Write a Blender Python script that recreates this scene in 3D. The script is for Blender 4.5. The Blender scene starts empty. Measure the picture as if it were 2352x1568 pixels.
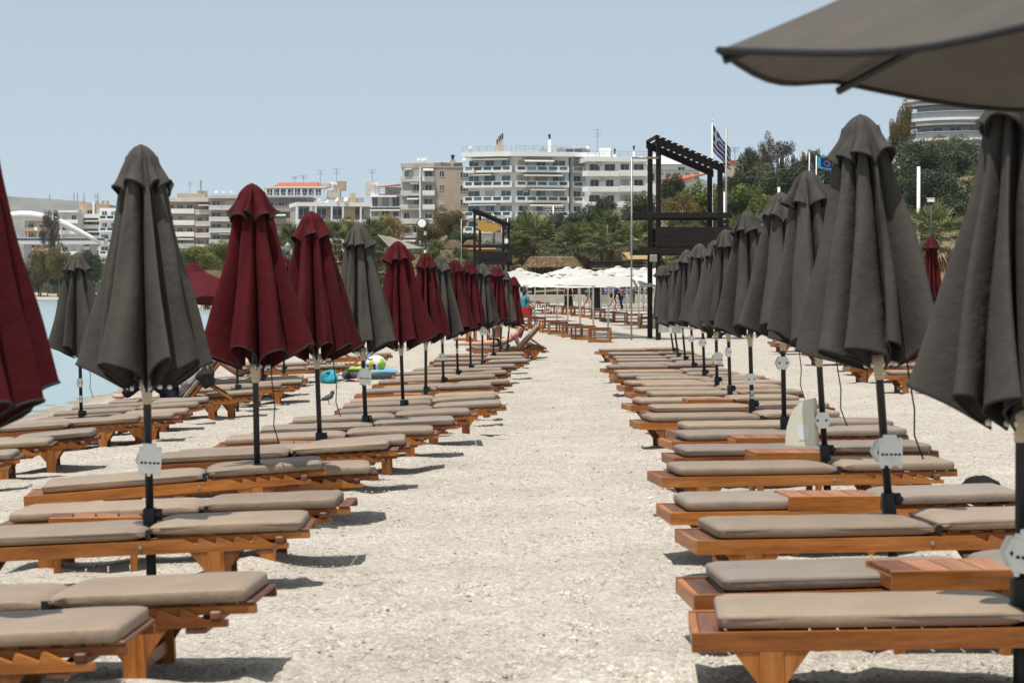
import bpy, math, random
import numpy as np
from mathutils import Vector, Matrix

R = math.radians
SC = bpy.context.scene
COL = SC.collection

# ------------------------------------------------------------------ camera
F = 85.0 / 36.0 * 2352.0           # focal length in picture units (2352 wide)
CZ = 1.5                           # eye height
PITCH = math.atan(121.0 / F)
cam_d = bpy.data.cameras.new('camera')
cam_d.lens = 85.0
cam_d.sensor_width = 36.0
cam_d.clip_start = 0.1
cam_d.clip_end = 20000.0
cam_d.dof.use_dof = True
cam_d.dof.focus_distance = 42.0
cam_d.dof.aperture_fstop = 9.0
cam = bpy.data.objects.new('camera', cam_d)
cam.location = (0, 0, CZ)
cam.rotation_euler = (math.pi / 2 - PITCH, 0, 0)
COL.objects.link(cam)
SC.camera = cam

# ------------------------------------------------------------------ sky, sun, exposure
SUN_EL, SHX, SHY = R(73.0), 0.60, 0.80        # shadows fall to the right and away
world = bpy.data.worlds.new('World')
SC.world = world
world.use_nodes = True
wn = world.node_tree
bg = wn.nodes['Background']
sky = wn.nodes.new('ShaderNodeTexSky')
sky.sky_type = 'NISHITA'
sky.sun_disc = False
sky.sun_elevation = SUN_EL
sky.sun_rotation = math.atan2(-SHX, -SHY)
sky.air_density = 0.5
sky.dust_density = 0.3
sky.ozone_density = 1.0
sky.altitude = 0.0
pale = wn.nodes.new('ShaderNodeMix')            # an even, milky sky
pale.data_type = 'RGBA'
pale.inputs[0].default_value = 0.68
pale.inputs[7].default_value = (5.45, 6.3, 6.75, 1)
wn.links.new(sky.outputs[0], pale.inputs[6])
wn.links.new(pale.outputs[2], bg.inputs[0])
bg.inputs[1].default_value = 0.104
sun_d = bpy.data.lights.new('sun', 'SUN')
sun_d.energy = 5.0
sun_d.angle = R(0.6)
sun_d.color = (1.0, 0.96, 0.905)
sun = bpy.data.objects.new('sun', sun_d)
to_sun = Vector((-SHX * math.cos(SUN_EL), -SHY * math.cos(SUN_EL), math.sin(SUN_EL)))
sun.rotation_euler = to_sun.to_track_quat('Z', 'Y').to_euler()
sun.location = (0, 0, 60)
COL.objects.link(sun)
SC.view_settings.view_transform = 'Standard'
SC.view_settings.look = 'None'
SC.view_settings.gamma = 1.0
SC.view_settings.exposure = 0.08
SC.view_settings.use_curve_mapping = False
SC.cycles.max_bounces = 6
SC.cycles.diffuse_bounces = 3
SC.cycles.glossy_bounces = 3
SC.cycles.transmission_bounces = 4
SC.cycles.transparent_max_bounces = 6
SC.cycles.use_denoising = True


# ------------------------------------------------------------------ small helpers
def P(x, y, d):
    """the point of the place at depth d (metres) seen at picture position x, y"""
    u, v = x - 1176.0, 784.0 - y
    cy, sy = math.cos(PITCH), math.sin(PITCH)
    Y = F * cy + v * sy
    Z = v * cy - F * sy
    s = d / Y
    return Vector((u * s, d, CZ + Z * s))


def smooth(a, b, x):
    t = np.clip((x - a) / (b - a), 0, 1)
    return t * t * (3 - 2 * t)


ORD = ['nearest', 'second', 'third', 'fourth', 'fifth', 'sixth', 'seventh', 'eighth', 'ninth', 'tenth', 'eleventh', 'twelfth',
       'thirteenth', 'fourteenth', 'fifteenth', 'sixteenth', 'seventeenth', 'eighteenth', 'nineteenth', 'twentieth', 'twenty-first',
       'twenty-second', 'twenty-third', 'twenty-fourth', 'twenty-fifth', 'twenty-sixth', 'twenty-seventh', 'twenty-eighth',
       'twenty-ninth', 'thirtieth']


class MB:
    """collects vertices and faces of one mesh"""

    def __init__(s):
        s.v, s.f = [], []

    def add(s, vs, fs):
        n = len(s.v)
        s.v += [tuple(p) for p in vs]
        s.f += [tuple(n + i for i in f) for f in fs]
        return s

    def hexa(s, c):
        return s.add(c, [(0, 3, 2, 1), (4, 5, 6, 7), (0, 1, 5, 4), (1, 2, 6, 5), (2, 3, 7, 6), (3, 0, 4, 7)])

    def box(s, x0, x1, y0, y1, z0, z1):
        return s.hexa([(x0, y0, z0), (x1, y0, z0), (x1, y1, z0), (x0, y1, z0), (x0, y0, z1), (x1, y0, z1), (x1, y1, z1), (x0, y1, z1)])

    def cbox(s, x0, x1, y0, y1, z0, z1, b=0.004):
        """box with chamfered edges"""
        xs, ys, zs = (x0, x1), (y0, y1), (z0, z1)
        vs, idx = [], {}
        for i in (0, 1):
            for j in (0, 1):
                for k in (0, 1):
                    sx, sy, sz = (1 if i == 0 else -1), (1 if j == 0 else -1), (1 if k == 0 else -1)
                    for a, o in enumerate(((0, b, b), (b, 0, b), (b, b, 0))):
                        idx[i, j, k, a] = len(vs)
                        vs.append((xs[i] + sx * o[0], ys[j] + sy * o[1], zs[k] + sz * o[2]))
        fs = []
        q = lambda a, l: [idx[i, j, k, a] for (i, j, k) in l]
        for i in (0, 1):
            l = [(i, 0, 0), (i, 1, 0), (i, 1, 1), (i, 0, 1)]
            fs.append(q(0, l if i else l[::-1]))
            l = [(0, i, 0), (0, i, 1), (1, i, 1), (1, i, 0)]
            fs.append(q(1, l if i else l[::-1]))
            l = [(0, 0, i), (1, 0, i), (1, 1, i), (0, 1, i)]
            fs.append(q(2, l if i else l[::-1]))
        for i in (0, 1):
            for j in (0, 1):
                fs.append([idx[i, j, 0, 0], idx[i, j, 1, 0], idx[i, j, 1, 1], idx[i, j, 0, 1]])
                fs.append([idx[i, 0, j, 0], idx[i, 1, j, 0], idx[i, 1, j, 2], idx[i, 0, j, 2]])
                fs.append([idx[0, i, j, 1], idx[1, i, j, 1], idx[1, i, j, 2], idx[0, i, j, 2]])
                for k in (0, 1):
                    fs.append([idx[i, j, k, 0], idx[i, j, k, 1], idx[i, j, k, 2]])
        return s.add(vs, fs)

    def tube(s, pts, rads, n=8, caps=True):
        pts = [Vector(p) for p in pts]
        if not hasattr(rads, '__len__'):
            rads = [rads] * len(pts)
        up = Vector((0, 0, 1))
        vs, fs = [], []
        prev = None
        for i, p in enumerate(pts):
            t = (pts[min(i + 1, len(pts) - 1)] - pts[max(i - 1, 0)])
            if t.length < 1e-9:
                t = Vector((0, 0, 1))
            t.normalize()
            if prev is None:
                a = t.cross(up)
                if a.length < 1e-3:
                    a = t.cross(Vector((1, 0, 0)))
            else:
                a = prev - t * prev.dot(t)
            a.normalize()
            prev = a
            b = t.cross(a)
            for k in range(n):
                an = 2 * math.pi * k / n
                vs.append(p + (a * math.cos(an) + b * math.sin(an)) * rads[i])
        for i in range(len(pts) - 1):
            for k in range(n):
                k2 = (k + 1) % n
                fs.append((i * n + k, i * n + k2, (i + 1) * n + k2, (i + 1) * n + k))
        if caps:
            fs.append(tuple(range(n))[::-1])
            fs.append(tuple((len(pts) - 1) * n + k for k in range(n)))
        return s.add(vs, fs)

    def lathe(s, prof, n=16, c=(0, 0, 0)):
        vs, fs = [], []
        for (r, z) in prof:
            for k in range(n):
                a = 2 * math.pi * k / n
                vs.append((c[0] + r * math.cos(a), c[1] + r * math.sin(a), c[2] + z))
        for i in range(len(prof) - 1):
            for k in range(n):
                k2 = (k + 1) % n
                fs.append((i * n + k, i * n + k2, (i + 1) * n + k2, (i + 1) * n + k))
        fs.append(tuple(range(n))[::-1])
        fs.append(tuple((len(prof) - 1) * n + k for k in range(n)))
        return s.add(vs, fs)

    def prism(s, poly, y0, y1):
        """polygon in x,z extruded along y"""
        n = len(poly)
        vs = [(x, y0, z) for x, z in poly] + [(x, y1, z) for x, z in poly]
        fs = [tuple(range(n)), tuple(range(2 * n - 1, n - 1, -1))]
        for i in range(n):
            j = (i + 1) % n
            fs.append((j, i, n + i, n + j))
        return s.add(vs, fs)

    def grid(s, fn, nu, nv, wrap=False):
        """fn(i, j) -> point; wrap joins the last column to the first"""
        vs = [fn(i, j) for j in range(nv) for i in range(nu)]
        fs = []
        for j in range(nv - 1):
            for i in range(nu if wrap else nu - 1):
                i2 = (i + 1) % nu
                fs.append((j * nu + i, j * nu + i2, (j + 1) * nu + i2, (j + 1) * nu + i))
        return s.add(vs, fs)

    def xf(s, m):
        s.v = [tuple(m @ Vector(p)) for p in s.v]
        return s

    def mesh(s, name, mat, smooth_=False):
        me = bpy.data.meshes.new(name)
        me.from_pydata(s.v, [], s.f)
        if mat:
            me.materials.append(mat)
        if smooth_:
            me.polygons.foreach_set('use_smooth', [True] * len(me.polygons))
        me.update()
        return me


def link(name, me, parent=None, loc=None, rot=None):
    o = bpy.data.objects.new(name, me)
    COL.objects.link(o)
    if parent is not None:
        o.parent = parent
    if loc is not None:
        o.location = loc
    if rot is not None:
        o.rotation_euler = rot
    return o


def empty(name, loc=(0, 0, 0), rot=(0, 0, 0)):
    o = link(name, None, None, loc, rot)
    o.empty_display_size = 0.2
    return o


def tag(o, label, cat, group=None):
    o['label'] = label
    o['category'] = cat
    if group:
        o['group'] = group
    return o


def kind(o, k, label=None):
    o['kind'] = k
    if label:
        o['label'] = label
    return o


def quads_mesh(name, verts, tint=None, mat=None, per=4, smooth_=False):
    """separate polygons of `per` corners each from an (N*per, 3) array"""
    verts = np.asarray(verts, dtype=np.float32)
    n = len(verts)
    me = bpy.data.meshes.new(name)
    me.vertices.add(n)
    me.vertices.foreach_set('co', verts.ravel())
    me.loops.add(n)
    me.loops.foreach_set('vertex_index', np.arange(n, dtype=np.int32))
    m = n // per
    me.polygons.add(m)
    me.polygons.foreach_set('loop_start', np.arange(0, n, per, dtype=np.int32))
    me.polygons.foreach_set('loop_total', np.full(m, per, dtype=np.int32))
    if tint is not None:
        at = me.color_attributes.new('tint', 'FLOAT_COLOR', 'POINT')
        at.data.foreach_set('color', np.asarray(tint, dtype=np.float32).ravel())
    if mat:
        me.materials.append(mat)
    me.update(calc_edges=True)
    return me


def index_mesh(name, verts, faces, tint=None, mat=None, smooth_=True):
    verts = np.asarray(verts, dtype=np.float32)
    faces = np.asarray(faces, dtype=np.int32)
    me = bpy.data.meshes.new(name)
    me.vertices.add(len(verts))
    me.vertices.foreach_set('co', verts.ravel())
    m, per = faces.shape
    me.loops.add(m * per)
    me.loops.foreach_set('vertex_index', faces.ravel())
    me.polygons.add(m)
    me.polygons.foreach_set('loop_start', np.arange(0, m * per, per, dtype=np.int32))
    me.polygons.foreach_set('loop_total', np.full(m, per, dtype=np.int32))
    if smooth_:
        me.polygons.foreach_set('use_smooth', np.ones(m, dtype=bool))
    if tint is not None:
        at = me.color_attributes.new('tint', 'FLOAT_COLOR', 'POINT')
        at.data.foreach_set('color', np.asarray(tint, dtype=np.float32).ravel())
    if mat:
        me.materials.append(mat)
    me.update(calc_edges=True)
    return me


WORK = bpy.data.scenes.new('workbench')        # a side scene in which modifiers and text become plain meshes


def to_mesh(ob, name):
    WORK.collection.objects.link(ob)
    WORK.view_layers[0].update()
    with bpy.context.temp_override(scene=WORK, view_layer=WORK.view_layers[0]):
        dg = bpy.context.evaluated_depsgraph_get()
    me = bpy.data.meshes.new_from_object(ob.evaluated_get(dg))
    me.name = name
    WORK.collection.objects.unlink(ob)
    bpy.data.objects.remove(ob)
    return me


# ------------------------------------------------------------------ materials
class NT:
    def __init__(s, name):
        s.m = bpy.data.materials.new(name)
        s.m.use_nodes = True
        s.t = s.m.node_tree
        s.b = s.t.nodes['Principled BSDF']

    def n(s, kind_, **kw):
        nd = s.t.nodes.new(kind_)
        for k, v in kw.items():
            setattr(nd, k, v)
        return nd

    def l(s, a, b):
        s.t.links.new(a, b)

    def coords(s, scale=(1, 1, 1), src='Object'):
        tc = s.n('ShaderNodeTexCoord')
        mp = s.n('ShaderNodeMapping')
        mp.inputs['Scale'].default_value = scale
        s.l(tc.outputs[src], mp.inputs['Vector'])
        return mp.outputs[0]

    def noise(s, vec, scale, detail=3.0, rough=0.55):
        nd = s.n('ShaderNodeTexNoise')
        nd.inputs['Scale'].default_value = scale
        nd.inputs['Detail'].default_value = detail
        nd.inputs['Roughness'].default_value = rough
        s.l(vec, nd.inputs['Vector'])
        return nd.outputs['Fac']

    def ramp(s, fac, stops):
        nd = s.n('ShaderNodeValToRGB')
        e = nd.color_ramp.elements
        while len(e) < len(stops):
            e.new(0.5)
        for i, (p, c) in enumerate(stops):
            e[i].position = p
            e[i].color = (c[0], c[1], c[2], 1) if hasattr(c, '__len__') else (c, c, c, 1)
        s.l(fac, nd.inputs[0])
        return nd.outputs[0]

    def mix(s, fac, a, b, mode='MIX'):
        nd = s.n('ShaderNodeMix', data_type='RGBA', blend_type=mode)
        for i, v in ((0, fac), (6, a), (7, b)):
            if hasattr(v, 'is_output') or hasattr(v, 'links'):
                s.l(v, nd.inputs[i])
            elif hasattr(v, '__len__'):
                nd.inputs[i].default_value = (v[0], v[1], v[2], 1)
            else:
                nd.inputs[i].default_value = v
        return nd.outputs[2]

    def bump(s, h, strength=0.3, dist=0.01):
        nd = s.n('ShaderNodeBump')
        nd.inputs['Strength'].default_value = strength
        nd.inputs['Distance'].default_value = dist
        s.l(h, nd.inputs['Height'])
        s.l(nd.outputs[0], s.b.inputs['Normal'])

    def rand(s):
        return s.n('ShaderNodeObjectInfo').outputs['Random']

    def set(s, col=None, rough=None, metal=None, spec=None, coat=None):
        if col is not None:
            if hasattr(col, '__len__'):
                s.b.inputs['Base Color'].default_value = (col[0], col[1], col[2], 1)
            else:
                s.l(col, s.b.inputs['Base Color'])
        if rough is not None:
            s.b.inputs['Roughness'].default_value = rough
        if metal is not None:
            s.b.inputs['Metallic'].default_value = metal
        if spec is not None:
            s.b.inputs['Specular IOR Level'].default_value = spec
        if coat is not None:
            s.b.inputs['Coat Weight'].default_value = coat
            s.b.inputs['Coat Roughness'].default_value = 0.25
        return s


def plain(name, col, rough=0.6, metal=0.0, var=0.12, scale=6.0, spec=0.4, bump=0.0):
    """a surface colour with a little uneven wear"""
    k = NT(name)
    v = k.coords()
    n = k.noise(v, scale, 4.0, 0.6)
    lo = [c * (1 - var) for c in col]
    hi = [min(1, c * (1 + var)) for c in col]
    c = k.ramp(n, [(0.3, lo), (0.7, hi)])
    rr = k.ramp(k.rand(), [(0, 1 - var * 0.6), (1, 1 + var * 0.3)])
    k.set(k.mix(1.0, c, rr, 'MULTIPLY'), rough, metal, spec)
    if bump:
        k.bump(n, bump, 0.01)
    return k.m


def wood(name, axis, cols, coat=0.12, rough=0.48):
    k = NT(name)
    sc = [9.0, 9.0, 9.0]
    sc[axis] = 0.9
    v = k.coords(sc)
    # every board gets its own cut of the grain
    add = k.n('ShaderNodeVectorMath', operation='ADD')
    mul = k.n('ShaderNodeVectorMath', operation='SCALE')
    comb = k.n('ShaderNodeCombineXYZ')
    r = k.rand()
    for i in range(3):
        k.l(r, comb.inputs[i])
    k.l(comb.outputs[0], mul.inputs[0])
    mul.inputs['Scale'].default_value = 37.0
    k.l(v, add.inputs[0])
    k.l(mul.outputs[0], add.inputs[1])
    v = add.outputs[0]
    g = k.noise(v, 2.2, 5.0, 0.6)
    c = k.ramp(g, [(0.28, cols[0]), (0.5, cols[1]), (0.72, cols[2])])
    fine = k.noise(v, 14.0, 3.0, 0.7)
    c = k.mix(0.6, c, k.ramp(fine, [(0.3, 0.5), (0.7, 1.0)]), 'MULTIPLY')
    # knots
    vo = k.n('ShaderNodeTexVoronoi')
    vo.inputs['Scale'].default_value = 0.55
    k.l(v, vo.inputs['Vector'])
    kn = k.ramp(vo.outputs['Distance'], [(0.045, 1.0), (0.10, 0.0)])
    c = k.mix(kn, c, [q * 0.18 for q in cols[0]])
    dull = k.noise(k.coords((2.2, 2.2, 2.2)), 2.0, 4.0, 0.65)
    c = k.mix(k.ramp(dull, [(0.52, 0.0), (0.78, 0.45)]), c, [0.5 * (q + sum(cols[1]) / 3) for q in cols[1]])
    tone = k.ramp(r, [(0, (0.46, 0.38, 0.36)), (0.35, (0.85, 0.80, 0.78)), (0.6, (1, 1, 1)), (1, (1.16, 1.12, 1.08))])
    c = k.mix(1.0, c, tone, 'MULTIPLY')
    k.set(c, rough, 0.0, 0.3, coat)
    k.bump(g, 0.12, 0.004)
    return k.m


PINE = ((0.18, 0.053, 0.009), (0.37, 0.128, 0.022), (0.50, 0.200, 0.045))
M = {}
M['wood_x'] = wood('varnished_pine_long', 0, PINE)
M['wood_y'] = wood('varnished_pine_cross', 1, PINE)
M['wood_z'] = wood('varnished_pine_upright', 2, PINE)
WORN = ((0.085, 0.034, 0.017), (0.17, 0.068, 0.030), (0.24, 0.105, 0.050))
M['worn_y'] = wood('worn_pine_cross', 1, WORN, 0.1, 0.6)
TOPW = ((0.24, 0.09, 0.042), (0.34, 0.145, 0.07), (0.42, 0.20, 0.105))
M['top_y'] = wood('table_pine_cross', 1, TOPW, 0.1, 0.6)
DARK = ((0.006, 0.0035, 0.003), (0.012, 0.0065, 0.005), (0.022, 0.012, 0.0085))
M['dark_x'] = wood('dark_stained_timber_long', 0, DARK, 0.0, 0.75)
M['dark_z'] = wood('dark_stained_timber_upright', 2, DARK, 0.0, 0.75)


def fabric(name, col, weave=260.0, rough=0.85, var=0.16, trans=0.0, fade=None):
    k = NT(name)
    v = k.coords()
    big = k.noise(v, 3.5, 4.0, 0.6)
    c = k.ramp(big, [(0.25, [q * (1 - var) for q in col]), (0.75, [q * (1 + var) for q in col])])
    rr = k.ramp(k.rand(), [(0, (0.80, 0.80, 0.81)), (0.5, (0.97, 0.97, 0.97)), (1, (1.10, 1.09, 1.07))])
    c = k.mix(1.0, c, rr, 'MULTIPLY')
    fine = k.noise(v, weave, 2.0, 0.6)
    c = k.mix(0.18, c, k.ramp(fine, [(0.3, 0.5), (0.7, 1.0)]), 'MULTIPLY')
    k.set(c, rough, 0.0, 0.2)
    k.bump(k.noise(v, 11.0, 4.0, 0.6), 0.30, 0.03)
    if trans:
        tr = k.n('ShaderNodeBsdfTranslucent')
        k.l(c, tr.inputs['Color'])
        ms = k.n('ShaderNodeMixShader')
        ms.inputs[0].default_value = trans
        k.l(k.b.outputs[0], ms.inputs[1])
        k.l(tr.outputs[0], ms.inputs[2])
        k.l(ms.outputs[0], k.t.nodes['Material Output'].inputs['Surface'])
    return k.m


M['taupe'] = fabric('taupe_canopy_cloth', (0.070, 0.0615, 0.0535), trans=0.06)
M['faded'] = fabric('sun_faded_taupe_cloth', (0.105, 0.092, 0.079), trans=0.10)
M['red'] = fabric('dark_red_canopy_cloth', (0.066, 0.0034, 0.0060), trans=0.06)
M['cushion'] = fabric('taupe_cushion_vinyl', (0.285, 0.214, 0.154), 400.0, 0.5, 0.12)
M['cushion_grey'] = fabric('grey_brown_cushion_vinyl', (0.258, 0.207, 0.166), 400.0, 0.5, 0.12)
M['seam'] = plain('cushion_seam', (0.10, 0.078, 0.062), 0.7)
M['trim'] = plain('black_hem_tape', (0.014, 0.013, 0.013), 0.8)
M['pole'] = plain('anthracite_pole_paint', (0.020, 0.023, 0.025), 0.45, 0.2, 0.2, 20)
M['cream'] = plain('cream_plastic', (0.52, 0.43, 0.30), 0.5)
M['white_plastic'] = plain('white_plastic', (0.80, 0.79, 0.75), 0.45, 0, 0.06)
M['ivory_plastic'] = plain('ivory_plastic', (0.68, 0.65, 0.53), 0.5, 0, 0.06)
M['hole'] = plain('dark_hole', (0.02, 0.02, 0.02), 0.9)
M['black'] = plain('black_cloth', (0.010, 0.010, 0.012), 0.9)
M['steel'] = plain('galvanised_steel', (0.30, 0.29, 0.28), 0.45, 0.7, 0.2)
M['white_cloth'] = fabric('white_canopy_cloth', (0.66, 0.645, 0.605), 60.0, 0.8, 0.03, 0.25)
M['white_pole'] = plain('white_pole_paint', (0.72, 0.69, 0.62), 0.5)
M['bolt'] = plain('zinc_bolt', (0.35, 0.34, 0.32), 0.35, 0.9)
# ------------------------------------------------------------------ terrain
LY = [0, 8, 12.3, 15.9, 20.1, 23.1, 27.6, 32.4, 40, 50, 60, 80, 110, 165]
LH = [1.46, 1.49, 1.52, 1.56, 1.61, 1.63, 1.70, 1.75, 1.77, 1.76, 1.74, 1.71, 1.70, 1.70]
RY = [0, 8, 11.9, 16.1, 19.8, 23.2, 28.1, 35.1, 39.2, 45, 49, 56, 62, 80, 110, 165]
RH = [1.38, 1.40, 1.41, 1.45, 1.46, 1.49, 1.54, 1.59, 1.62, 1.68, 1.72, 1.72, 1.71, 1.70, 1.70, 1.70]
SHY_ = [-200, 20, 42, 54, 92, 150, 224, 300, 380, 440, 700]
SHX_ = [-9.2, -9.0, -8.9, -8.7, -11.2, -17.5, -28, -42, -62, -82, -150]
SEA_Z = CZ - 2.1


def ground_np(X, Y):
    X = np.asarray(X, dtype=float)
    Y = np.asarray(Y, dtype=float)
    hl = np.interp(Y, LY, LH)
    hr = np.interp(Y, RY, RH)
    xs = np.interp(Y, SHY_, SHX_)
    s = np.maximum(X - xs, Y - 458)
    t = np.clip((X + 1.7) / 3.9, 0, 1)
    H = hl + (hr - hl) * t - 0.012 * np.clip(X - 2.2, 0, 12)
    span = np.maximum(-1.7 - xs, 1.0)
    fr = np.clip((-1.7 - X) / span, 0, 1)
    beach = H + (2.14 - H) * fr ** 1.5
    far = 2.14 - np.clip(s * 0.085, -3, 0.46)
    w = smooth(55, 110, Y)
    H = np.where(s < 0, 2.14 + np.minimum(-s * 0.10, 2.5), beach * (1 - w) + far * w)
    z = CZ - H + smooth(92, 160, Y) * 0.66 * smooth(4, 16, s) * smooth(-22, -4, X)
    rise = smooth(166, 196, Y) * 1.9 + smooth(185, 330, Y) * (4 + 13 * smooth(4, 70, X)) + smooth(320, 520, Y) * 3
    z = z + rise * smooth(8, 30, s) * (0.10 + 0.90 * smooth(-70, -12, X))
    return z


def g(x, y):
    return float(ground_np(x, y))


def value_noise(X, Y, sc, seed):
    rs = np.random.RandomState(seed)
    tab = rs.rand(256, 256)
    x, y = X / sc, Y / sc
    xi, yi = np.floor(x).astype(int), np.floor(y).astype(int)
    fx, fy = x - xi, y - yi
    fx, fy = fx * fx * (3 - 2 * fx), fy * fy * (3 - 2 * fy)
    a = tab[xi % 256, yi % 256]
    b = tab[(xi + 1) % 256, yi % 256]
    c = tab[xi % 256, (yi + 1) % 256]
    d = tab[(xi + 1) % 256, (yi + 1) % 256]
    return (a * (1 - fx) + b * fx) * (1 - fy) + (c * (1 - fx) + d * fx) * fy


def surf_np(X, Y):
    """ground with trodden hollows and small heaps"""
    z = ground_np(X, Y)
    n = (value_noise(X, Y, 0.50, 1) - 0.5) * 0.062 + (value_noise(X, Y, 0.24, 2) - 0.5) * 0.016 + (value_noise(X, Y, 0.11, 5) - 0.5) * 0.007
    n += (value_noise(X, Y, 2.1, 3) - 0.5) * 0.05
    return z + n * (1 - smooth(70, 160, Y))


def build_ground():
    xs = list(np.arange(-10, 10.01, 0.075))
    x, st = 10.0, 0.09
    pos = []
    while x < 900:
        st *= 1.11
        x += st
        pos.append(x)
    xs = [-p for p in pos[::-1]] + xs + pos
    ys, y = [], -30.0
    while y < 3:
        ys.append(y)
        y += 3.0
    y = 3.0
    while y < 1000:
        ys.append(y)
        y += max(0.05, min(y * 0.0085, 18.0)) if y < 60 else y * 0.02
    X, Y = np.meshgrid(np.array(xs), np.array(ys))
    Z = surf_np(X, Y)
    nu, nv = len(xs), len(ys)
    V = np.stack([X, Y, Z], -1).reshape(-1, 3)
    i = np.arange(nu - 1)[None, :] + np.arange(nv - 1)[:, None] * nu
    Fq = np.stack([i, i + 1, i + 1 + nu, i + nu], -1).reshape(-1, 4)
    k = NT('pebbly_sand')
    v = k.coords()
    vo = k.n('ShaderNodeTexVoronoi')
    vo.inputs['Scale'].default_value = 105.0
    k.l(v, vo.inputs['Vector'])
    sep = k.n('ShaderNodeSeparateColor')
    k.l(vo.outputs['Color'], sep.inputs[0])
    grain = k.ramp(sep.outputs[0], [(0.0, (0.21, 0.182, 0.148)), (0.10, (0.340, 0.302, 0.250)), (0.5, (0.396, 0.356, 0.300)), (0.86, (0.450, 0.412, 0.356)),
                                    (1.0, (0.62, 0.60, 0.56))])
    vo2 = k.n('ShaderNodeTexVoronoi')
    vo2.inputs['Scale'].default_value = 38.0
    k.l(v, vo2.inputs['Vector'])
    sep2 = k.n('ShaderNodeSeparateColor')
    k.l(vo2.outputs['Color'], sep2.inputs[0])
    peb = k.ramp(sep2.outputs[1], [(0.0, (0.72, 0.70, 0.68)), (0.12, (0.90, 0.89, 0.88)), (0.5, (1, 1, 1)), (1.0, (1.12, 1.12, 1.12))])
    c = k.mix(1.0, grain, peb, 'MULTIPLY')
    patch = k.noise(v, 0.9, 4.0, 0.6)
    c = k.mix(1.0, c, k.ramp(patch, [(0.3, (0.86, 0.845, 0.83)), (0.7, (1.07, 1.06, 1.05))]), 'MULTIPLY')
    # wet band at the water's edge (a matter of height above the sea)
    sxyz = k.n('ShaderNodeSeparateXYZ')
    k.l(v, sxyz.inputs[0])
    mr = k.n('ShaderNodeMapRange')
    mr.inputs['From Min'].default_value = SEA_Z - 0.02
    mr.inputs['From Max'].default_value = SEA_Z + 0.10
    k.l(sxyz.outputs[2], mr.inputs['Value'])
    wet = k.ramp(mr.outputs[0], [(0, (0.55, 0.50, 0.45)), (1, (1, 1, 1))])
    c = k.mix(1.0, c, wet, 'MULTIPLY')
    # earth and dry scrub inland
    mr2 = k.n('ShaderNodeMapRange')
    mr2.inputs['From Min'].default_value = SEA_Z + 1.2
    mr2.inputs['From Max'].default_value = SEA_Z + 2.2
    k.l(sxyz.outputs[2], mr2.inputs['Value'])
    earth = k.ramp(k.noise(v, 0.35, 5.0, 0.7), [(0.3, (0.09, 0.08, 0.045)), (0.5, (0.19, 0.145, 0.08)), (0.7, (0.075, 0.085, 0.032))])
    c = k.mix(mr2.outputs[0], c, earth)
    k.set(c, 0.95, 0, 0.15)
    h1 = k.ramp(vo.outputs['Distance'], [(0.0, 1.0), (0.7, 0.0)])
    h2 = k.noise(v, 24.0, 4.0, 0.65)
    hh = k.mix(0.5, h1, h2)
    k.bump(hh, 0.5, 0.007)
    me = index_mesh('beach', V, Fq, None, k.m, True)
    return kind(link('beach', me), 'structure', 'pale pebbly sand of the beach running up to the hillside')


build_ground()


def build_sea():
    k = NT('shallow_sea_water')
    v = k.coords((1, 0.45, 1))
    n1 = k.noise(v, 1.6, 4.0, 0.6)
    n2 = k.noise(v, 7.0, 3.0, 0.6)
    big = k.noise(k.coords((0.05, 0.02, 1)), 1.0, 3.0, 0.5)
    c = k.ramp(big, [(0.3, (0.25, 0.345, 0.355)), (0.7, (0.32, 0.405, 0.41))])
    k.set(c, 0.22, 0, 0.35)
    k.bump(k.mix(0.4, n1, n2), 0.35, 0.12)
    m = MB()
    m.grid(lambda i, j: (-900 + i * 92.5, -80 + j * 57.5, SEA_Z), 11, 12)
    kind(link('sea', m.mesh('sea', k.m)), 'structure', 'calm pale turquoise sea along the left of the beach')


build_sea()


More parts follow.
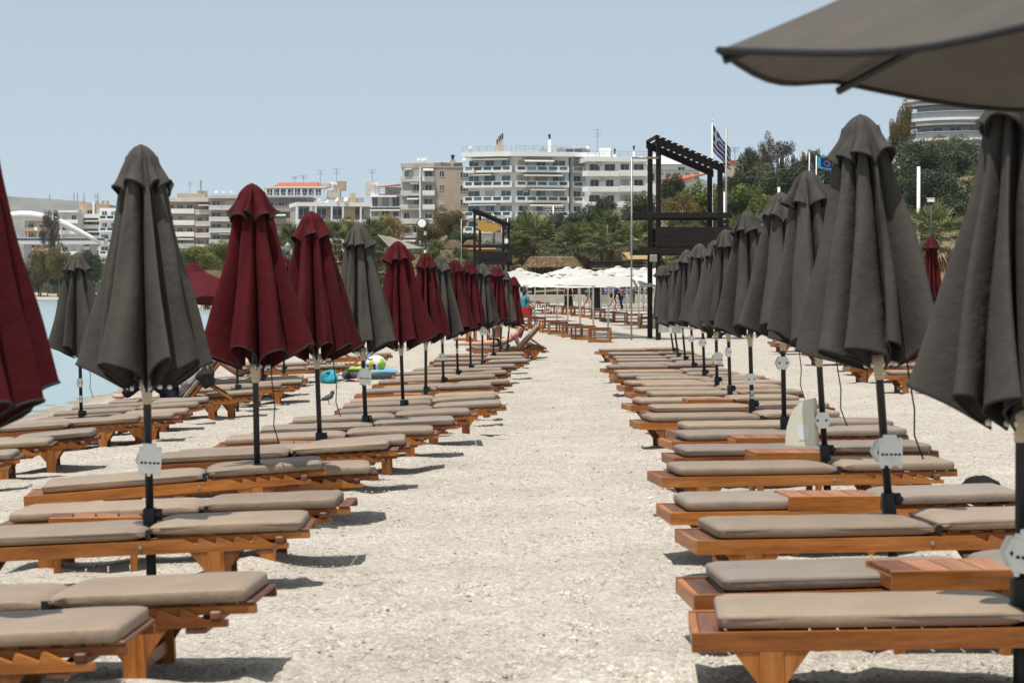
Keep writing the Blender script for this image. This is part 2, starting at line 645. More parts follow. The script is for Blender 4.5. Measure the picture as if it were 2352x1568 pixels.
def build_hills():
    k = NT('dry_mountain')
    v = k.coords()
    n = k.noise(v, 0.012, 6.0, 0.65)
    n2 = k.noise(v, 0.05, 4.0, 0.7)
    c = k.ramp(n, [(0.3, (0.10, 0.105, 0.075)), (0.55, (0.19, 0.165, 0.125)), (0.75, (0.27, 0.23, 0.18))])
    c = k.mix(0.5, c, k.ramp(n2, [(0.35, 0.5), (0.65, 1.0)]), 'MULTIPLY')
    k.set(c, 0.95, 0, 0.1)
    D = 4200.0
    xs = np.linspace(-1500, 1500, 121)
    prof_x = [-1500, -300, 0, 120, 250, 420, 700, 1000, 3000]
    prof_y = [470, 452, 450, 457, 470, 497, 545, 600, 640]
    rs = np.random.RandomState(4)

    def fn(i, j):
        px = 1176 + xs[i] * 5553 / D
        top = np.interp(px, prof_x, prof_y)
        zt = CZ + (663 - top) * D / 5553
        t = j / 14.0
        dep = D - 700 * (1 - t)
        f = t ** 0.8
        wob = 6 * math.sin(i * 0.7 + j) + 5 * math.sin(i * 1.9 - j * 1.3) if 0 < j < 14 else 2 * math.sin(i * 1.1)
        ridge = 18 * math.sin(i * 0.45 + 0.5 * j) * (1 - t) * t * 4
        return (xs[i] * dep / D, dep + ridge * 3, max(-5, zt * f + wob * (0.25 + 0.75 * (1 - t)) + ridge * 0.4) if j else -6)
    m = MB()
    m.grid(fn, 121, 15)
    # far side, so that it is a hill and not a screen
    m.grid(lambda i, j: ((xs[i], D, fn(i, 14)[2]) if j == 0 else (xs[i] * 1.1, D + 900, -6)), 121, 2)
    o = link('hill', m.mesh('hill', k.m, True))
    kind(o, 'structure', 'long bare mountain far behind the left shore')
    # radio masts on the ridge
    mm = plain('mast_paint', (0.25, 0.25, 0.27), 0.6)
    for q, (x, y0, y1) in enumerate([(114, 456, 446), (170, 460, 441), (178, 461, 441), (193, 462, 442), (225, 466, 441)]):
        b = P(x, y0 + 6, D - 5)
        t = P(x, y1, D - 5)
        mb = MB()
        mb.tube([b, t], [1.1, 0.4], 4)
        for f in (0.55, 0.8):
            p = b.lerp(t, f)
            mb.box(p.x - 1.6, p.x + 1.6, p.y - 1.2, p.y + 1.2, p.z - 0.4, p.z + 0.4)
        tag(link('radio_mast', mb.mesh('radio_mast', mm)),
            'thin radio mast on the bare ridge, %s from the left' % ['first', 'second', 'third', 'fourth', 'fifth'][q], 'mast', 'masts on the mountain')


build_hills()


def build_gravel():
    """loose pebbles on the sand, far too many to count"""
    rs = np.random.RandomState(7)
    N = 62000
    u = rs.rand(N)
    d = 6.2 * (60.0 / 6.2) ** (u ** 1.15)
    px = rs.rand(N) * 2500 - 74
    X = (px - 1176) * d / F
    Y = d
    xs = np.interp(Y, SHY_, SHX_)
    ok = X > xs + 0.2
    X, Y, d = X[ok], Y[ok], d[ok]
    n = len(X)
    z = surf_np(X, Y)
    size = (0.0028 + 0.0065 * rs.rand(n) ** 4) * (0.85 + d * 0.022)
    base = np.array([(1, 0, 0), (0.3, 0.9, 0.1), (-0.8, 0.6, 0), (-0.7, -0.7, 0.05), (0.4, -0.95, 0), (0.05, 0.05, 0.62), (0, 0, -0.5)])
    tri = np.array([(0, 1, 5), (1, 2, 5), (2, 3, 5), (3, 4, 5), (4, 0, 5), (1, 0, 6), (2, 1, 6), (3, 2, 6), (4, 3, 6), (0, 4, 6)])
    an = rs.rand(n) * 6.283
    ca, sa = np.cos(an), np.sin(an)
    jit = 1 + 0.35 * (rs.rand(n, 7, 3) - 0.5)
    pts = base[None] * jit * size[:, None, None]
    pts[:, :, 0] *= (0.9 + 0.6 * rs.rand(n))[:, None]
    x = pts[:, :, 0] * ca[:, None] - pts[:, :, 1] * sa[:, None] + X[:, None]
    y = pts[:, :, 0] * sa[:, None] + pts[:, :, 1] * ca[:, None] + Y[:, None]
    zz = pts[:, :, 2] + z[:, None] + size[:, None] * 0.1
    V = np.stack([x, y, zz], -1).reshape(-1, 3)
    Fc = (tri[None] + (np.arange(n) * 7)[:, None, None]).reshape(-1, 3)
    pal = np.array([(0.43, 0.385, 0.325), (0.48, 0.44, 0.38), (0.37, 0.325, 0.27), (0.58, 0.55, 0.50), (0.26, 0.225, 0.18), (0.36, 0.37, 0.375), (0.15, 0.12, 0.10), (0.66, 0.65, 0.62)])
    pk = rs.choice(len(pal), n, p=[0.34, 0.29, 0.17, 0.07, 0.045, 0.04, 0.015, 0.03])
    col = pal[pk] * (0.85 + 0.3 * rs.rand(n))[:, None]
    tint = np.concatenate([np.repeat(col, 7, 0), np.ones((n * 7, 1))], 1)
    k = NT('pebble_stone')
    at = k.n('ShaderNodeVertexColor', layer_name='tint')
    k.set(at.outputs[0], 0.85, 0, 0.25)
    me = index_mesh('gravel', V, Fc, tint, k.m, False)
    kind(link('gravel', me), 'stuff', 'loose pebbles strewn over the sand')


build_gravel()
# ------------------------------------------------------------------ sun loungers
LW, LL_ = 0.60, 1.88
RT = 0.265                 # top of the rails
BOLT_X = 1.13


def lounger_meshes():
    D = {}
    # notched rail
    pts = [(0, RT - 0.066), (1.86, RT - 0.066), (1.86, RT - 0.040), (1.775, RT - 0.040), (1.70, RT)]
    xx = 1.70
    for k in range(4):
        pts += [(xx - 0.012, RT), (xx - 0.022, RT - 0.030), (xx - 0.09, RT - 0.002)]
        xx -= 0.09
    pts += [(xx, RT), (0, RT)]
    cl = []
    for p in pts:
        if not cl or (abs(p[0] - cl[-1][0]) + abs(p[1] - cl[-1][1])) > 1e-4:
            cl.append(p)
    D['rail'] = MB().prism(cl, 0, 0.034).mesh('rail', M['wood_x'])
    D['end_board'] = MB().cbox(0.0, 0.028, 0.0345, LW - 0.0345, RT - 0.066, RT - 0.003, 0.003).mesh('end_board', M['wood_y'])
    D['slat'] = MB().cbox(0, 0.084, 0.036, LW - 0.036, RT - 0.024, RT - 0.004, 0.003).mesh('slat', M['worn_y'])
    D['leg'] = MB().cbox(-0.043, 0.043, 0.0, 0.036, -0.06, RT - 0.0665, 0.003).mesh('leg', M['wood_z'])
    a = RT - 0.0675
    gl = MB().prism([(-0.044, a), (-0.128, a), (-0.044, a - 0.115)], 0.004, 0.031)
    gr = MB().prism([(0.044, a), (0.044, a - 0.115), (0.128, a)], 0.004, 0.031)
    D['gusset_l'] = gl.mesh('gusset', M['wood_z'])
    D['gusset_r'] = gr.mesh('gusset', M['wood_z'])
    D['stretcher'] = MB().cbox(-0.018, 0.018, 0.037, LW - 0.037, 0.03, 0.085, 0.003).mesh('stretcher', M['wood_y'])
    D['bolt'] = MB().lathe([(0.010, 0.0), (0.010, 0.004), (0.006, 0.006)], 8).xf(Matrix.Translation((BOLT_X, -0.0005, RT - 0.03)) @ Matrix.Rotation(R(90), 4, 'X')).mesh('bolt', M['bolt'])
    # backrest, hinged at x = 0, z = 0
    D['back_bar'] = MB().cbox(0.02, 0.80, 0, 0.028, -0.028, 0.006, 0.003).mesh('back_bar', M['wood_x'])
    D['back_slat'] = MB().cbox(0, 0.062, 0.037, LW - 0.037, 0.007, 0.020, 0.003).mesh('back_slat', M['worn_y'])
    D['prop_bar'] = MB().cbox(1.795, 1.838, -0.004, LW + 0.004, RT - 0.0385, RT - 0.006, 0.006).mesh('prop_bar', M['worn_y'])
    D['cross_bar'] = MB().cbox(1.70, 1.78, 0.002, LW - 0.002, RT - 0.088, RT - 0.0675, 0.003).mesh('cross_bar', M['worn_y'])
    D['prop_arm'] = MB().cbox(0.0, 0.50, 0, 0.022, -0.017, 0.017, 0.003).mesh('prop_arm', M['wood_x'])
    return D


def cushion_mesh(name, L, W, T, seed, hinge_end, mat):
    """soft rounded slab; the hinge end is gathered in"""
    rs = random.Random(seed)
    nx, ny, nz = 22, 12, 6
    r = T * 0.40
    vs, idx = [], {}

    def vid(i, j, k):
        key = (i, j, k)
        if key not in idx:
            x, y, z = L * i / nx, W * j / ny - W / 2, T * k / nz
            cx, cy, cz = min(max(x, r), L - r), min(max(y, -W / 2 + r), W / 2 - r), min(max(z, r), T - r)
            d = Vector((x - cx, y - cy, z - cz))
            if d.length > 1e-6:
                # keep edges firm: push out along the softened direction
                m = max(abs(d.x), abs(d.y), abs(d.z))
                d = d.normalized() * m
            p = Vector((cx, cy, cz)) + d
            u, w = p.x / L * 2 - 1, p.y / (W / 2)
            if p.z > T * 0.5:
                p.z += 0.005 * (1 - abs(u) ** 6) * (1 - abs(w) ** 5) + wv[0] * math.sin(p.x * 5 + wv[1]) * 0.0025
                p.z -= wv[3] * 0.012 * math.exp(-((u - wv[4]) / 0.35) ** 2 - (w / 0.55) ** 2)
                p.z += 0.0010 * math.sin(p.x * 23 + wv[1] + 4 * w) * math.sin(p.y * 17 + wv[1])
            hx = (L - p.x) if hinge_end > 0 else p.x
            e = math.exp(-(hx / 0.055) ** 2)
            p.y *= 1 - 0.045 * e
            if p.z > T * 0.5:
                p.z -= 0.022 * e * (0.4 + 0.6 * abs(w) ** 2)
            p.z += 0.006 * e * abs(w)
            p.y += wv[2] * 0.004 * math.sin(p.x * 7 + 2)
            # puckers beside the hinge
            if hx < 0.16 and abs(w) > 0.8:
                p.y += 0.005 * math.sin(p.z * 300 + wv[1]) * (1 - hx / 0.16)
            idx[key] = len(vs)
            vs.append(p)
        return idx[key]
    wv = (rs.uniform(-1, 1), rs.uniform(0, 6), rs.uniform(-1, 1), rs.uniform(0, 1), rs.uniform(-0.4, 0.4))
    fs = []
    for i in range(nx):
        for j in range(ny):
            fs.append((vid(i, j, 0), vid(i, j + 1, 0), vid(i + 1, j + 1, 0), vid(i + 1, j, 0)))
            fs.append((vid(i, j, nz), vid(i + 1, j, nz), vid(i + 1, j + 1, nz), vid(i, j + 1, nz)))
    for i in range(nx):
        for k in range(nz):
            fs.append((vid(i, 0, k), vid(i + 1, 0, k), vid(i + 1, 0, k + 1), vid(i, 0, k + 1)))
            fs.append((vid(i, ny, k), vid(i, ny, k + 1), vid(i + 1, ny, k + 1), vid(i + 1, ny, k)))
    for j in range(ny):
        for k in range(nz):
            fs.append((vid(0, j, k), vid(0, j, k + 1), vid(0, j + 1, k + 1), vid(0, j + 1, k)))
            fs.append((vid(nx, j, k), vid(nx, j + 1, k), vid(nx, j + 1, k + 1), vid(nx, j, k + 1)))
    return MB().add(vs, fs).mesh(name, mat, True)


def seam_mesh(L, W, T):
    """a zip seam round the side of a cushion"""
    m = MB()
    r = T * 0.40
    z = T * 0.66
    pts = []
    for cx, cy, a0 in ((L - r, -W / 2 + r, -90), (L - r, W / 2 - r, 0), (r, W / 2 - r, 90), (r, -W / 2 + r, 180)):
        for q in range(5):
            a = R(a0 + q * 22.5)
            pts.append((cx + (r - 0.0005) * math.cos(a) * 0.99, cy + (r - 0.0005) * math.sin(a) * 0.99, z))
    pts.append(pts[0])
    m.tube(pts, 0.0026, 4, False)
    return m.mesh('seam', M['seam'])


LM = lounger_meshes()
CT = 0.061
SEATS = [cushion_mesh('seat_cushion', 1.055, 0.555, CT, 10 + i, 1, M['cushion' if i < 4 else 'cushion_grey']) for i in range(6)]
BACKS = [cushion_mesh('back_cushion', 0.765, 0.555, CT, 20 + i, -1, M['cushion' if i < 4 else 'cushion_grey']) for i in range(6)]
SEAM_S, SEAM_B = seam_mesh(1.055, 0.555, CT), seam_mesh(0.765, 0.555, CT)
TIE = MB().box(-0.012, 0.012, 0, 0.012, 0.005, 0.05).mesh('tie', M['trim'])


def lounger(label, group, foot, yaw, tilt=0.0, back=0.0, seed=0, near=True, cushions=True, scale=1.0):
    """foot: ground point under the near foot corner; the bed runs to the right"""
    rs = random.Random(seed)
    root = empty('sun_lounger', foot, (0, -tilt, yaw))
    root.scale = (scale, 1, 1)
    tag(root, label, 'sun lounger', group)
    link('rail', LM['rail'], root)
    link('rail', LM['rail'], root, (0, LW - 0.034, 0))
    link('end_board', LM['end_board'], root)
    for x in ([0.030 + 0.0965 * q for q in range(12)] if near else (0.030,)):
        link('slat', LM['slat'], root, (x, 0, 0))
    for x in (0.27, 1.50):
        for y in (0.0, LW - 0.036):
            lg = link('leg', LM['leg'], root, (x, y, 0))
            link('gusset', LM['gusset_l'], lg)
            link('gusset', LM['gusset_r'], lg)
        link('stretcher', LM['stretcher'], root, (x, 0, 0))
    if near:
        link('bolt', LM['bolt'], root)
    link('cross_bar', LM['cross_bar'], root)
    HX = 1.165
    br = Matrix.Translation((HX, 0, RT + 0.004)) @ Matrix.Rotation(-back, 4, 'Y')

    def put(name, me, m):
        o = link(name, me, root)
        o.matrix_local = br @ m
        return o
    bar = [put('back_bar', LM['back_bar'], Matrix.Translation((0, y, 0))) for y in (0.040, LW - 0.068)]
    xs = ((0.05, 0.16, 0.27, 0.38, 0.49, 0.585, 0.66, 0.735) if near else (0.66, 0.735)) if back == 0 else (0.05, 0.16, 0.27, 0.38, 0.49, 0.60, 0.66)
    for x in xs:
        put('back_slat', LM['back_slat'], Matrix.Translation((x, 0, 0)))
    if back == 0:
        link('prop_bar', LM['prop_bar'], root)
    else:
        tipx, tipz = HX + 0.36 * math.cos(back), RT + 0.36 * math.sin(back)
        ex = HX + 0.62
        L = math.hypot(ex - tipx, tipz - RT)
        an = math.atan2(RT - tipz, ex - tipx)
        for y in (0.07, LW - 0.09):
            o = link('prop_arm', LM['prop_arm'], root, (tipx, y, tipz), (0, -an, 0))
            o.scale = (L / 0.5, 1, 1)
    if cushions:
        i = rs.randrange(6)
        sag = rs.uniform(-0.055, 0.012)
        sc = link('seat_cushion', SEATS[i], root, (0.115 + sag, LW / 2 + rs.uniform(-0.012, 0.012), RT + 0.001), (0, 0, rs.uniform(-0.012, 0.012)))
        m = br @ Matrix.Translation((0.012 + sag, LW / 2 + rs.uniform(-0.012, 0.012), 0.026)) if back else Matrix.Translation((HX + 0.012 + sag, LW / 2 + rs.uniform(-0.012, 0.012), RT + 0.018)) @ Matrix.Rotation(rs.uniform(-0.02, 0.012), 4, 'Y')
        bc = link('back_cushion', BACKS[i], root)
        bc.matrix_local = m
        if near:
            if rs.random() < 0.6:
                link('seam', SEAM_S, sc)
                link('seam', SEAM_B, bc)
            link('tie', TIE, root, (HX + 0.004, 0.012, RT + 0.004))
    return root


def on_rail(x, y, extra=0.0):
    """depth and position of a rail-top point seen at x, y"""
    d = 20.0
    for _ in range(40):
        p = P(x, y, d)
        H = CZ - (g(p.x, p.y) + RT + extra)
        d = 0.5 * d + 0.5 * max(4.0, H * F / max(20.0, (y - 663.0)))
    p = P(x, y, d)
    return Vector((p.x, p.y, g(p.x, p.y)))


def place_by_foot(x, y, yaw, **kw):
    return dict(foot=on_rail(x, y), yaw=R(yaw), **kw)


def place_by_head(x, y, yaw, **kw):
    h = on_rail(x, y)
    a = R(yaw)
    f = Vector((h.x - 1.86 * math.cos(a), h.y - 1.86 * math.sin(a), 0))
    f.z = g(f.x, f.y)
    tilt = math.atan2(g(h.x, h.y) - f.z, 1.86)
    return dict(foot=f, yaw=a, tilt=tilt + R(kw.pop('tilt', 0)), **kw)


# rows as seen: (x, y) of the near rail's end, turn in degrees
RIGHT = [(1593, 1456, -3), (1598, 1368, 3), (1601, 1243, 6), (1541, 1178, 4), (1521, 1097, 6), (1548, 1052, 5), (1544, 1015, 7), (1552, 992, 5),
         (1471, 971, 7), (1490, 948, 6), (1450, 931, 8), (1478, 914, 6), (1450, 904, 6), (1468, 893, 5), (1436, 887.5, 9), (1462, 877, 6),
         (1412, 870, 5), (1411, 861, 6), (1389, 848, 6), (1418, 842, 6), (1415, 833, 6), (1408, 826, 5), (1398, 817, 6), (1378, 808, 10)]
LEFT = [(224, 1512, 3, 0), (529, 1414, 2, 0), (668, 1239, 6, 0), (765, 1183, 4, 0), (722, 1113, 9, 1.6), (838, 1104, 8, 0), (887, 1052, 3, 0.4),
        (916, 1045, 5, 0.5), (983, 1009, 5, 0), (1031, 986, 6, 0), (1078, 964, 6, 0), (1145, 944, 4, 0), (1129, 930, 4, 0), (1131, 919, 5, 0),
        (1120, 897, 5, 0), (1163, 889, 5, 0), (1130, 876, 5, 0), (1161, 867, 5, 0), (1150, 858, 5, 0), (1176, 850, 4, 0), (1205, 838, 4, 0),
        (1196, 829, 4, 0), (1200, 820, 4, 0)]
SIDE = 'sun loungers with taupe cushions set out in rows'
for i, (x, y, yw) in enumerate(RIGHT):
    kw = place_by_foot(x, y, yw, tilt=R(1.3) if i < 2 else R(0.4))
    lab = 'wooden sun lounger, %s from the camera in the row right of the path' % ORD[i]
    if i == 0:
        lab = 'wooden sun lounger with taupe cushion in the bottom right corner, foot to the path'
    if i == len(RIGHT) - 1:
        lab = 'farthest wooden sun lounger of the row right of the path, by the dark tower'
    lounger(lab, SIDE, seed=100 + i, near=i < 12, **kw)
for i, (x, y, yw, tl) in enumerate(LEFT):
    kw = place_by_head(x, y, yw - (5 if i < 4 else 3), tilt=tl + 0.7)
    lab = 'wooden sun lounger, %s from the camera in the row left of the path' % ORD[i]
    if i == 0:
        lab = 'wooden sun lounger with taupe cushion cut off by the bottom left corner'
    lounger(lab, SIDE, seed=200 + i, near=i < 12, **kw)
SHORE = [(22, 1060, 5, 0), (100, 1029, 5, 0), (205, 1011, 6, 0), (312, 974, 5, 0), (392, 965, 4, 0), (420, 956, 4, 0), (441, 941, 5, 0), (470, 929, 5, 0),
         (545, 916, 3, 48), (588, 911, 4, 0), (643, 893, 4, 0), (690, 886, 4, 0), (694, 875, 4, 0), (790, 846, 3, 0), (832, 833, 3, 42), (893, 820, 3, 0)]
for i, (x, y, yw, bk) in enumerate(SHORE):
    kw = place_by_head(x, y, yw)
    lab = 'wooden sun lounger, %s from the camera in the row by the water' % ORD[i]
    if i == 8:
        lab = 'wooden sun lounger by the water with its backrest raised, behind the big grey umbrella'
    if i == 14:
        lab = 'wooden sun lounger with raised backrest beyond the beach toys'
    lounger(lab, SIDE, back=R(bk), seed=300 + i, near=i < 9, **kw)
INLAND = [(1952, 845, 4), (1945, 829, 5), (2040, 862, 4), (1926, 821, 4), (1852, 811, 4), (1858, 803, 4), (1778, 791, 4), (1772, 785, 4), (2090, 846, 4)]
for i, (x, y, yw) in enumerate(INLAND):
    kw = place_by_foot(x, y, yw)
    q = sorted(range(len(INLAND)), key=lambda k: -INLAND[k][1]).index(i)
    lounger('wooden sun lounger, %s from the camera in the row behind the grey umbrellas' % ORD[q], SIDE, seed=400 + i, near=False, **kw)


# ------------------------------------------------------------------ slatted side tables between the loungers
def side_table_meshes():
    D = {}
    D['slat'] = MB().cbox(0, 0.112, 0.012, 0.388, 0.0, 0.018, 0.003).mesh('slat', M['top_y'])
    D['side_board'] = MB().cbox(0, 0.50, 0.0, 0.022, -0.058, 0.0195, 0.003).mesh('side_board', M['wood_x'])
    D['end_board'] = MB().cbox(0, 0.02, 0.0225, 0.3775, -0.056, -0.001, 0.003).mesh('end_board', M['wood_y'])
    D['leg'] = MB().cbox(0, 0.04, 0, 0.04, -0.36, -0.0585, 0.003).mesh('leg', M['wood_z'])
    return D


TM = side_table_meshes()


def side_table(x, y, yaw, height, label):
    """x, y: picture position of the near left top corner, height above the sand"""
    d = 15.0
    for _ in range(40):
        p = P(x, y, d)
        H = CZ - (g(p.x, p.y) + height)
        d = 0.5 * d + 0.5 * max(4.0, H * F / max(20.0, (y - 663.0)))
    p = P(x, y, d)
    o = empty('side_table', (p.x, p.y, g(p.x, p.y) + height - 0.018), (0, 0, R(yaw)))
    tag(o, label, 'side table', 'slatted side tables between the loungers')
    for k in range(4):
        link('slat', TM['slat'], o, (0.011 + k * 0.1225, 0, 0))
    link('side_board', TM['side_board'], o)
    link('side_board', TM['side_board'], o, (0, 0.378, 0))
    link('end_board', TM['end_board'], o, (0.002, 0, 0))
    link('end_board', TM['end_board'], o, (0.478, 0, 0))
    for a in (0.024, 0.436):
        for b in (0.024, 0.336):
            link('leg', TM['leg'], o, (a, b, 0))
    return o


TABR = [(2048, 1313, 6), (1812, 1141, 5), (1735, 1040, 5), (1690, 1006, 4), (1730, 938, 5), (1580, 918, 5), (1700, 892, 5)]
for i, (x, y, yw) in enumerate(TABR):
    side_table(x, y, yw, 0.35 if i < 1 else 0.33, 'slatted wooden side table, %s from the camera among the loungers right of the path' % ORD[i])
TABL = [(112, 1190, 9), (420, 1094, 7), (640, 1020, 5), (722, 976, 5), (826, 938, 5), (905, 905, 4), (938, 880, 4)]
for i, (x, y, yw) in enumerate(TABL):
    side_table(x, y, yw, 0.31, 'slatted wooden side table, %s from the camera among the loungers left of the path' % ORD[i])
side_table(265, 938, 5, 0.33, 'slatted wooden side table between the loungers nearest the water')
# ------------------------------------------------------------------ closed umbrellas
NLOBE = 8


def folded(seed, top_z, length, r_rib, r_mid, rise, rows, per=14, wr=0.010, dome=None):
    """cloth hanging in folds round a pole: ribs drawn in, panels bulging out between them"""
    rs = random.Random(seed)
    nu = NLOBE * per
    # uneven rib angles, uneven panels
    ang = [2 * math.pi * k / NLOBE + rs.uniform(-0.26, 0.26) for k in range(NLOBE)]
    ang.append(ang[0] + 2 * math.pi)
    amp = [rs.uniform(0.74, 1.12) for _ in range(NLOBE)]
    tw = rs.uniform(-0.5, 0.5)
    skew = [tw + rs.uniform(-0.5, 0.5) for _ in range(NLOBE)]
    hem = [rs.uniform(0.75, 1.2) for _ in range(NLOBE)]
    pw = [rs.uniform(0.30, 0.75) for _ in range(NLOBE)]
    ph = [rs.uniform(0, 6.28) for _ in range(NLOBE * 4)]
    deep = [rs.uniform(0.7, 1.25) for _ in range(NLOBE + 1)]
    deep[NLOBE] = deep[0]

    def fn(i, j):
        i %= nu
        q = (i % per) / per
        L = i // per
        t = j / (rows - 1)
        a = ang[L] + (ang[L + 1] - ang[L]) * q
        s = max(0.0, math.sin(math.pi * q)) ** pw[L]
        a += skew[L] * math.sin(math.pi * q) * (0.25 + 0.75 * t) * 0.55
        dp = deep[L] * (1 - q) + deep[L + 1] * q
        rr = r_rib(t) / dp
        rm = r_mid(t) * (1 + (amp[L] - 1) * (0.3 + 0.7 * t))
        r = rr + (rm - rr) * s
        # secondary folds and creases
        r += t * (0.35 + 0.65 * s) * wr * math.sin(q * 12.5 + ph[L] + 2.2 * t)
        r += wr * 0.45 * math.sin(9 * t + 5 * q + ph[L + NLOBE]) * (0.3 + 0.7 * math.sin(math.pi * t))
        r += wr * 0.5 * math.exp(-((t - 0.16) / 0.07) ** 2) * math.sin(q * 18 + ph[L + 2 * NLOBE])
        z = top_z - t * length + (t ** 2.2) * rise * hem[L] * s
        if dome is not None and t < dome:
            r *= math.sqrt(max(0.0, 1 - (1 - t / dome) ** 2)) * 0.75 + 0.25 * t / dome
        return (r * math.cos(a), r * math.sin(a), z)
    return fn, nu, rows


def canopy_variant(seed):
    fn, nu, nv = folded(seed, -0.05, 1.17, lambda t: 0.022 + 0.050 * t, lambda t: 0.088 + 0.275 * t ** 0.95, 0.155, 34, 18, 0.016)
    body = MB().grid(fn, nu, nv, True)
    hem = MB().tube([fn(i, nv - 1) for i in range(nu + 1)], 0.0058, 5, False)
    fn2, nu2, nv2 = folded(seed + 50, 0.012, 0.265, lambda t: 0.046 + 0.058 * t, lambda t: 0.066 + 0.128 * t ** 1.25, 0.072, 18, 14, 0.006, 0.26)
    cap = MB().grid(fn2, nu2, nv2, True)
    hem2 = MB().tube([fn2(i, nv2 - 1) for i in range(nu2 + 1)], 0.0055, 5, False)
    tips = [fn(k * 18, nv - 1) for k in range(NLOBE)]
    return body, hem, cap, hem2, tips


CAN = []
for s in range(9):
    b, h, c, h2, tips = canopy_variant(11 + s * 3)
    CAN.append({'taupe': b.mesh('canopy', M['taupe'], True), 'hem': h.mesh('hem_trim', M['trim'], True), 'cap': c.mesh('cap', M['taupe'], True),
                'hem2': h2.mesh('hem_trim', M['trim'], True), 'tips': tips})
    red = CAN[-1]['taupe'].copy()
    red.materials.clear()
    red.materials.append(M['red'])
    CAN[-1]['red'] = red
    redc = CAN[-1]['cap'].copy()
    redc.materials.clear()
    redc.materials.append(M['red'])
    CAN[-1]['redcap'] = redc
TIP = MB().lathe([(0.004, -0.014), (0.012, -0.008), (0.014, 0), (0.012, 0.008), (0.004, 0.014)], 10).mesh('rib_tip', M['white_plastic'], True)
RUNNER = MB().lathe([(0.0235, -0.075), (0.025, -0.045), (0.027, -0.02), (0.035, 0.015), (0.037, 0.05)], 14).mesh('runner', M['cream'], True)
SOCKET = MB().cbox(-0.032, 0.032, -0.032, 0.032, -0.10, 0.035, 0.006).cbox(0.033, 0.062, -0.018, 0.018, -0.03, 0.03, 0.004).mesh('pole_socket', M['pole'])
KNOB = MB().lathe([(0.008, 0), (0.020, 0.004), (0.020, 0.02), (0.010, 0.026)], 10).mesh('clamp_knob', M['pole'])


def plate_mesh():
    m = MB()
    m.cbox(-0.060, 0.060, -0.012, 0.012, -0.085, 0.085, 0.004)
    m.cbox(-0.040, 0.030, -0.016, 0.014, 0.082, 0.105, 0.003)
    for x in (-0.052, -0.012, 0.038):
        m.cbox(x, x + 0.018, -0.015, 0.012, -0.100, -0.082, 0.002)
    m.cbox(-0.024, 0.026, -0.020, -0.010, -0.050, -0.040, 0.002)
    m.cbox(-0.056, -0.036, -0.019, -0.010, 0.050, 0.066, 0.002)
    m.cbox(0.036, 0.056, -0.019, -0.010, 0.056, 0.072, 0.002)
    return m.mesh('clip_plate', M['white_plastic'])


def hex_mesh(w, h, t):
    m = MB()
    m.prism([(-w * 0.55, h / 2), (-w, 0), (-w * 0.55, -h / 2), (w * 0.55, -h / 2), (w, 0), (w * 0.55, h / 2)][::-1], -t, t)
    return m.mesh('clip_shell', M['white_plastic'])


PLATE, HEXS = plate_mesh(), hex_mesh(0.056, 0.105, 0.012)
HOLE = MB().lathe([(0.0075, 0), (0.0075, 0.003)], 8).xf(Matrix.Rotation(R(90), 4, 'X')).mesh('screw_hole', M['hole'])
fan = [(0.0, 0.0)]
fan = [(-0.005, -0.16), (-0.005, 0.16), (-0.045, 0.155)] + [(-0.045 - 0.18 * math.sin(R(a)) ** 1.1, 0.155 - 0.315 * (1 - math.cos(R(a)))) for a in (20, 35, 50, 65, 80, 88)]
FAN = MB().prism(fan, -0.030, 0.030).mesh('shade_fin', M['ivory_plastic'])
FANPAPER = MB().box(-0.125, -0.045, -0.0325, -0.0312, -0.115, -0.005).mesh('paper_label', plain('paper', (0.72, 0.72, 0.72), 0.8))
TAGM = MB().cbox(-0.017, 0.017, -0.002, 0.002, -0.04, 0.04, 0.001).mesh('number_tag', plain('tag_white', (0.75, 0.74, 0.72), 0.6))
TXT = plain('tag_print', (0.03, 0.012, 0.015), 0.7)


def tag_text(parent, s):
    cu = bpy.data.curves.new('tag_number', 'FONT')
    cu.body = s
    cu.size = 0.052
    cu.align_x = 'CENTER'
    cu.align_y = 'CENTER'
    cu.extrude = 0.0004
    cu.resolution_u = 2
    cu.materials.append(TXT)
    o = link('tag_number', to_mesh(bpy.data.objects.new('tmp', cu), 'tag_number'), parent, (0, -0.003, 0), (R(90), R(90), 0))
    return o


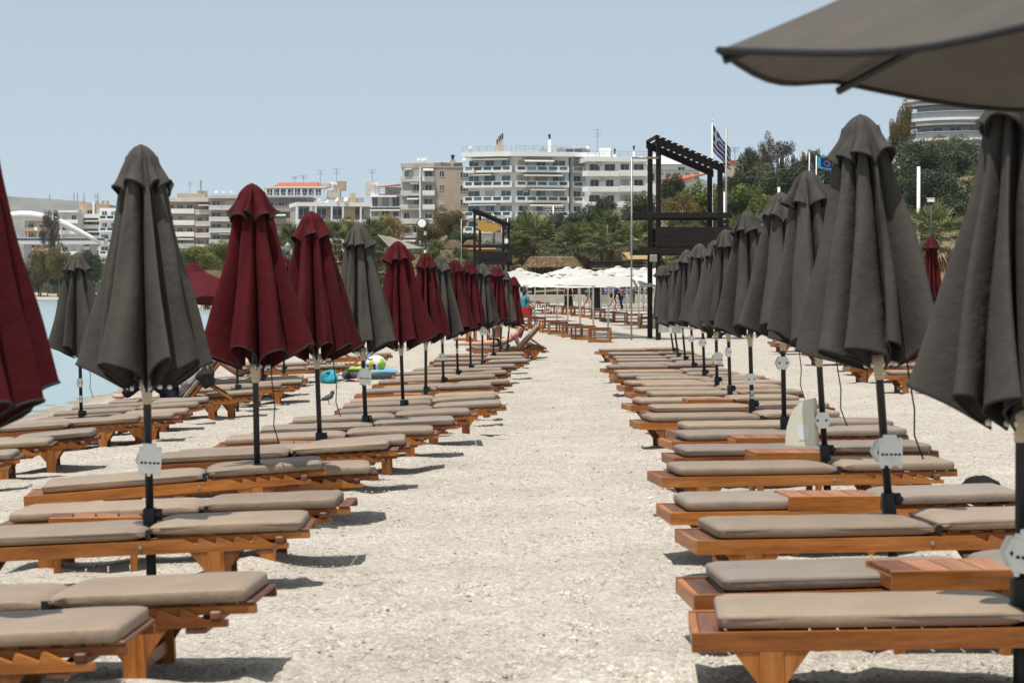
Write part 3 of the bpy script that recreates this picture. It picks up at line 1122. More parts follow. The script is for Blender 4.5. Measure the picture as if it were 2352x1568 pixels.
def umbrella(xt, yt, xc, yc, col, i, label, group, d=None, box=None, num=None, cord=False, variant=None, spin=None, squash=1.0, cap=1.0):
    """top at xt, yt; pole socket at xc, yc in the picture"""
    if d is None:
        d = 10500.0 / (yc - yt)
    rs = random.Random(500 + i * 7)
    top, foot = P(xt, yt, d), P(xc, yc, d)
    gz = g(foot.x, d)
    base = Vector((foot.x, d, gz))
    h = top.z - gz
    lean = math.atan2(top.x - foot.x, top.z - foot.z)
    root = empty('closed_umbrella', base, (rs.uniform(-0.012, 0.012), lean, 0))
    tag(root, label, 'umbrella', group)
    V = CAN[variant if variant is not None else rs.randrange(9)]
    sp = spin if spin is not None else rs.uniform(0, 6.28)
    c = link('canopy', V['red' if col == 'red' else 'taupe'], root, (0, 0, h), (0, 0, sp))
    sx = rs.uniform(0.95, 1.06) * squash
    c.scale = (sx * rs.uniform(0.94, 1.06), sx * rs.uniform(0.94, 1.06), rs.uniform(0.98, 1.03))
    link('hem_trim', V['hem'], c)
    cp = link('cap', V['redcap' if col == 'red' else 'cap'], root, (0, 0, h), (0, 0, sp + rs.uniform(-0.3, 0.3)))
    cp.scale = (cap, cap, 1)
    link('hem_trim', V['hem2'], cp)
    if d < 30:
        for t in V['tips']:
            link('rib_tip', TIP, c, (t[0] * 1.12, t[1] * 1.12, t[2] + 0.02), (R(90), 0, math.atan2(t[1], t[0]) + R(90)))
    zt = 0.38
    link('pole', MB().tube([(0, 0, -0.15), (0, 0, zt - 0.02)], 0.026, 12).tube([(0, 0, zt - 0.02), (0, 0, h - 0.08)], 0.0205, 12).mesh('pole', M['pole'], True), root)
    sk = link('pole_socket', SOCKET, root, (0, 0, zt))
    link('clamp_knob', KNOB, sk, (0.05, -0.018, 0), (R(90), 0, 0))
    link('runner', RUNNER, root, (0, 0, h - 1.225), None)
    if box:
        kindb, bz, turn = box
        bx = link('clip_shell', HEXS, root, (-0.006, -0.040, bz), (0, 0, R(turn)))
        link('clip_shell', HEXS, root, (-0.012, 0.035, bz), (0, 0, R(turn)))
        for q in (-0.03, 0.03):
            link('screw_hole', HOLE, bx, (q, -0.0145, 0))
        if kindb == 'plate':
            pl = link('clip_plate', PLATE, root, (0.018, -0.072, bz), (0, R(4), R(turn)))
            pl.scale = (0.95, 1, 0.80)
            for q in (-0.042, -0.022, 0.002, 0.024, 0.044):
                link('screw_hole', HOLE, pl, (q, -0.0125, -0.016))
        if kindb == 'fin':
            fo = link('shade_fin', FAN, root, (-0.045, -0.02, bz - 0.01), (0, 0, R(turn - 6)))
            link('paper_label', FANPAPER, fo)
    if num:
        tg = link('number_tag', TAGM, root, (0.004, -0.0245, num[1]), (0, 0, 0))
        tag_text(tg, num[0])
    if cord:
        rsx = rs.uniform(0.10, 0.16)
        pts = [(rsx - 0.02, -0.09, h - 1.1), (rsx - 0.01, -0.10, h - 1.3), (rsx + 0.005, -0.10, h - 1.45), (rsx - 0.005, -0.10, h - 1.58), (rsx + 0.03, -0.10, h - 1.70)]
        link('cord', MB().tube(pts, 0.0042, 6).mesh('cord', M['trim'], True), root)
    return root


GL, GR = 'closed umbrellas along the left row', 'closed umbrellas along the right row'
LEFT_U = [  # x top, y top, x socket, y socket, colour, extras
    (-95, 184, -72, 1400, 'red', dict(d=8.5, cap=0.66)),
    (327, 336, 348, 1190, 'taupe', dict(box=('plate', 0.66, 6), d=12.2)),
    (580, 424, 593, 1085, 'red', dict(cord=True)),
    (718, 487, 738, 1010, 'red', dict(cord=True)),
    (825, 515, 843, 970, 'taupe', dict(box=('plate', 0.78, -12))),
    (915, 555, 928, 935, 'red', {}),
    (978, 582, 978, 905, 'red', dict(num=('2', 1.12))),
    (1012, 588, 1020, 880, 'taupe', dict(box=('hex', 0.72, 20))),
    (1045, 597, 1053, 862, 'red', dict(num=('3', 0.72))),
    (1078, 602, 1082, 849, 'red', {}),
    (1108, 606, 1108, 838, 'taupe', dict(box=('plate', 0.95, 0))),
    (1140, 612, 1131, 819, 'red', {}),
    (1158, 622, 1147, 809, 'taupe', {}),
    (1178, 635, 1162, 800, 'red', dict(d=58)),
]
CN = {'red': 'dark red', 'taupe': 'grey-brown'}
for i, (xt, yt, xc, yc, col, kw) in enumerate(LEFT_U):
    lab = 'closed %s umbrella, %s from the camera in the row left of the path' % (CN[col], ORD[i])
    if i == 0:
        lab = 'closed dark red umbrella cut off by the left edge of the picture'
    if i == 1:
        lab = 'large closed grey-brown umbrella at left with a white plastic plate on its pole'
    umbrella(xt, yt, xc, yc, col, i, lab, GL, **kw)
RIGHT_U = [
    (2350, 150, 2345, 1330, dict(d=8.35, squash=0.92, box=('plate', 0.50, -20))),
    (1990, 264, 2054, 1145, dict(box=('plate', 0.62, -4), cord=True)),
    (1862, 393, 1903, 1045, dict(box=('fin', 0.58, -25), cord=True)),
    (1795, 443, 1803, 970, dict(box=('hex', 0.85, 0), cord=True)),
    (1717, 486, 1730, 936, dict(box=('hex', 0.62, 25), num=('76', 0.47))),
    (1668, 528, 1679, 901, dict(box=('hex', 0.80, 60))),
    (1642, 553, 1648, 886, dict(box=('plate', 0.65, 5))),
    (1609, 560, 1620, 859, dict(box=('hex', 0.80, 0))),
    (1580, 574, 1596, 841, dict(box=('hex', 0.80, 10))),
    (1557, 595, 1578, 828, dict(box=('fin', 1.02, -20), num=('2', 0.85))),
    (1534, 607, 1563, 822, {}),
    (1522, 608, 1553, 807, dict(box=('fin', 0.95, -20))),
]
for i, (xt, yt, xc, yc, kw) in enumerate(RIGHT_U):
    lab = 'closed grey-brown umbrella, %s from the camera in the row right of the path' % ORD[i]
    if i == 0:
        lab = 'closed grey-brown umbrella cut off by the right edge, under the open canopy'
    umbrella(xt, yt, xc, yc, 'taupe', 40 + i, lab, GR, **kw)
GW = 'closed umbrellas in the row by the water'
umbrella(180, 581, 188, 950, 'taupe', 70, 'small closed grey-brown umbrella standing against the sea at far left', GW, box=('hex', 0.74, 70), num=('5', 0.55), cord=True)
umbrella(545, 562, 545, 898, 'red', 71, 'closed dark red umbrella by the water, hidden behind the second left umbrella', GW, d=36)
umbrella(604, 575, 604, 867, 'red', 72, 'closed dark red umbrella by the water behind the big red one', GW, d=40.5)
umbrella(652, 590, 652, 852, 'red', 73, 'closed dark red umbrella peeping between the two big red ones', GW, d=45)
umbrella(2140, 545, 2140, 815, 'red', 74, 'closed dark red umbrella peeping out far right between grey ones', None, d=45, squash=0.75)
umbrella(2245, 560, 2245, 830, 'red', 75, 'closed dark red umbrella behind the rightmost grey umbrella', None, d=44)


# ------------------------------------------------------------------ open umbrellas
def open_canopy(rad, rise, sag, seed, nseg=8, per=8, rings=14, rot=0.0, bow=0.0):
    rs = random.Random(seed)
    n = nseg * per

    def fn(i, j):
        i %= n
        q = (i % per) / per
        a = rot + 2 * math.pi * i / n
        t = j / (rings - 1)
        s = math.sin(math.pi * q)
        chord = math.cos(math.pi / nseg) / math.cos((q - 0.5) * 2 * math.pi / nseg)
        r = 0.05 + (rad * (chord - bow * s * 0.9) - 0.05) * t
        z = rise * (1 - t ** 1.08) - sag * s * t ** 1.6 + 0.006 * math.sin(7 * a + 9 * t) * t
        return (r * math.cos(a), r * math.sin(a), z)
    return fn, n, rings


def open_umbrella(loc, h_rim, rad, rise, sag, mat, trim, label, tiltx=0.0, tilty=0.0, rot=0.0, pole=None, cap=0.17, name='open_umbrella', group=None):
    root = empty(name, loc)
    tag(root, label, 'umbrella', group)
    fn, n, rings = open_canopy(rad, rise, sag, 3, rot=rot)
    c = link('canopy', MB().grid(fn, n, rings, True).mesh('canopy', mat, True), root, (0, 0, h_rim), (tiltx, tilty, 0))
    link('hem_trim', MB().tube([fn(i, rings - 1) for i in range(n + 1)], 0.008, 5, False).mesh('hem_trim', trim, True), c)
    f2, n2, r2 = open_canopy(rad * cap, rise * 0.30, 0.015, 4, rot=rot, rings=7)
    link('cap', MB().grid(f2, n2, r2, True).mesh('cap', mat, True), c, (0, 0, rise * 0.90))
    for k in range(8):
        a = rot + 2 * math.pi * k / 8
        p0 = (0.04 * math.cos(a), 0.04 * math.sin(a), rise - 0.03)
        p1 = (rad * 0.992 * math.cos(a), rad * 0.992 * math.sin(a), -0.022)
        rb = link('rib', MB().tube([p0, p1], 0.010, 6).mesh('rib', M['pole']), c)
        st0 = (0.035 * math.cos(a), 0.035 * math.sin(a), rise - 0.50)
        st1 = (rad * 0.5 * math.cos(a), rad * 0.5 * math.sin(a), rise * 0.46 - 0.035)
        link('strut', MB().tube([st0, st1], 0.008, 6).mesh('strut', M['pole']), rb)
    link('pole', MB().tube([(0, 0, -0.2), (0, 0, h_rim + rise)], 0.022, 12).mesh('pole', pole or M['pole'], True), root)
    return root


# the open canopy reaching into the picture at top right
gz = g(1.79, 5.0)
open_umbrella((1.79, 5.0, gz), CZ + 0.432 - gz, 1.37, 0.60, 0.032, M['faded'], M['trim'], 'open grey-brown umbrella reaching into the picture at the top right',
              tiltx=R(1.9), tilty=R(2.4), rot=math.pi + 0.035)
gz = g(-5.35, 40.5)
open_umbrella((-5.35, 40.5, gz), CZ - 0.18 - gz, 1.30, 0.52, 0.04, M['red'], M['trim'], 'open dark red umbrella by the water behind the big grey one', rot=0.3, tiltx=R(-3))
# ------------------------------------------------------------------ white umbrellas and wooden stools beyond the path
def square_canopy(w, rise, vent):
    n = 10
    m = MB()

    def fn(i, j):
        a, b = i / n * 2 - 1, j / n * 2 - 1
        t = max(abs(a), abs(b))
        z = rise * (1 - t) ** 0.92
        # cloth sinks a little between the four hips
        k = 1 - min(abs(a), abs(b)) / max(t, 1e-6)
        z -= 0.05 * k * math.sin(math.pi * min(1, t)) + 0.045 * k * t * t
        return (a * w / 2, b * w / 2, z)
    m.grid(fn, n + 1, n + 1)
    return m


WU = {}
WU['canopy'] = square_canopy(3.0, 0.40, 0.2).mesh('canopy', M['white_cloth'], True)
cap = MB()
cap.grid(lambda i, j: (0.24 * (0.06 + 0.94 * j / 6) * math.cos(i * math.pi / 16), 0.24 * (0.06 + 0.94 * j / 6) * math.sin(i * math.pi / 16),
                       0.10 * math.cos(j / 6 * math.pi / 2) ** 0.8 - 0.045 * (j / 6) * (1 - abs(math.cos(i * math.pi / 8)))), 32, 7, True)
WU['cap'] = cap.mesh('cap', M['white_cloth'], True)
WU['pole'] = MB().tube([(0, 0, -0.25), (0, 0, 2.28)], 0.03, 10).mesh('pole', M['white_pole'], True)
WU['hub'] = MB().lathe([(0.04, -0.05), (0.07, 0), (0.09, 0.06)], 10).mesh('hub', M['white_pole'], True)
WU['rib'] = MB().tube([(0.03, 0.03, 0.36), (1.47, 1.47, -0.03)], 0.012, 5).mesh('rib', M['white_pole'])
WU['strut'] = MB().tube([(0.05, 0.05, 0.06), (0.48, 0.48, 0.22)], 0.012, 5).mesh('strut', M['white_pole'])


def white_umbrella(x, d, label, yaw=0.0, dz=0.0):
    d = 82 + (d - 82) * 0.86
    X = (x - 1176) * d / F
    o = empty('open_umbrella', (X, d, g(X, d)), (random.uniform(-0.02, 0.02), random.uniform(-0.02, 0.02), yaw))
    tag(o, label, 'umbrella', 'white open umbrellas beyond the path')
    h = 1.78 + dz
    c = link('canopy', WU['canopy'], o, (0, 0, h))
    link('cap', WU['cap'], c, (0, 0, 0.355))
    link('pole', WU['pole'], o)
    hb = link('hub', WU['hub'], o, (0, 0, h - 0.06))
    for k in range(4):
        r = link('rib', WU['rib'], c, (0, 0, 0), (0, 0, k * math.pi / 2))
        link('strut', WU['strut'], r)
    return o


random.seed(5)
rowA = [(1396, 82.5), (1363, 87), (1333, 92.5), (1304, 98), (1279, 104), (1253, 111), (1228, 119), (1209, 127), (1193, 136)]
rowB = [(1502, 103), (1468, 110), (1439, 116.5), (1409, 123.5), (1380, 131), (1354, 139), (1328, 148), (1305, 157)]
rowC = [(1590, 118), (1548, 126), (1512, 134), (1478, 143), (1447, 152), (1420, 161)]
rowD = [(1640, 134), (1598, 143), (1556, 152), (1518, 161)]
for nm, row in (('first', rowA), ('second', rowB), ('third', rowC), ('last', rowD)):
    for i, (x, d) in enumerate(row):
        lab = 'white open square umbrella, %s from the camera in the %s row beyond the path' % (ORD[i], nm)
        white_umbrella(x, d, lab, R(8) + random.uniform(-0.1, 0.1), random.uniform(-0.06, 0.06) + 0.18 * max(0, (d - 95) / 60))

ST = {}
ST['post'] = MB().cbox(-0.028, 0.028, -0.028, 0.028, -0.05, 0.42, 0.004).mesh('post', M['wood_z'])
ST['top_rail'] = MB().cbox(-0.30, 0.30, -0.022, 0.022, 0.365, 0.4195, 0.004).mesh('top_rail', M['wood_x'])
ST['low_rail'] = MB().cbox(-0.30, 0.30, -0.020, 0.020, 0.015, 0.085, 0.004).mesh('low_rail', M['wood_x'])
ST['board'] = MB().cbox(-0.335, 0.335, -0.062, 0.062, 0.421, 0.441, 0.003).mesh('board', M['worn_y'])


def stool(x, y, wpx, label, yaw):
    d = 90.0
    for _ in range(40):
        X = (x - 1176) * d / F
        d = 0.5 * d + 0.5 * (CZ - g(X, d)) * F / (y - 663)
    X = (x - 1176) * d / F
    o = empty('beach_table', (X, d, g(X, d)), (0, 0, yaw))
    s = 1.06
    o.scale = (s, s, s)
    tag(o, label, 'table', 'small wooden tables under the white umbrellas')
    for a in (-0.31, 0.31):
        for b in (-0.29, 0.29):
            link('post', ST['post'], o, (a, b, 0))
    for r in (0, math.pi / 2):
        for b in (-0.29, 0.29):
            off = (0, b, 0) if r == 0 else (b * 1.069, 0, 0)
            for nm in ('top_rail', 'low_rail'):
                q = link(nm, ST[nm], o, off, (0, 0, r))
                if r:
                    q.scale = (0.85, 1, 1)
    for k in range(5):
        link('board', ST['board'], o, (0, -0.258 + k * 0.129, 0))


TAB = [(1305, 1625, 1030), (1105, 1335, 990), (930, 1190, 960), (725, 970, 915), (620, 835, 885), (435, 650, 830), (320, 515, 805), (255, 400, 785),
       (2050, 2260, 815), (1875, 2040, 765), (1670, 1860, 740), (1480, 1670, 725), (1350, 1530, 690), (1205, 1350, 665), (1050, 1235, 645),
       (925, 1080, 625), (790, 930, 620), (660, 790, 612), (545, 690, 570), (425, 580, 545)]
for i, (a, b, y) in enumerate(TAB):
    far = i >= 8
    j = i - 8 if far else i
    lab = 'small square wooden table, %s from the camera in the %s line under white umbrellas' % (ORD[j], 'far' if far else 'near')
    stool(1148.5 + (a + b) / 2 / 6.3916, 624.8 + y / 6.3916, (b - a) / 6.39, lab, random.uniform(-0.10, 0.22))
for i, (x, y) in enumerate([(1098, 789), (1068, 783)]):
    stool(x, y, 30, 'small square wooden table seen between the closed umbrellas, %s of the two' % ('nearer', 'farther')[i], 0.1)


# ------------------------------------------------------------------ dark timber towers
def tower(loc, yaw, label, extras, sc=1.0):
    o = empty('lookout_tower', loc, (0, 0, yaw))
    o.scale = (sc, sc, sc)
    tag(o, label, 'tower', 'dark timber lookout towers')
    W, Dp = 2.02, 2.5
    x = lambda a: a
    dz, dx = M['dark_z'], M['dark_x']
    for (px, py, top) in ((0, 0, 6.52), (0, Dp, 6.52), (W, 0, 5.62), (W, Dp, 5.62)):
        link('post', MB().cbox(px - 0.08, px + 0.08, py - 0.08, py + 0.08, -0.3, top, 0.008).mesh('post', dz), o)
    # roof beams and boards
    for py in (-0.10, Dp + 0.10):
        b = MB()
        b.hexa([(-0.12, py - 0.04, 6.40), (W + 0.14, py - 0.04, 5.43), (W + 0.14, py + 0.04, 5.43), (-0.12, py + 0.04, 6.40),
                (-0.12, py - 0.04, 6.64), (W + 0.14, py - 0.04, 5.67), (W + 0.14, py + 0.04, 5.67), (-0.12, py + 0.04, 6.64)])
        link('roof_beam', b.mesh('roof_beam', dx), o)
    n = 12
    for k in range(n):
        t = (k + 0.5) / n
        cx, cz = -0.14 + t * (W + 0.30), 6.65 - t * (0.97 / (W + 0.26)) * (W + 0.30) + 0.018
        link('roof_board', MB().cbox(-0.072, 0.072, -0.28, Dp + 0.28, -0.002, 0.03, 0.003).mesh('roof_board', M['dark_z']), o, (cx, 0, cz), (0, R(18), 0))
    for py in (-0.13, Dp + 0.13):
        link('hand_rail', MB().cbox(-0.92, W + 0.30, py - 0.03, py + 0.03, 3.98, 4.16, 0.006).mesh('hand_rail', dx), o)
    for px in (-0.95, W + 0.33):
        link('side_rail', MB().cbox(px - 0.03, px + 0.03, -0.16, Dp + 0.16, 3.99, 4.15, 0.006).mesh('side_rail', dz), o)
    for py in (-0.125, Dp + 0.125):
        for k in range(4):
            link('plank', MB().cbox(-0.05, W + 0.20, py - 0.016, py + 0.016, 3.05 + k * 0.162, 3.05 + k * 0.162 + 0.150, 0.004).mesh('plank', dx), o)
    for k in range(6):
        link('plank', MB().cbox(W + 0.24, W + 0.272, -0.1, Dp + 0.1, 2.98 + k * 0.165, 2.98 + k * 0.165 + 0.152, 0.004).mesh('plank', dz), o)
    for py in (-0.14, Dp + 0.14):
        link('floor_beam', MB().cbox(-0.66, W + 0.28, py - 0.045, py + 0.045, 2.80, 2.99, 0.006).mesh('floor_beam', dx), o)
    for k in range(8):
        link('floor_board', MB().cbox(-0.62, W + 0.2, 0.06 + k * 0.30, 0.33 + k * 0.30, 2.995, 3.03, 0.004).mesh('floor_board', dx), o)
    # brace
    link('brace', MB().tube([(W - 0.02, 0.05, 0.2), (0.1, 0.05, 2.6)], 0.03, 4).mesh('brace', dx), o)
    # steel pipe beside the tower with an arm to the post
    link('pipe', MB().tube([(-0.90, -0.2, -0.3), (-0.90, -0.2, 5.95)], 0.030, 8).mesh('pipe', M['steel'], True), o)
    link('pipe_arm', MB().tube([(-0.90, -0.2, 5.93), (0.0, -0.11, 5.93)], 0.036, 8).mesh('pipe_arm', M['steel'], True), o)
    if extras == 'cloth':
        m = MB()
        m.grid(lambda i, j: (0.25 + (W - 0.35) * i / 16, -0.16 - 0.02 * math.sin(i * 1.1), 5.85 - 0.33 * i / 16 - 0.72 * (j / 8) * (0.55 + 0.45 * math.sin(math.pi * min(1, (i + 3) / 17))) + 0.03 * math.sin(i * 0.8 + j)), 17, 9)
        k = fabric('yellow_awning_cloth', (0.62, 0.36, 0.09), 40, 0.8, 0.08, 0.25)
        link('awning_cloth', m.mesh('awning_cloth', k, True), o)
        link('meter_box', MB().cbox(W + 0.12, W + 0.36, -0.24, -0.12, 4.25, 4.55, 0.01).mesh('meter_box', M['white_plastic']), o)
    else:
        link('meter_box', MB().cbox(-0.30, -0.06, -0.20, -0.10, 2.55, 2.78, 0.01).mesh('meter_box', M['steel']), o)
    return o


tp = P(1512, 700, 79.0)
tower((tp.x, 79.0, g(tp.x, 79.0)), R(3), 'dark timber lookout tower with a sloping slatted roof right of the path', None)
tp = P(1090, 700, 168.0)
tower((tp.x, 168.0, g(tp.x, 168.0) - 0.1), R(-8), 'small far dark timber tower with a yellow cloth hung under its roof', 'cloth')
tp = P(786, 700, 210.0)
tower((tp.x, 210.0, g(tp.x, 210.0) - 1.0), R(-20), 'farthest dark timber tower glimpsed between a red and a grey umbrella', None, 0.8)


# ------------------------------------------------------------------ poles and flags
def pole_thing(name, x, y0, y1, d, r, mat, label, cat, extra=None, down=True):
    t = P(x, y0, d)
    b = P(x, y1, d)
    z0 = g(t.x, d) - 0.2 if down else b.z
    o = empty(name, (t.x, d, z0))
    tag(o, label, cat)
    link('pole', MB().tube([(0, 0, 0), (0, 0, t.z - z0)], [r, r * 0.8], 8).mesh('pole', mat, True), o)
    if extra:
        extra(o, t.z - z0)
    return o


def flag_grid(w, h, hang, seed):
    """cloth hung from its hoist, drooping and swinging to the right"""
    nx, ny = 40, 22
    m = MB()

    def fn(i, j):
        u, v = i / nx, j / ny
        x = w * 0.42 * u ** 1.05
        z = -v * h * (1 - 0.30 * u) - hang * u
        y = 0.16 * math.sin(5.5 * u + 2.2 * v + seed) * u + 0.06 * math.sin(13 * u - 3 * v)
        return (x + 0.06 * math.sin(9 * u + 4 * v) * u, y, z)
    m.grid(fn, nx + 1, ny + 1)
    return m, nx, ny


def greek_flag(o, h, w=2.1, hh=1.35, hang=1.35):
    blue = fabric('flag_blue', (0.018, 0.034, 0.12), 60, 0.8, 0.1, 0.3)
    white = fabric('flag_white', (0.36, 0.36, 0.34), 60, 0.8, 0.05, 0.3)
    m, nx, ny = flag_grid(w, hh, hang, 1.0)
    me = m.mesh('flag_cloth', blue, True)
    me.materials.append(white)
    for k, p in enumerate(me.polygons):
        i, j = k % nx, k // nx
        st = int(j / ny * 9)
        wh = st % 2 == 1
        if i < nx * 0.37 and st < 5:
            ci, cj = i / (nx * 0.37), j / (ny * 5 / 9)
            wh = abs(ci - 0.5) < 0.11 or abs(cj - 0.5) < 0.11
        p.material_index = 1 if wh else 0
    link('flag_cloth', me, o, (0.03, 0, h - 0.12))
    link('finial', MB().lathe([(0.02, 0), (0.06, 0.04), (0.02, 0.1)], 8).mesh('finial', M['white_pole'], True), o, (0, 0, h))


def blue_flag(o, h):
    blue = fabric('ensign_blue', (0.012, 0.035, 0.22), 60, 0.8, 0.1, 0.3)
    cy = fabric('ensign_cyan', (0.06, 0.42, 0.62), 60, 0.8, 0.1, 0.3)
    st = fabric('ensign_gold', (0.55, 0.42, 0.05), 60, 0.8, 0.1, 0.0)
    nx, ny = 24, 14
    m = MB()
    m.grid(lambda i, j: (1.9 * i / nx, 0.12 * math.sin(i * 0.5), -1.35 * j / ny - 0.35 * i / nx), nx + 1, ny + 1)
    me = m.mesh('flag_cloth', blue, True)
    me.materials.append(cy)
    me.materials.append(st)
    for k, p in enumerate(me.polygons):
        i, j = k % nx, k // nx
        if i < 6 or j > 11:
            p.material_index = 1
        r = math.hypot(i - 15, (j - 6) * 1.2)
        if 3.4 < r < 4.4 and (i + j) % 2 == 0:
            p.material_index = 2
    link('flag_cloth', me, o, (0.03, 0, h - 0.1)).scale = (0.72, 0.8, 0.72)


def limp_flag(o, h):
    greek_flag(o, h, 0.9, 1.6, 1.1)


pole_thing('flag_pole', 1636, 279, 520, 120, 0.038, M['white_pole'], 'white flagpole flying a blue and white striped flag behind the tower', 'flagpole', lambda o, h: greek_flag(o, h))
pole_thing('steel_pole', 1668, 290, 520, 86, 0.042, M['steel'], 'bare grey steel pole just right of the dark tower', 'pole')
pole_thing('flag_pole', 1875, 357, 470, 210, 0.06, M['white_pole'], 'thin pole with a blue and turquoise flag on the wooded hill', 'flagpole', blue_flag)
pole_thing('flag_pole', 1859, 352, 470, 205, 0.06, M['white_pole'], 'thin pole with a limp striped flag on the wooded hill', 'flagpole', limp_flag)
pole_thing('white_post', 2110, 383, 540, 150, 0.13, M['white_pole'], 'tall white post in front of the wooded slope at right', 'post')
pole_thing('white_post', 1665, 441, 560, 130, 0.09, M['white_pole'], 'short white post standing beside the steel pole', 'post')
pole_thing('white_post', 1789, 430, 500, 170, 0.12, M['white_pole'], 'stubby white post in the reeds on the hill', 'post')


def camera_head(o, h):
    link('camera_body', MB().cbox(-0.24, 0.18, -0.10, 0.10, 0.0, 0.20, 0.02).mesh('camera_body', M['white_plastic']), o, (0, 0, h - 0.05))
    link('camera_hood', MB().cbox(-0.28, 0.20, -0.12, 0.12, 0.205, 0.23, 0.01).mesh('camera_hood', M['white_plastic']), o, (0, 0, h - 0.05))
    link('camera_eye', MB().lathe([(0.07, 0), (0.07, 0.04)], 10).xf(Matrix.Rotation(R(-90), 4, 'Y')).mesh('camera_eye', M['hole']), o, (-0.245, 0, h + 0.05))


def lantern(o, h):
    link('lantern_cage', MB().lathe([(0.06, -0.1), (0.20, 0.0), (0.26, 0.42), (0.06, 0.62), (0.02, 0.75)], 8).mesh('lantern_cage', M['steel']), o, (0, 0, h))


def disc_head(o, h):
    link('lamp_disc', MB().lathe([(0.30, -0.06), (0.34, 0), (0.30, 0.06)], 14).xf(Matrix.Rotation(R(80), 4, 'X')).mesh('lamp_disc', M['white_plastic']), o, (-0.30, -0.2, h - 0.3))
    link('lamp_arm', MB().tube([(0, 0, h - 0.1), (0.9, 0, h - 0.02)], 0.04, 6).mesh('lamp_arm', M['pole']), o)
    for q in (0.55, 0.8):
        link('speaker', MB().cbox(-0.15, 0.05, -0.16, 0, h * q, h * q + 0.3, 0.02).mesh('speaker', M['white_plastic']), o)


pole_thing('camera_post', 2139, 462, 520, 140, 0.07, M['pole'], 'dark post with a white security camera before the trees at right', 'camera post', camera_head)
pole_thing('street_lamp', 661, 575, 622, 200, 0.10, M['pole'], 'dark lantern lamp post between the two big red umbrellas', 'street lamp', lantern)
pole_thing('street_lamp', 978, 505, 600, 195, 0.09, M['pole'], 'dark lamp post with white discs before the beige block', 'street lamp', disc_head)
pole_thing('steel_pole', 1166, 500, 640, 172, 0.07, M['steel'], 'thin grey pole right of the small far tower', 'pole')


def hydro(o, h):
    for q in (0.9, 0.6, 0.25):
        link('cross_arm', MB().cbox(-1.4, 1.4, -0.1, 0.1, h - q - 0.08, h - q + 0.08, 0.02).mesh('cross_arm', M['steel']), o)
    for k in range(6):
        link('insulator', MB().lathe([(0.06, 0), (0.12, 0.1), (0.08, 0.35)], 6).mesh('insulator', M['pole']), o, (-1.25 + k * 0.5, 0, h - 0.82))
    link('transformer', MB().lathe([(0.4, -0.6), (0.45, 0), (0.4, 0.6)], 10).mesh('transformer', M['steel']), o, (0.5, -0.5, h - 1.7))


pole_thing('utility_pole', 1134, 492, 560, 300, 0.18, M['steel'], 'utility pole with crossed arms left of the white block', 'utility pole', hydro)
pole_thing('utility_pole', 1271, 473, 520, 330, 0.22, M['steel'], 'utility pole before the lowest balconies of the white block', 'utility pole', hydro)
for i, (x, y0) in enumerate([(1790, 364), (1802, 363), (1815, 360), (1828, 355), (1840, 352), (1852, 350)]):
    pole_thing('fence_post', x, y0, y0 + 18, 262, 0.06, M['white_pole'], 'white fence post on the hilltop, %s from the left' % ['first', 'second', 'third', 'fourth', 'fifth', 'sixth'][i], 'post', None, False)
# ------------------------------------------------------------------ buildings behind the beach
BM = {}
BM['white'] = plain('white_render', (0.84, 0.83, 0.81), 0.8, 0, 0.05, 0.6)
BM['offwhite'] = plain('off_white_render', (0.62, 0.59, 0.54), 0.85, 0, 0.10, 0.5)
BM['beige'] = plain('beige_render', (0.50, 0.40, 0.31), 0.85, 0, 0.14, 0.35)
BM['greyb'] = plain('grey_beige_render', (0.40, 0.35, 0.31), 0.85, 0, 0.10, 0.4)
BM['tan'] = plain('tan_render', (0.47, 0.35, 0.23), 0.85, 0, 0.14, 0.4)
BM['recess'] = plain('warm_grey_render', (0.46, 0.42, 0.37), 0.85, 0, 0.12, 0.5)  # even warm grey for the wall set back behind the loggias
BM['tile'] = plain('red_roof_tiles', (0.42, 0.115, 0.055), 0.8, 0, 0.18, 1.5)
BM['awning'] = fabric('pale_awning', (0.55, 0.53, 0.48), 20, 0.8, 0.1)
BM['yellow_awning'] = fabric('yellow_awning', (0.55, 0.33, 0.06), 20, 0.8, 0.1)
BM['frame'] = plain('window_frame', (0.62, 0.62, 0.62), 0.5, 0, 0.1, 3)
BM['rail'] = plain('grey_railing', (0.32, 0.32, 0.32), 0.5, 0.3)
BM['metal'] = plain('rooftop_metal', (0.42, 0.42, 0.42), 0.4, 0.6)


def glass(name, col, rough=0.08):
    k = NT(name)
    c = k.ramp(k.rand(), [(0.0, [q * 0.35 for q in col]), (0.5, col), (0.85, [q * 1.7 for q in col]), (1.0, [min(0.6, q * 3 + 0.05) for q in col])])
    k.set(c, rough, 0, 0.6)
    return k.m


BM['glass'] = glass('window_glass', (0.035, 0.045, 0.05))
BM['green_glass'] = glass('greenish_glass', (0.05, 0.10, 0.105))
BM['shutter'] = plain('roller_shutter', (0.50, 0.48, 0.44), 0.7, 0, 0.12, 2)


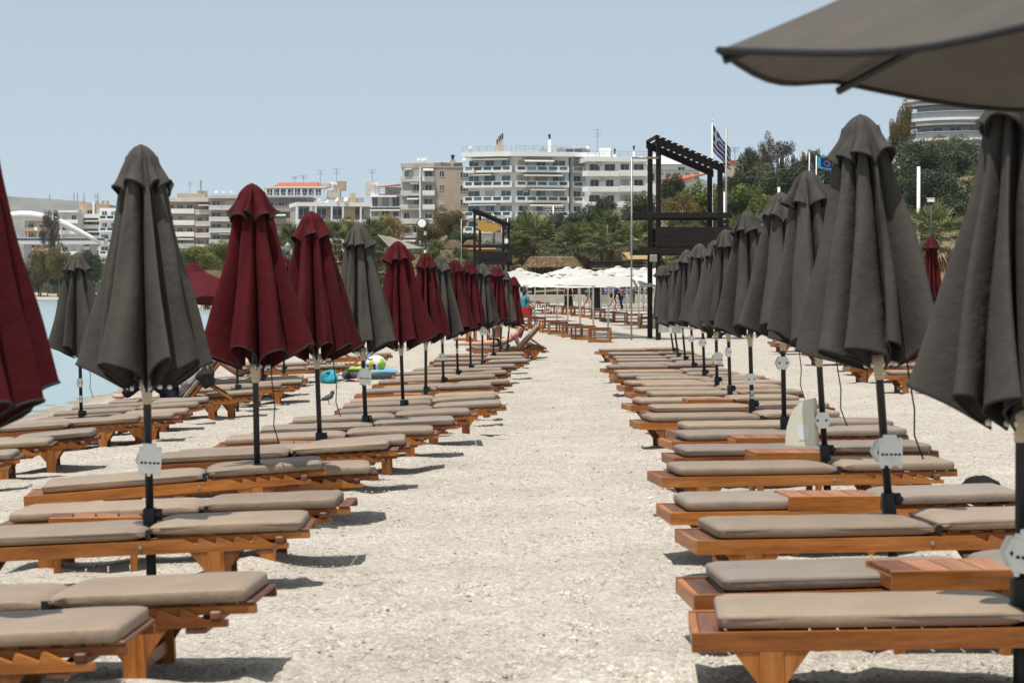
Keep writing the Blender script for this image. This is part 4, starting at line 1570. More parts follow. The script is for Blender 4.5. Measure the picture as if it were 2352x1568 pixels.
class Face:
    """one facade plane: u along it, v up, w out of it"""

    def __init__(s, p0, p1):
        s.o = Vector((p0[0], p0[1], 0))
        d = Vector((p1[0] - p0[0], p1[1] - p0[1], 0))
        s.L = d.length
        s.u = d.normalized()
        s.n = Vector((s.u.y, -s.u.x, 0))

    def pt(s, u, v, w):
        q = s.o + s.u * u + s.n * w
        return (q.x, q.y, v)

    def box(s, mb, u0, u1, v0, v1, w0, w1):
        return mb.hexa([s.pt(u0, v0, w0), s.pt(u0, v0, w1), s.pt(u1, v0, w1), s.pt(u1, v0, w0),
                        s.pt(u0, v1, w0), s.pt(u0, v1, w1), s.pt(u1, v1, w1), s.pt(u1, v1, w0)][::1])

    def part(s, root, name, mat, *b, parent=None):
        m = MB()
        for q in b:
            s.box(m, *q)
        # faces may be wound inward for this frame; both ways render alike
        o = link(name, m.mesh(name, mat), parent or root)
        o.matrix_parent_inverse = Matrix.Identity(4)
        return o


def window(f, root, u0, u1, v0, v1, w, mat, fr=None, split=2, sill=True):
    """a frame set into the wall with its panes recessed behind it"""
    fr = fr or BM['frame']
    t = 0.09
    m = [(u0, u1, v0, v0 + t, w - 0.05, w + 0.06), (u0, u1, v1 - t, v1, w - 0.05, w + 0.06),
         (u0, u0 + t, v0 + t, v1 - t, w - 0.05, w + 0.06), (u1 - t, u1, v0 + t, v1 - t, w - 0.05, w + 0.06)]
    for k in range(1, split):
        uu = u0 + (u1 - u0) * k / split
        m.append((uu - t / 2, uu + t / 2, v0 + t, v1 - t, w - 0.05, w + 0.055))
    o = f.part(root, 'window', fr, *m)
    for k in range(split):
        a = u0 + (u1 - u0) * k / split + t / 2
        b = u0 + (u1 - u0) * (k + 1) / split - t / 2
        f.part(root, 'pane', mat, (a, b, v0 + t * 0.7, v1 - t * 0.7, w - 0.02, w + 0.015), parent=o)
    return o


def dish(root, p, r=0.5, mat=None):
    r *= 0.72
    m = MB().lathe([(0.02, 0), (r * 0.6, 0.05 * r / 0.5), (r, 0.16 * r / 0.5)], 12)
    m.xf(Matrix.Translation(p) @ Matrix.Rotation(R(random.uniform(-60, 60)), 4, 'Z') @ Matrix.Rotation(R(60), 4, 'X'))
    b = MB().tube([(p[0], p[1] + 0.1, p[2] - 1.0), p], 0.05, 5)
    m.add(b.v, b.f)
    link('satellite_dish', m.mesh('satellite_dish', BM['offwhite']), root)


def antenna(root, p, h):
    m = MB().tube([p, (p[0], p[1], p[2] + h)], 0.06, 4)
    for q, w in ((0.97, 0.9), (0.82, 0.6), (0.7, 0.75)):
        m.box(p[0] - w, p[0] + w, p[1] - 0.04, p[1] + 0.04, p[2] + h * q - 0.04, p[2] + h * q + 0.04)
    link('antenna', m.mesh('antenna', BM['rail']), root)


def chimney(root, p, w, h, mat, cowl=True):
    m = MB().box(p[0] - w / 2, p[0] + w / 2, p[1] - w / 2, p[1] + w / 2, p[2] - 0.2, p[2] + h)
    o = link('chimney', m.mesh('chimney', mat), root)
    if cowl:
        c = MB().lathe([(w * 0.28, 0), (w * 0.28, 0.5), (w * 0.42, 0.55), (w * 0.42, 0.95), (w * 0.1, 1.1)], 8, (p[0], p[1], p[2] + h))
        link('cowl', c.mesh('cowl', M['pole']), o)


def tank(root, p, L=1.6):
    m = MB().tube([(p[0] - L / 2, p[1], p[2] + 0.9), (p[0] + L / 2, p[1], p[2] + 0.9)], 0.33, 10)
    m.box(p[0] - L / 2, p[0] - L / 2 + 0.08, p[1] - 0.3, p[1] + 0.3, p[2] - 0.1, p[2] + 0.62)
    m.box(p[0] + L / 2 - 0.08, p[0] + L / 2, p[1] - 0.3, p[1] + 0.3, p[2] - 0.1, p[2] + 0.62)
    o = link('water_tank', m.mesh('water_tank', BM['metal'], False), root)
    s = MB().hexa([(p[0] - L / 2, p[1] - 1.5, p[2]), (p[0] + L / 2, p[1] - 1.5, p[2]), (p[0] + L / 2, p[1] - 0.2, p[2] + 0.75), (p[0] - L / 2, p[1] - 0.2, p[2] + 0.75),
                   (p[0] - L / 2, p[1] - 1.5, p[2] + 0.08), (p[0] + L / 2, p[1] - 1.5, p[2] + 0.08), (p[0] + L / 2, p[1] - 0.2, p[2] + 0.83), (p[0] - L / 2, p[1] - 0.2, p[2] + 0.83)])
    link('solar_panel', s.mesh('solar_panel', BM['glass']), o)


def railing(f, root, u0, u1, v, w, h=1.0, n=None, mat=None):
    n = n or max(2, int((u1 - u0) / 1.6))
    m = [(u0, u1, v + h - 0.06, v + h, w - 0.04, w + 0.04), (u0, u1, v + h * 0.5 - 0.03, v + h * 0.5 + 0.02, w - 0.03, w + 0.03)]
    for k in range(n + 1):
        uu = u0 + (u1 - u0) * k / n
        m.append((uu - 0.03, uu + 0.03, v, v + h - 0.06, w - 0.035, w + 0.035))
    f.part(root, 'railing', mat or BM['rail'], *m)


def XY(x, d):
    return ((x - 1176) * d / F, d)


def ZV(y, d):
    return CZ + (663 - y) * d / F


def block(root, f, z0, z1, depth, mat, name='wall', w=0.0, u0=None, u1=None):
    return f.part(root, name, mat, (u0 if u0 is not None else 0, u1 if u1 is not None else f.L, z0, z1, w - depth, w))


def band_storey(root, f, z, fh, mat, par, gl, u0, u1, wout=1.4, ph=0.95, style='solid', bays=None, awn=0.3, rs=None, fr=None):
    """one storey: balcony slab, parapet, recessed windows, maybe an awning"""
    b = f.part(root, 'balcony', mat, (u0, u1, z - 0.16, z + 0.06, 0.003, wout))
    if style == 'solid':
        f.part(root, 'parapet', par, (u0, u1, z + 0.061, z + ph, wout - 0.15, wout + 0.003), parent=b)
        for e in (u0 + 0.075, u1 - 0.075):
            f.part(root, 'parapet', par, (e - 0.075, e + 0.075, z + 0.061, z + ph - 0.004, 0.004, wout - 0.151), parent=b)
    elif style == 'posts':
        f.part(root, 'kerb', par, (u0, u1, z + 0.061, z + 0.30, wout - 0.16, wout + 0.004), parent=b)
        f.part(root, 'hand_rail', par, (u0, u1, z + ph + 0.02, z + ph + 0.16, wout - 0.20, wout + 0.02), parent=b)
        n = max(2, int(round((u1 - u0) / 2.1)))
        for k in range(n + 1):
            uu = min(max(u0 + (u1 - u0) * k / n, u0 + 0.2), u1 - 0.2)
            f.part(root, 'parapet_post', par, (uu - 0.2, uu + 0.2, z + 0.301, z + ph + 0.019, wout - 0.155, wout + 0.001), parent=b)
        for k in range(n):
            a, c = u0 + (u1 - u0) * k / n + 0.2, u0 + (u1 - u0) * (k + 1) / n - 0.2
            f.part(root, 'balcony_glass', gl, (a, c, z + 0.301, z + ph + 0.015, wout - 0.10, wout - 0.06), parent=b)
    elif style == 'rail':
        railing(f, root, u0 + 0.1, u1 - 0.1, z + 0.06, wout - 0.1, ph)
    rs = rs or random
    if rs.random() < 0.4:
        a = u0 + (u1 - u0) * rs.uniform(0.1, 0.8)
        f.part(root, 'air_conditioner', BM['offwhite'], (a, a + 0.85, z + fh * 0.80 - 0.5, z + fh * 0.80 + 0.02, 0.065, 0.35))
    n = bays or max(1, int((u1 - u0) / 3.6))
    for k in range(n):
        a = u0 + (u1 - u0) * (k + 0.5) / n
        wd = min(2.6, (u1 - u0) / n * 0.72) * rs.uniform(0.7, 1.05)
        window(f, root, a - wd / 2, a + wd / 2, z + 0.08, z + 0.08 + fh * 0.74, 0.01, gl if rs.random() < 0.8 else BM['shutter'], fr)
    if rs.random() < awn:
        L = (u1 - u0) * rs.uniform(0.35, 0.95)
        a = u0 + (u1 - u0 - L) * rs.random()
        drop = rs.uniform(0.25, 0.8)
        m = MB()
        m.add([f.pt(a, z + fh - 0.22, 0.1), f.pt(a + L, z + fh - 0.22, 0.1), f.pt(a + L, z + fh - 0.22 - drop, wout + 0.5), f.pt(a, z + fh - 0.22 - drop, wout + 0.5),
               f.pt(a, z + fh - 0.27, 0.1), f.pt(a + L, z + fh - 0.27, 0.1), f.pt(a + L, z + fh - 0.27 - drop - 0.12, wout + 0.5), f.pt(a, z + fh - 0.27 - drop - 0.12, wout + 0.5)],
              [(0, 1, 2, 3), (4, 7, 6, 5), (3, 2, 6, 7), (0, 4, 5, 1), (0, 3, 7, 4), (1, 5, 6, 2)])
        link('awning', m.mesh('awning', BM['yellow_awning'] if rs.random() < 0.12 and par is not BM['white'] else BM['awning']), root)


def new_building(name, label, x, d):
    o = empty(name, (0, 0, 0))
    tag(o, label, 'building')
    return o


rb = random.Random(31)
# --- the big white block with bands of balconies
d = 482.0
B = new_building('apartment_building', 'big white apartment block with glass balcony bands, tallest in the middle', 1200, d)
fh = 34.6 * d / F
ztop = ZV(356, d)
fA = Face(XY(1082, 484), XY(1181, 481))
fB = Face(XY(1181, 481), XY(1306, 483))
fC = Face(XY(1310, 484.5), XY(1364, 485))
for f in (fA, fB, fC):
    block(B, f, ZV(640, d), ztop - 0.4, 12, BM['white'])
f = fA
roofm = MB()
out = [fA.pt(-1.4, 0, 1.7), fA.pt(fA.L, 0, 1.75), fB.pt(fB.L + 0.3, 0, 1.7), fC.pt(fC.L + 0.8, 0, 1.0), fC.pt(fC.L + 0.8, 0, -13), fA.pt(-1.4, 0, -13)]
n = len(out)
vs = [(p[0], p[1], ztop - 0.4) for p in out] + [(p[0], p[1], ztop + 0.5) for p in out]
roofm.add(vs, [tuple(range(n))[::-1], tuple(range(n, 2 * n))] + [(i, (i + 1) % n, n + (i + 1) % n, n + i) for i in range(n)])
link('roof', roofm.mesh('roof', BM['white']), B)
for k in range(5):
    z = ztop - 0.55 - (k + 1) * fh + 0.15
    band_storey(B, fA, z, fh, BM['white'], BM['white'], BM['green_glass'], -1.1, fA.L, 1.5, 0.95, 'posts', 3, 0.55, rb)
    band_storey(B, fB, z, fh, BM['white'], BM['white'], BM['green_glass'], 0.0, fB.L - 0.2, 1.5, 0.95, 'posts', 3, 0.55, rb)
    band_storey(B, fC, z, fh, BM['white'], BM['white'], BM['green_glass'], 0.2, fC.L, 1.3, 0.95, 'posts', 2, 0.4, rb)
railing(fA, B, -1.2, fA.L, ztop + 0.5, 1.5, 1.1)
railing(fB, B, 0, fB.L, ztop + 0.5, 1.5, 1.1)
for q, (x, yy) in enumerate(((1142, 323), (1146.5, 317), (1150.5, 313), (1154.5, 310))):
    p = P(x, 352, d + 2)
    m = MB().box(p.x - 0.19, p.x + 0.19, p.y - 0.5, p.y + 0.5, ztop + 0.4, ZV(yy + 9, d))
    c = link('chimney', m.mesh('chimney', BM['beige']), B)
    link('cowl', MB().lathe([(0.14, 0), (0.14, 1.0), (0.19, 1.05), (0.05, 1.2)], 8, (p.x, p.y, ZV(yy + 9, d))).mesh('cowl', M['pole']), c)
p = P(1262, 350, d + 3)
chimney(B, (p.x, p.y, ztop + 0.5), 0.65, ZV(319, d) - ztop - 0.5, BM['white'])
for x in (1288, 1308, 1328, 1345):
    p = P(x, 350, d + 3)
    tank(B, (p.x, p.y, ztop + 0.5))
p = P(1372, 350, d)
antenna(B, (p.x, p.y, ztop + 0.4), 4.6)
f = Face(XY(1377, d + 4), XY(1402, d + 4))
block(B, f, ztop - 2, ZV(338, d), 5, BM['white'], 'stair_house')
for k in range(5):
    p = P(1238 + k * 6, 350, d + 2)
    f.part(B, 'roof_unit', BM['metal'], ((p.x - f.o.x), (p.x - f.o.x) + 0.45, ztop + 0.5, ztop + 1.2 + 0.4 * (k % 2), 0.5, 1.3))
for x in (1080, 1268, 1350):
    p = P(x, 350, d - 1)
    dish(B, (p.x, p.y, ztop + 1.3), 0.5)

# --- white block with curved balcony ends, behind the tower
d = 476.0
B = new_building('apartment_building', 'white apartment block with rounded balconies left of the dark tower', 1420, d)
f = Face(XY(1358, d), XY(1482, d + 1.5))
zt = ZV(372, d)
block(B, f, ZV(640, d), zt, 12, BM['white'])
f.part(B, 'roof', BM['white'], (-1.2, f.L + 1, zt, zt + 0.9, -12, 1.6))
railing(f, B, -1, f.L + 1, zt + 0.9, 1.4, 1.1)
for k in range(4):
    z = zt - (k + 1) * 3.05 + 0.3
    band_storey(B, f, z, 3.0, BM['white'], BM['white'], BM['glass'], -0.9, f.L * 0.48, 1.7, 0.9, 'solid', 2, 0.2, rb, BM['rail'])
    band_storey(B, f, z + 0.05, 3.0, BM['white'], BM['white'], BM['glass'], f.L * 0.49, f.L, 2.3, 1.0, 'solid', 2, 0.1, rb, BM['rail'])
    for sgn, cu, rr in ((-1, -0.9, 1.7),):
        m = MB()
        pts = [(cu + rr * 0.55 * math.cos(R(a)) * 1.0, rr * math.sin(R(a))) for a in range(90, 181, 15)]
        vs = [f.pt(u, z - 0.16, w) for u, w in pts] + [f.pt(u, z + 0.9, w) for u, w in pts]
        q = len(pts)
        m.add(vs, [(i, i + 1, q + i + 1, q + i) for i in range(q - 1)] + [tuple(range(q))])
        link('balcony_end', m.mesh('balcony_end', BM['white']), B)
for x, yy in ((1412, 343), (1456, 336)):
    p = P(x, 365, d + 5)
    chimney(B, (p.x, p.y, zt + 0.8), 0.5, ZV(yy + 8, d) - zt - 0.8, BM['white'])

# --- white house with pale roof behind the tower
d = 520.0
B = new_building('apartment_building', 'long white building with a pale hipped roof, seen through the tower', 1550, d)
f = Face(XY(1470, d), XY(1606, d))
zt = ZV(378, d)
block(B, f, ZV(620, d), zt, 12, BM['white'])
m = MB()
zr = ZV(352, d)
e = [f.pt(1.0, zt + 0.002, 1.0), f.pt(f.L + 0.5, zt + 0.002, 1.0), f.pt(f.L + 0.5, zt + 0.002, -12.5), f.pt(1.0, zt + 0.002, -12.5), f.pt(2.4, zr, -2), f.pt(f.L - 5, zr - 0.6, -3), f.pt(f.L - 5, zr - 0.6, -9), f.pt(2.4, zr, -9)]
m.add(e, [(0, 1, 5, 4), (1, 2, 6, 5), (2, 3, 7, 6), (3, 0, 4, 7), (4, 5, 6, 7), (0, 3, 2, 1)])
link('roof', m.mesh('roof', BM['offwhite']), B)
f.part(B, 'cornice', BM['white'], (-0.2, f.L + 0.3, zt - 1.2, zt - 0.003, 0.004, 0.7))
for u in (2.0, 5.5, 7.4, 9.6, 11.6):
    window(f, B, u, u + 1.1, zt - 3.6, zt - 1.9, 0.01, BM['glass'])
for u in (3.6, 4.1, 4.6):
    f.part(B, 'vent', M['hole'], (u, u + 0.28, zt - 2.2, zt - 1.9, 0.0, 0.02))
window(f, B, 8.0, 9.6, zt + 0.9 - 2.4, zt - 0.6, 0.72, BM['glass'])

# --- little house with red roof
d = 400.0
B = new_building('house', 'white house with a bright orange-red tiled roof behind the tower', 1570, d)
f = Face(XY(1529, d), XY(1614, d - 1))
zt = ZV(412, d)
block(B, f, ZV(620, d), zt, 8, BM['white'])
m = MB()
e = [f.pt(-0.5, ZV(414, d), 0.8), f.pt(f.L * 0.42, ZV(413, d), 0.8), f.pt(f.L + 0.6, ZV(399, d), 0.5), f.pt(f.L + 0.6, ZV(399, d) + 0.3, -8), f.pt(0.5, ZV(401, d), -5),
     f.pt(-0.5, ZV(414, d) - 0.3, 0.8), f.pt(f.L * 0.42, ZV(413, d) - 0.3, 0.8), f.pt(f.L + 0.6, ZV(399, d) - 0.3, 0.5)]
m.add(e, [(0, 1, 2, 3, 4), (5, 6, 1, 0), (6, 7, 2, 1), (0, 4, 5)])
link('roof', m.mesh('roof', BM['tile']), B)
for k in range(3):
    f.part(B, 'cornice', BM['offwhite'], (-0.4 + 0.25 * k, f.L * 0.4 - 0.2 * k, zt - 1.0 - 0.55 * k, zt - 0.62 - 0.55 * k, 0.003, 0.9 - 0.2 * k))
window(f, B, 0.8, 2.4, zt - 4.2, zt - 2.7, 0.01, BM['glass'])
window(f, B, 3.8, 5.2, zt - 4.2, zt - 2.7, 0.01, BM['glass'])

# --- rooftops peeping over the hill
d = 420.0
B = new_building('house', 'brick-red and white rooftop peeping above the bushes right of the flag', 1690, d)
f = Face(XY(1668, d), XY(1692, d))
block(B, f, ZV(440, d), ZV(377, d), 4, BM['beige'])
f.part(B, 'parapet', BM['tile'], (-0.1, f.L + 0.1, ZV(377, d), ZV(369, d), -4.1, 0.1))
f2 = Face(XY(1692, d + 2), XY(1706, d + 2))
block(B, f2, ZV(440, d), ZV(383, d), 4, BM['white'], 'annex')
for x in (1640, 1644):
    p = P(x, 372, d + 2)
for x in (1672, 1677):
    p = P(x, 372, d + 2)
    chimney(B, (p.x, p.y, ZV(369, d)), 0.25, 0.4, M['pole'])
p = P(1688, 369, d + 2)
antenna(B, (p.x, p.y, ZV(369, d)), 2.4)

# --- beige block
d = 505.0
B = new_building('apartment_building', 'beige apartment block with grey shaded balconies left of the white block', 1000, d)
zt = ZV(386, d)
f1 = Face(XY(923, d), XY(968, d - 0.6))
f2 = Face(XY(968, d - 0.6), XY(999, d - 0.6))
f3 = Face(XY(999, d - 1), XY(1086, d + 0.5))
block(B, f1, ZV(674, d), zt, 10, BM['offwhite'])
block(B, f2, ZV(674, d), zt, 10, BM['offwhite'])
block(B, f3, ZV(674, d), zt, 10, BM['beige'])
f1.part(B, 'parapet', BM['beige'], (-0.2, f1.L + f2.L, zt + 0.002, zt + 0.9, -9.9, 0.15))
f3.part(B, 'parapet', BM['beige'], (0.0, f3.L, zt + 0.002, zt + 0.35, -9.9, 0.1))
fh = 32.0 * d / F
for k in range(6):
    z = zt - (k + 1) * fh + 0.1
    band_storey(B, f1, z, fh, BM['offwhite'], BM['offwhite'], BM['glass'], 0.0, f1.L, 1.4, 0.95, 'solid', 2, 0.8, rb)
    band_storey(B, f2, z, fh, BM['offwhite'], BM['white'], BM['glass'], 0.2, f2.L, 1.2, 0.95, 'solid', 1, 0.1, rb)
    if k < 5:
        window(f3, B, 0.9, 2.0, z + 0.9, z + 2.2, 0.01, BM['glass'] if k != 2 else BM['shutter'])
        window(f3, B, 5.3, 7.1, z + 0.7, z + 2.1, 0.01, BM['glass'], None, 3)
f1.part(B, 'drain_pipe', BM['white'], (f1.L - 0.15, f1.L + 0.15, ZV(674, d), zt, 0.5, 1.6))
p = P(1040, 382, d + 3)
chimney(B, (p.x, p.y, zt), 1.0, ZV(366, d) - zt, BM['beige'])
for x in (962, 972, 978, 1066):
    p = P(x, 380, d)
    dish(B, (p.x, p.y, zt + 1.7), 0.55)
for x in (1006, 1024, 1052):
    p = P(x, 380, d + 3)
    tank(B, (p.x, p.y, zt + 0.3), 1.9)

# --- block with a small red roof
d = 520.0
B = new_building('apartment_building', 'pale block with awnings and a small red tiled roof terrace', 885, d)
f = Face(XY(849, d), XY(922, d))
zt = ZV(446, d)
block(B, f, ZV(674, d), zt, 10, BM['white'])
for k in range(4):
    z = zt - (k + 1) * 2.95 + 0.2
    band_storey(B, f, z, 2.9, BM['white'], BM['white'], BM['glass'], 0, f.L, 1.4, 0.9, 'rail' if k % 2 == 0 else 'solid', 3, 0.9, rb)
railing(f, B, 0, f.L, zt + 0.1, 1.2, 1.0)
m = MB()
m.add([f.pt(1.7, ZV(430, d), 1.2), f.pt(f.L, ZV(424, d), 1.2), f.pt(f.L, ZV(419, d), -5), f.pt(3.0, ZV(425, d), -5), f.pt(1.7, ZV(430, d) - 0.2, 1.2), f.pt(f.L, ZV(424, d) - 0.4, 1.2)],
      [(0, 1, 2, 3), (4, 5, 1, 0), (0, 3, 4)])
link('roof', m.mesh('roof', BM['tile']), B)
for u in (2.0, 3.8):
    f.part(B, 'roof_post', BM['rail'], (u, u + 0.15, zt, ZV(428, d), 0.6, 0.75))
block(B, f, zt, ZV(426, d) - 0.3, 6, BM['offwhite'], 'roof_room', -2.5, 3.2, f.L)
f.part(B, 'stair_house', BM['offwhite'], (-1.0, 1.1, zt - 0.1, ZV(417, d), -5, -2))
for x in (852, 860, 864):
    p = P(x, 424, d)
    dish(B, (p.x, p.y, ZV(423, d)), 0.5)
p = P(855, 417, d)
antenna(B, (p.x, p.y, ZV(417, d)), 2.5)

# --- low white modern block
d = 470.0
B = new_building('apartment_building', 'low white modern block with wide loggias above the trees', 765, d)
f = Face(XY(681, d), XY(850, d + 3))
zt = ZV(472, d)
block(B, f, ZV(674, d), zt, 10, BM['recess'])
f.part(B, 'roof', BM['white'], (-0.2, f.L, zt - 0.2, zt + 0.55, -10, 1.9))
for k in range(4):
    z = zt - (k + 1) * 3.1
    f.part(B, 'floor_slab', BM['white'], (-0.2, f.L, z - 0.5, z + 0.35, 0.003, 1.9))
    for u in (0.0, 2.6, 3.6, 6.7, 8.9, 12.4):
        if u in (2.6, 8.9):
            f.part(B, 'panel', BM['tan'] if u > 3 else BM['white'], (u, u + (2.4 if u > 3 else 0.9), z + 0.351, z + 2.898, 1.0, 1.4))
        f.part(B, 'pier', BM['white'], (u - 0.15, u + 0.15, z + 0.351, z + 2.898, 0.2, 1.88))
    for u in (0.4, 3.9, 7.0, 11.3):
        window(f, B, u, u + 2.0, z + 0.4, z + 2.6, 0.01, BM['glass'])
    railing(f, B, 0.2, f.L - 0.2, z + 0.35, 1.7, 0.7)
railing(f, B, 2, f.L, zt + 0.55, 1.2, 1.0)
for x, yy in ((733, 463), (750, 464), (775, 460), (795, 459)):
    p = P(x, yy, d)
    dish(B, (p.x, p.y, ZV(yy, d)), 0.7)
f.part(B, 'stair_house', BM['tan'], (11.2, 12.1, zt + 0.4, ZV(441, d), -5, -3.5))
f.part(B, 'slate_roof', BM['greyb'], (9.0, 14.0, zt + 0.4, ZV(452, d), -8, -5.2))

# --- block with a white pergola on its roof
d = 560.0
B = new_building('apartment_building', 'grey-beige block with a glazed roof terrace behind the red umbrellas', 680, d)
f = Face(XY(608, d), XY(712, d))
zt = ZV(457, d)
block(B, f, ZV(674, d), zt, 12, BM['greyb'])
f.part(B, 'roof', BM['greyb'], (-0.3, f.L + 0.5, zt, zt + 0.4, -12, 1.5))
for k in range(5):
    z = zt - (k + 1) * 2.85
    band_storey(B, f, z, 2.8, BM['greyb'], BM['greyb'], BM['glass'], 0, f.L, 1.4, 1.2, 'solid', 4, 0.05, rb)
ft = Face(XY(606, d - 2), XY(746, d - 2))
zp = ZV(433, d)
for k in range(12):
    u = 0.2 + k * (ft.L - 0.4) / 11
    ft.part(B, 'terrace_post', BM['white'], (u - 0.08, u + 0.08, zt + 0.4, zp, -0.3, -0.14))
ft.part(B, 'terrace_roof', BM['white'], (-0.2, ft.L + 0.2, zp, zp + 0.35, -7, 0.2))
m = MB()
m.add([ft.pt(2.0, zp + 0.36, 0.1), ft.pt(ft.L - 1, zp + 0.36, 0.1), ft.pt(ft.L - 2.5, zp + 1.4, -3.5), ft.pt(3.4, zp + 1.4, -3.5), ft.pt(2.0, zp + 0.36, -7), ft.pt(ft.L - 1, zp + 0.36, -7)],
      [(0, 1, 2, 3), (0, 3, 4), (1, 5, 2), (3, 2, 5, 4)])
link('roof_tiles', m.mesh('roof_tiles', BM['tile']), B)
for k in range(8):
    u = 0.6 + k * (ft.L - 1.2) / 8
    window(ft, B, u, u + 1.3, zt + 0.7, zp - 0.2, -1.5, BM['glass'])
railing(ft, B, 0.1, ft.L - 0.1, zt + 0.4, 0.1, 1.0, 14, BM['white'])
ft.part(B, 'roof_room', BM['beige'], (10.2, 12.2, zp + 0.3, ZV(418, d), -7, -4), (12.4, 15, zp + 0.3, ZV(418, d) - 0.3, -7, -4.5))
ft.part(B, 'stair_house', BM['offwhite'], (ft.L + 0.4, ft.L + 3.4, zt, ZV(437, d), -6, -2))
ft.part(B, 'stair_top', BM['tan'], (ft.L + 1.8, ft.L + 4.6, ZV(437, d), ZV(416, d), -6, -3))
for x, h in ((736, 3.4), (773, 3.8), (677, 2.0), (697, 2.2)):
    p = P(x, 420, d + 4)
    antenna(B, (p.x, p.y, ZV(419, d) - 0.4), h)
for x in (763, 770):
    p = P(x, 425, d)
    dish(B, (p.x, p.y, ZV(422, d)), 0.7)

# --- left apartment blocks
d = 640.0
B = new_building('apartment_building', 'pale apartment block with long dark balconies right of the big grey umbrella', 450, d)
f = Face(XY(385, d), XY(486, d + 1))
zt = ZV(463, d)
block(B, f, ZV(674, d), zt, 12, BM['tan'])
f.part(B, 'roof', BM['offwhite'], (-0.5, f.L + 0.5, zt - 0.1, zt + 1.0, -12, 1.8))
for k in range(5):
    z = zt - (k + 1) * 3.05
    band_storey(B, f, z, 3.0, BM['white'], BM['white'], BM['glass'], -0.4, f.L * 0.62, 1.8, 1.1, 'solid', 3, 0.5, rb)
    band_storey(B, f, z - 0.2, 3.0, BM['white'], BM['offwhite'], BM['glass'], f.L * 0.64, f.L + 0.5, 1.9, 1.1, 'solid', 2, 0.35, rb)
f.part(B, 'roof_room', BM['tan'], (2.5, 10, zt + 0.9, ZV(444, d), -8, -2))
f.part(B, 'chimney', BM['metal'], (8.4, 8.9, zt + 0.9, ZV(412, d), -4, -3.4), (7.7, 10.4, zt + 0.9, ZV(437, d), -5, -4))
p = P(436, 445, d + 3)
antenna(B, (p.x, p.y, ZV(446, d)), 3.4)
B = new_building('apartment_building', 'stepped pale apartment block partly behind the first red umbrella', 560, d)
d = 630.0
f = Face(XY(484, d), XY(612, d + 2))
zt = ZV(455, d)
block(B, f, ZV(674, d), zt, 12, BM['greyb'])
f.part(B, 'roof', BM['offwhite'], (-0.5, f.L + 0.5, zt - 0.1, zt + 0.7, -12, 1.8))
for k in range(6):
    z = zt - (k + 1) * 2.95
    band_storey(B, f, z, 2.9, BM['white'], BM['offwhite'], BM['glass'], -0.4, f.L, 2.0, 1.0, 'solid', 4, 0.4, rb)
for x in (497, 512, 530):
    p = P(x, 455, d)
    dish(B, (p.x, p.y, zt + 1.5), 0.6)

d = 700.0
B = new_building('apartment_building', 'tan apartment block with rooftop chimneys behind the white arch', 215, d)
f = Face(XY(182, d), XY(252, d))
zt = ZV(470, d)
block(B, f, ZV(674, d), zt, 12, BM['tan'])
for k in range(6):
    z = ZV(500, d) - k * 3.1
    band_storey(B, f, z, 3.0, BM['white'], BM['white'], BM['glass'], -1.5, f.L * 0.9, 1.8, 1.0, 'solid', 3, 0.35, rb)
for u in (0.6, 4.6, 6.3, 7.6):
    f.part(B, 'chimney', BM['tan'], (u, u + 0.7, zt - 0.1, zt + 1.2, -2.5, -1.6))
f.part(B, 'stair_shaft', BM['white'], (4.0, 4.6, ZV(500, d), zt + 0.9, 0.003, 0.4))
p = P(220, 470, d)
antenna(B, (p.x, p.y, zt), 3.0)
B = new_building('apartment_building', 'white stepped apartment block left of the tan one, behind the arch', 160, d)
d = 690.0
f = Face(XY(140, d), XY(181, d))
zt = ZV(488, d)
block(B, f, ZV(674, d), zt, 12, BM['offwhite'])
f.part(B, 'roof', BM['white'], (-0.4, f.L, zt, zt + 0.5, -12, 1.2))
for k in range(5):
    band_storey(B, f, zt - (k + 1) * 3.0, 2.9, BM['white'], BM['white'], BM['glass'], 0, f.L, 1.5, 0.9, 'solid', 2, 0.3, rb)
B = new_building('apartment_building', 'grey-green glazed block beside the big grey umbrella at left', 240, d)
d = 660.0
f = Face(XY(229, d), XY(300, d))
zt = ZV(478, d)
block(B, f, ZV(674, d), zt, 12, BM['white'])
for k in range(5):
    band_storey(B, f, zt - (k + 1) * 3.2, 3.1, BM['white'], BM['white'], BM['green_glass'], 0, f.L, 1.2, 1.0, 'posts', 3, 0.1, rb)
B = new_building('apartment_building', 'low tan block under the arch at the left edge', 80, d)
d = 720.0
f = Face(XY(58, d), XY(112, d))
zt = ZV(507, d)
block(B, f, ZV(674, d), zt, 12, BM['tan'])
f.part(B, 'roof', BM['offwhite'], (-0.4, f.L, zt, zt + 0.5, -12, 1.2))
for k in range(4):
    band_storey(B, f, zt - (k + 1) * 3.0, 2.9, BM['tan'], BM['tan'], BM['glass'], 0, f.L, 1.5, 0.9, 'solid', 2, 0.3, rb)
dish(B, (P(82, 527, d - 4).x, d - 4, ZV(527, d)), 0.8)
B = new_building('apartment_building', 'pale block behind the far left red umbrella under the arch', 20, d)
f = Face(XY(-60, d), XY(56, d))
zt = ZV(620, d)
block(B, f, ZV(674, d), zt, 12, BM['greyb'])
for k in range(4):
    band_storey(B, f, zt - (k + 1) * 3.0, 2.9, BM['offwhite'], BM['offwhite'], BM['glass'], 0, f.L, 1.5, 0.9, 'solid', 4, 0.3, rb)

# --- curved building on the hill at right
d = 345.0
B = new_building('apartment_building', 'grey and white apartment building with curved balconies on the hill at right', 2200, d)
fh = 47.3 * d / F
zt = ZV(221, d)
xc, rad = XY(2240, d)[0], 9.6
cen = Vector((xc, d + 11))


def arc(r, a0, a1, n=18):
    return [(cen.x + r * 1.0 * math.cos(R(a0 + (a1 - a0) * k / n)), cen.y + r * math.sin(R(a0 + (a1 - a0) * k / n))) for k in range(n + 1)]


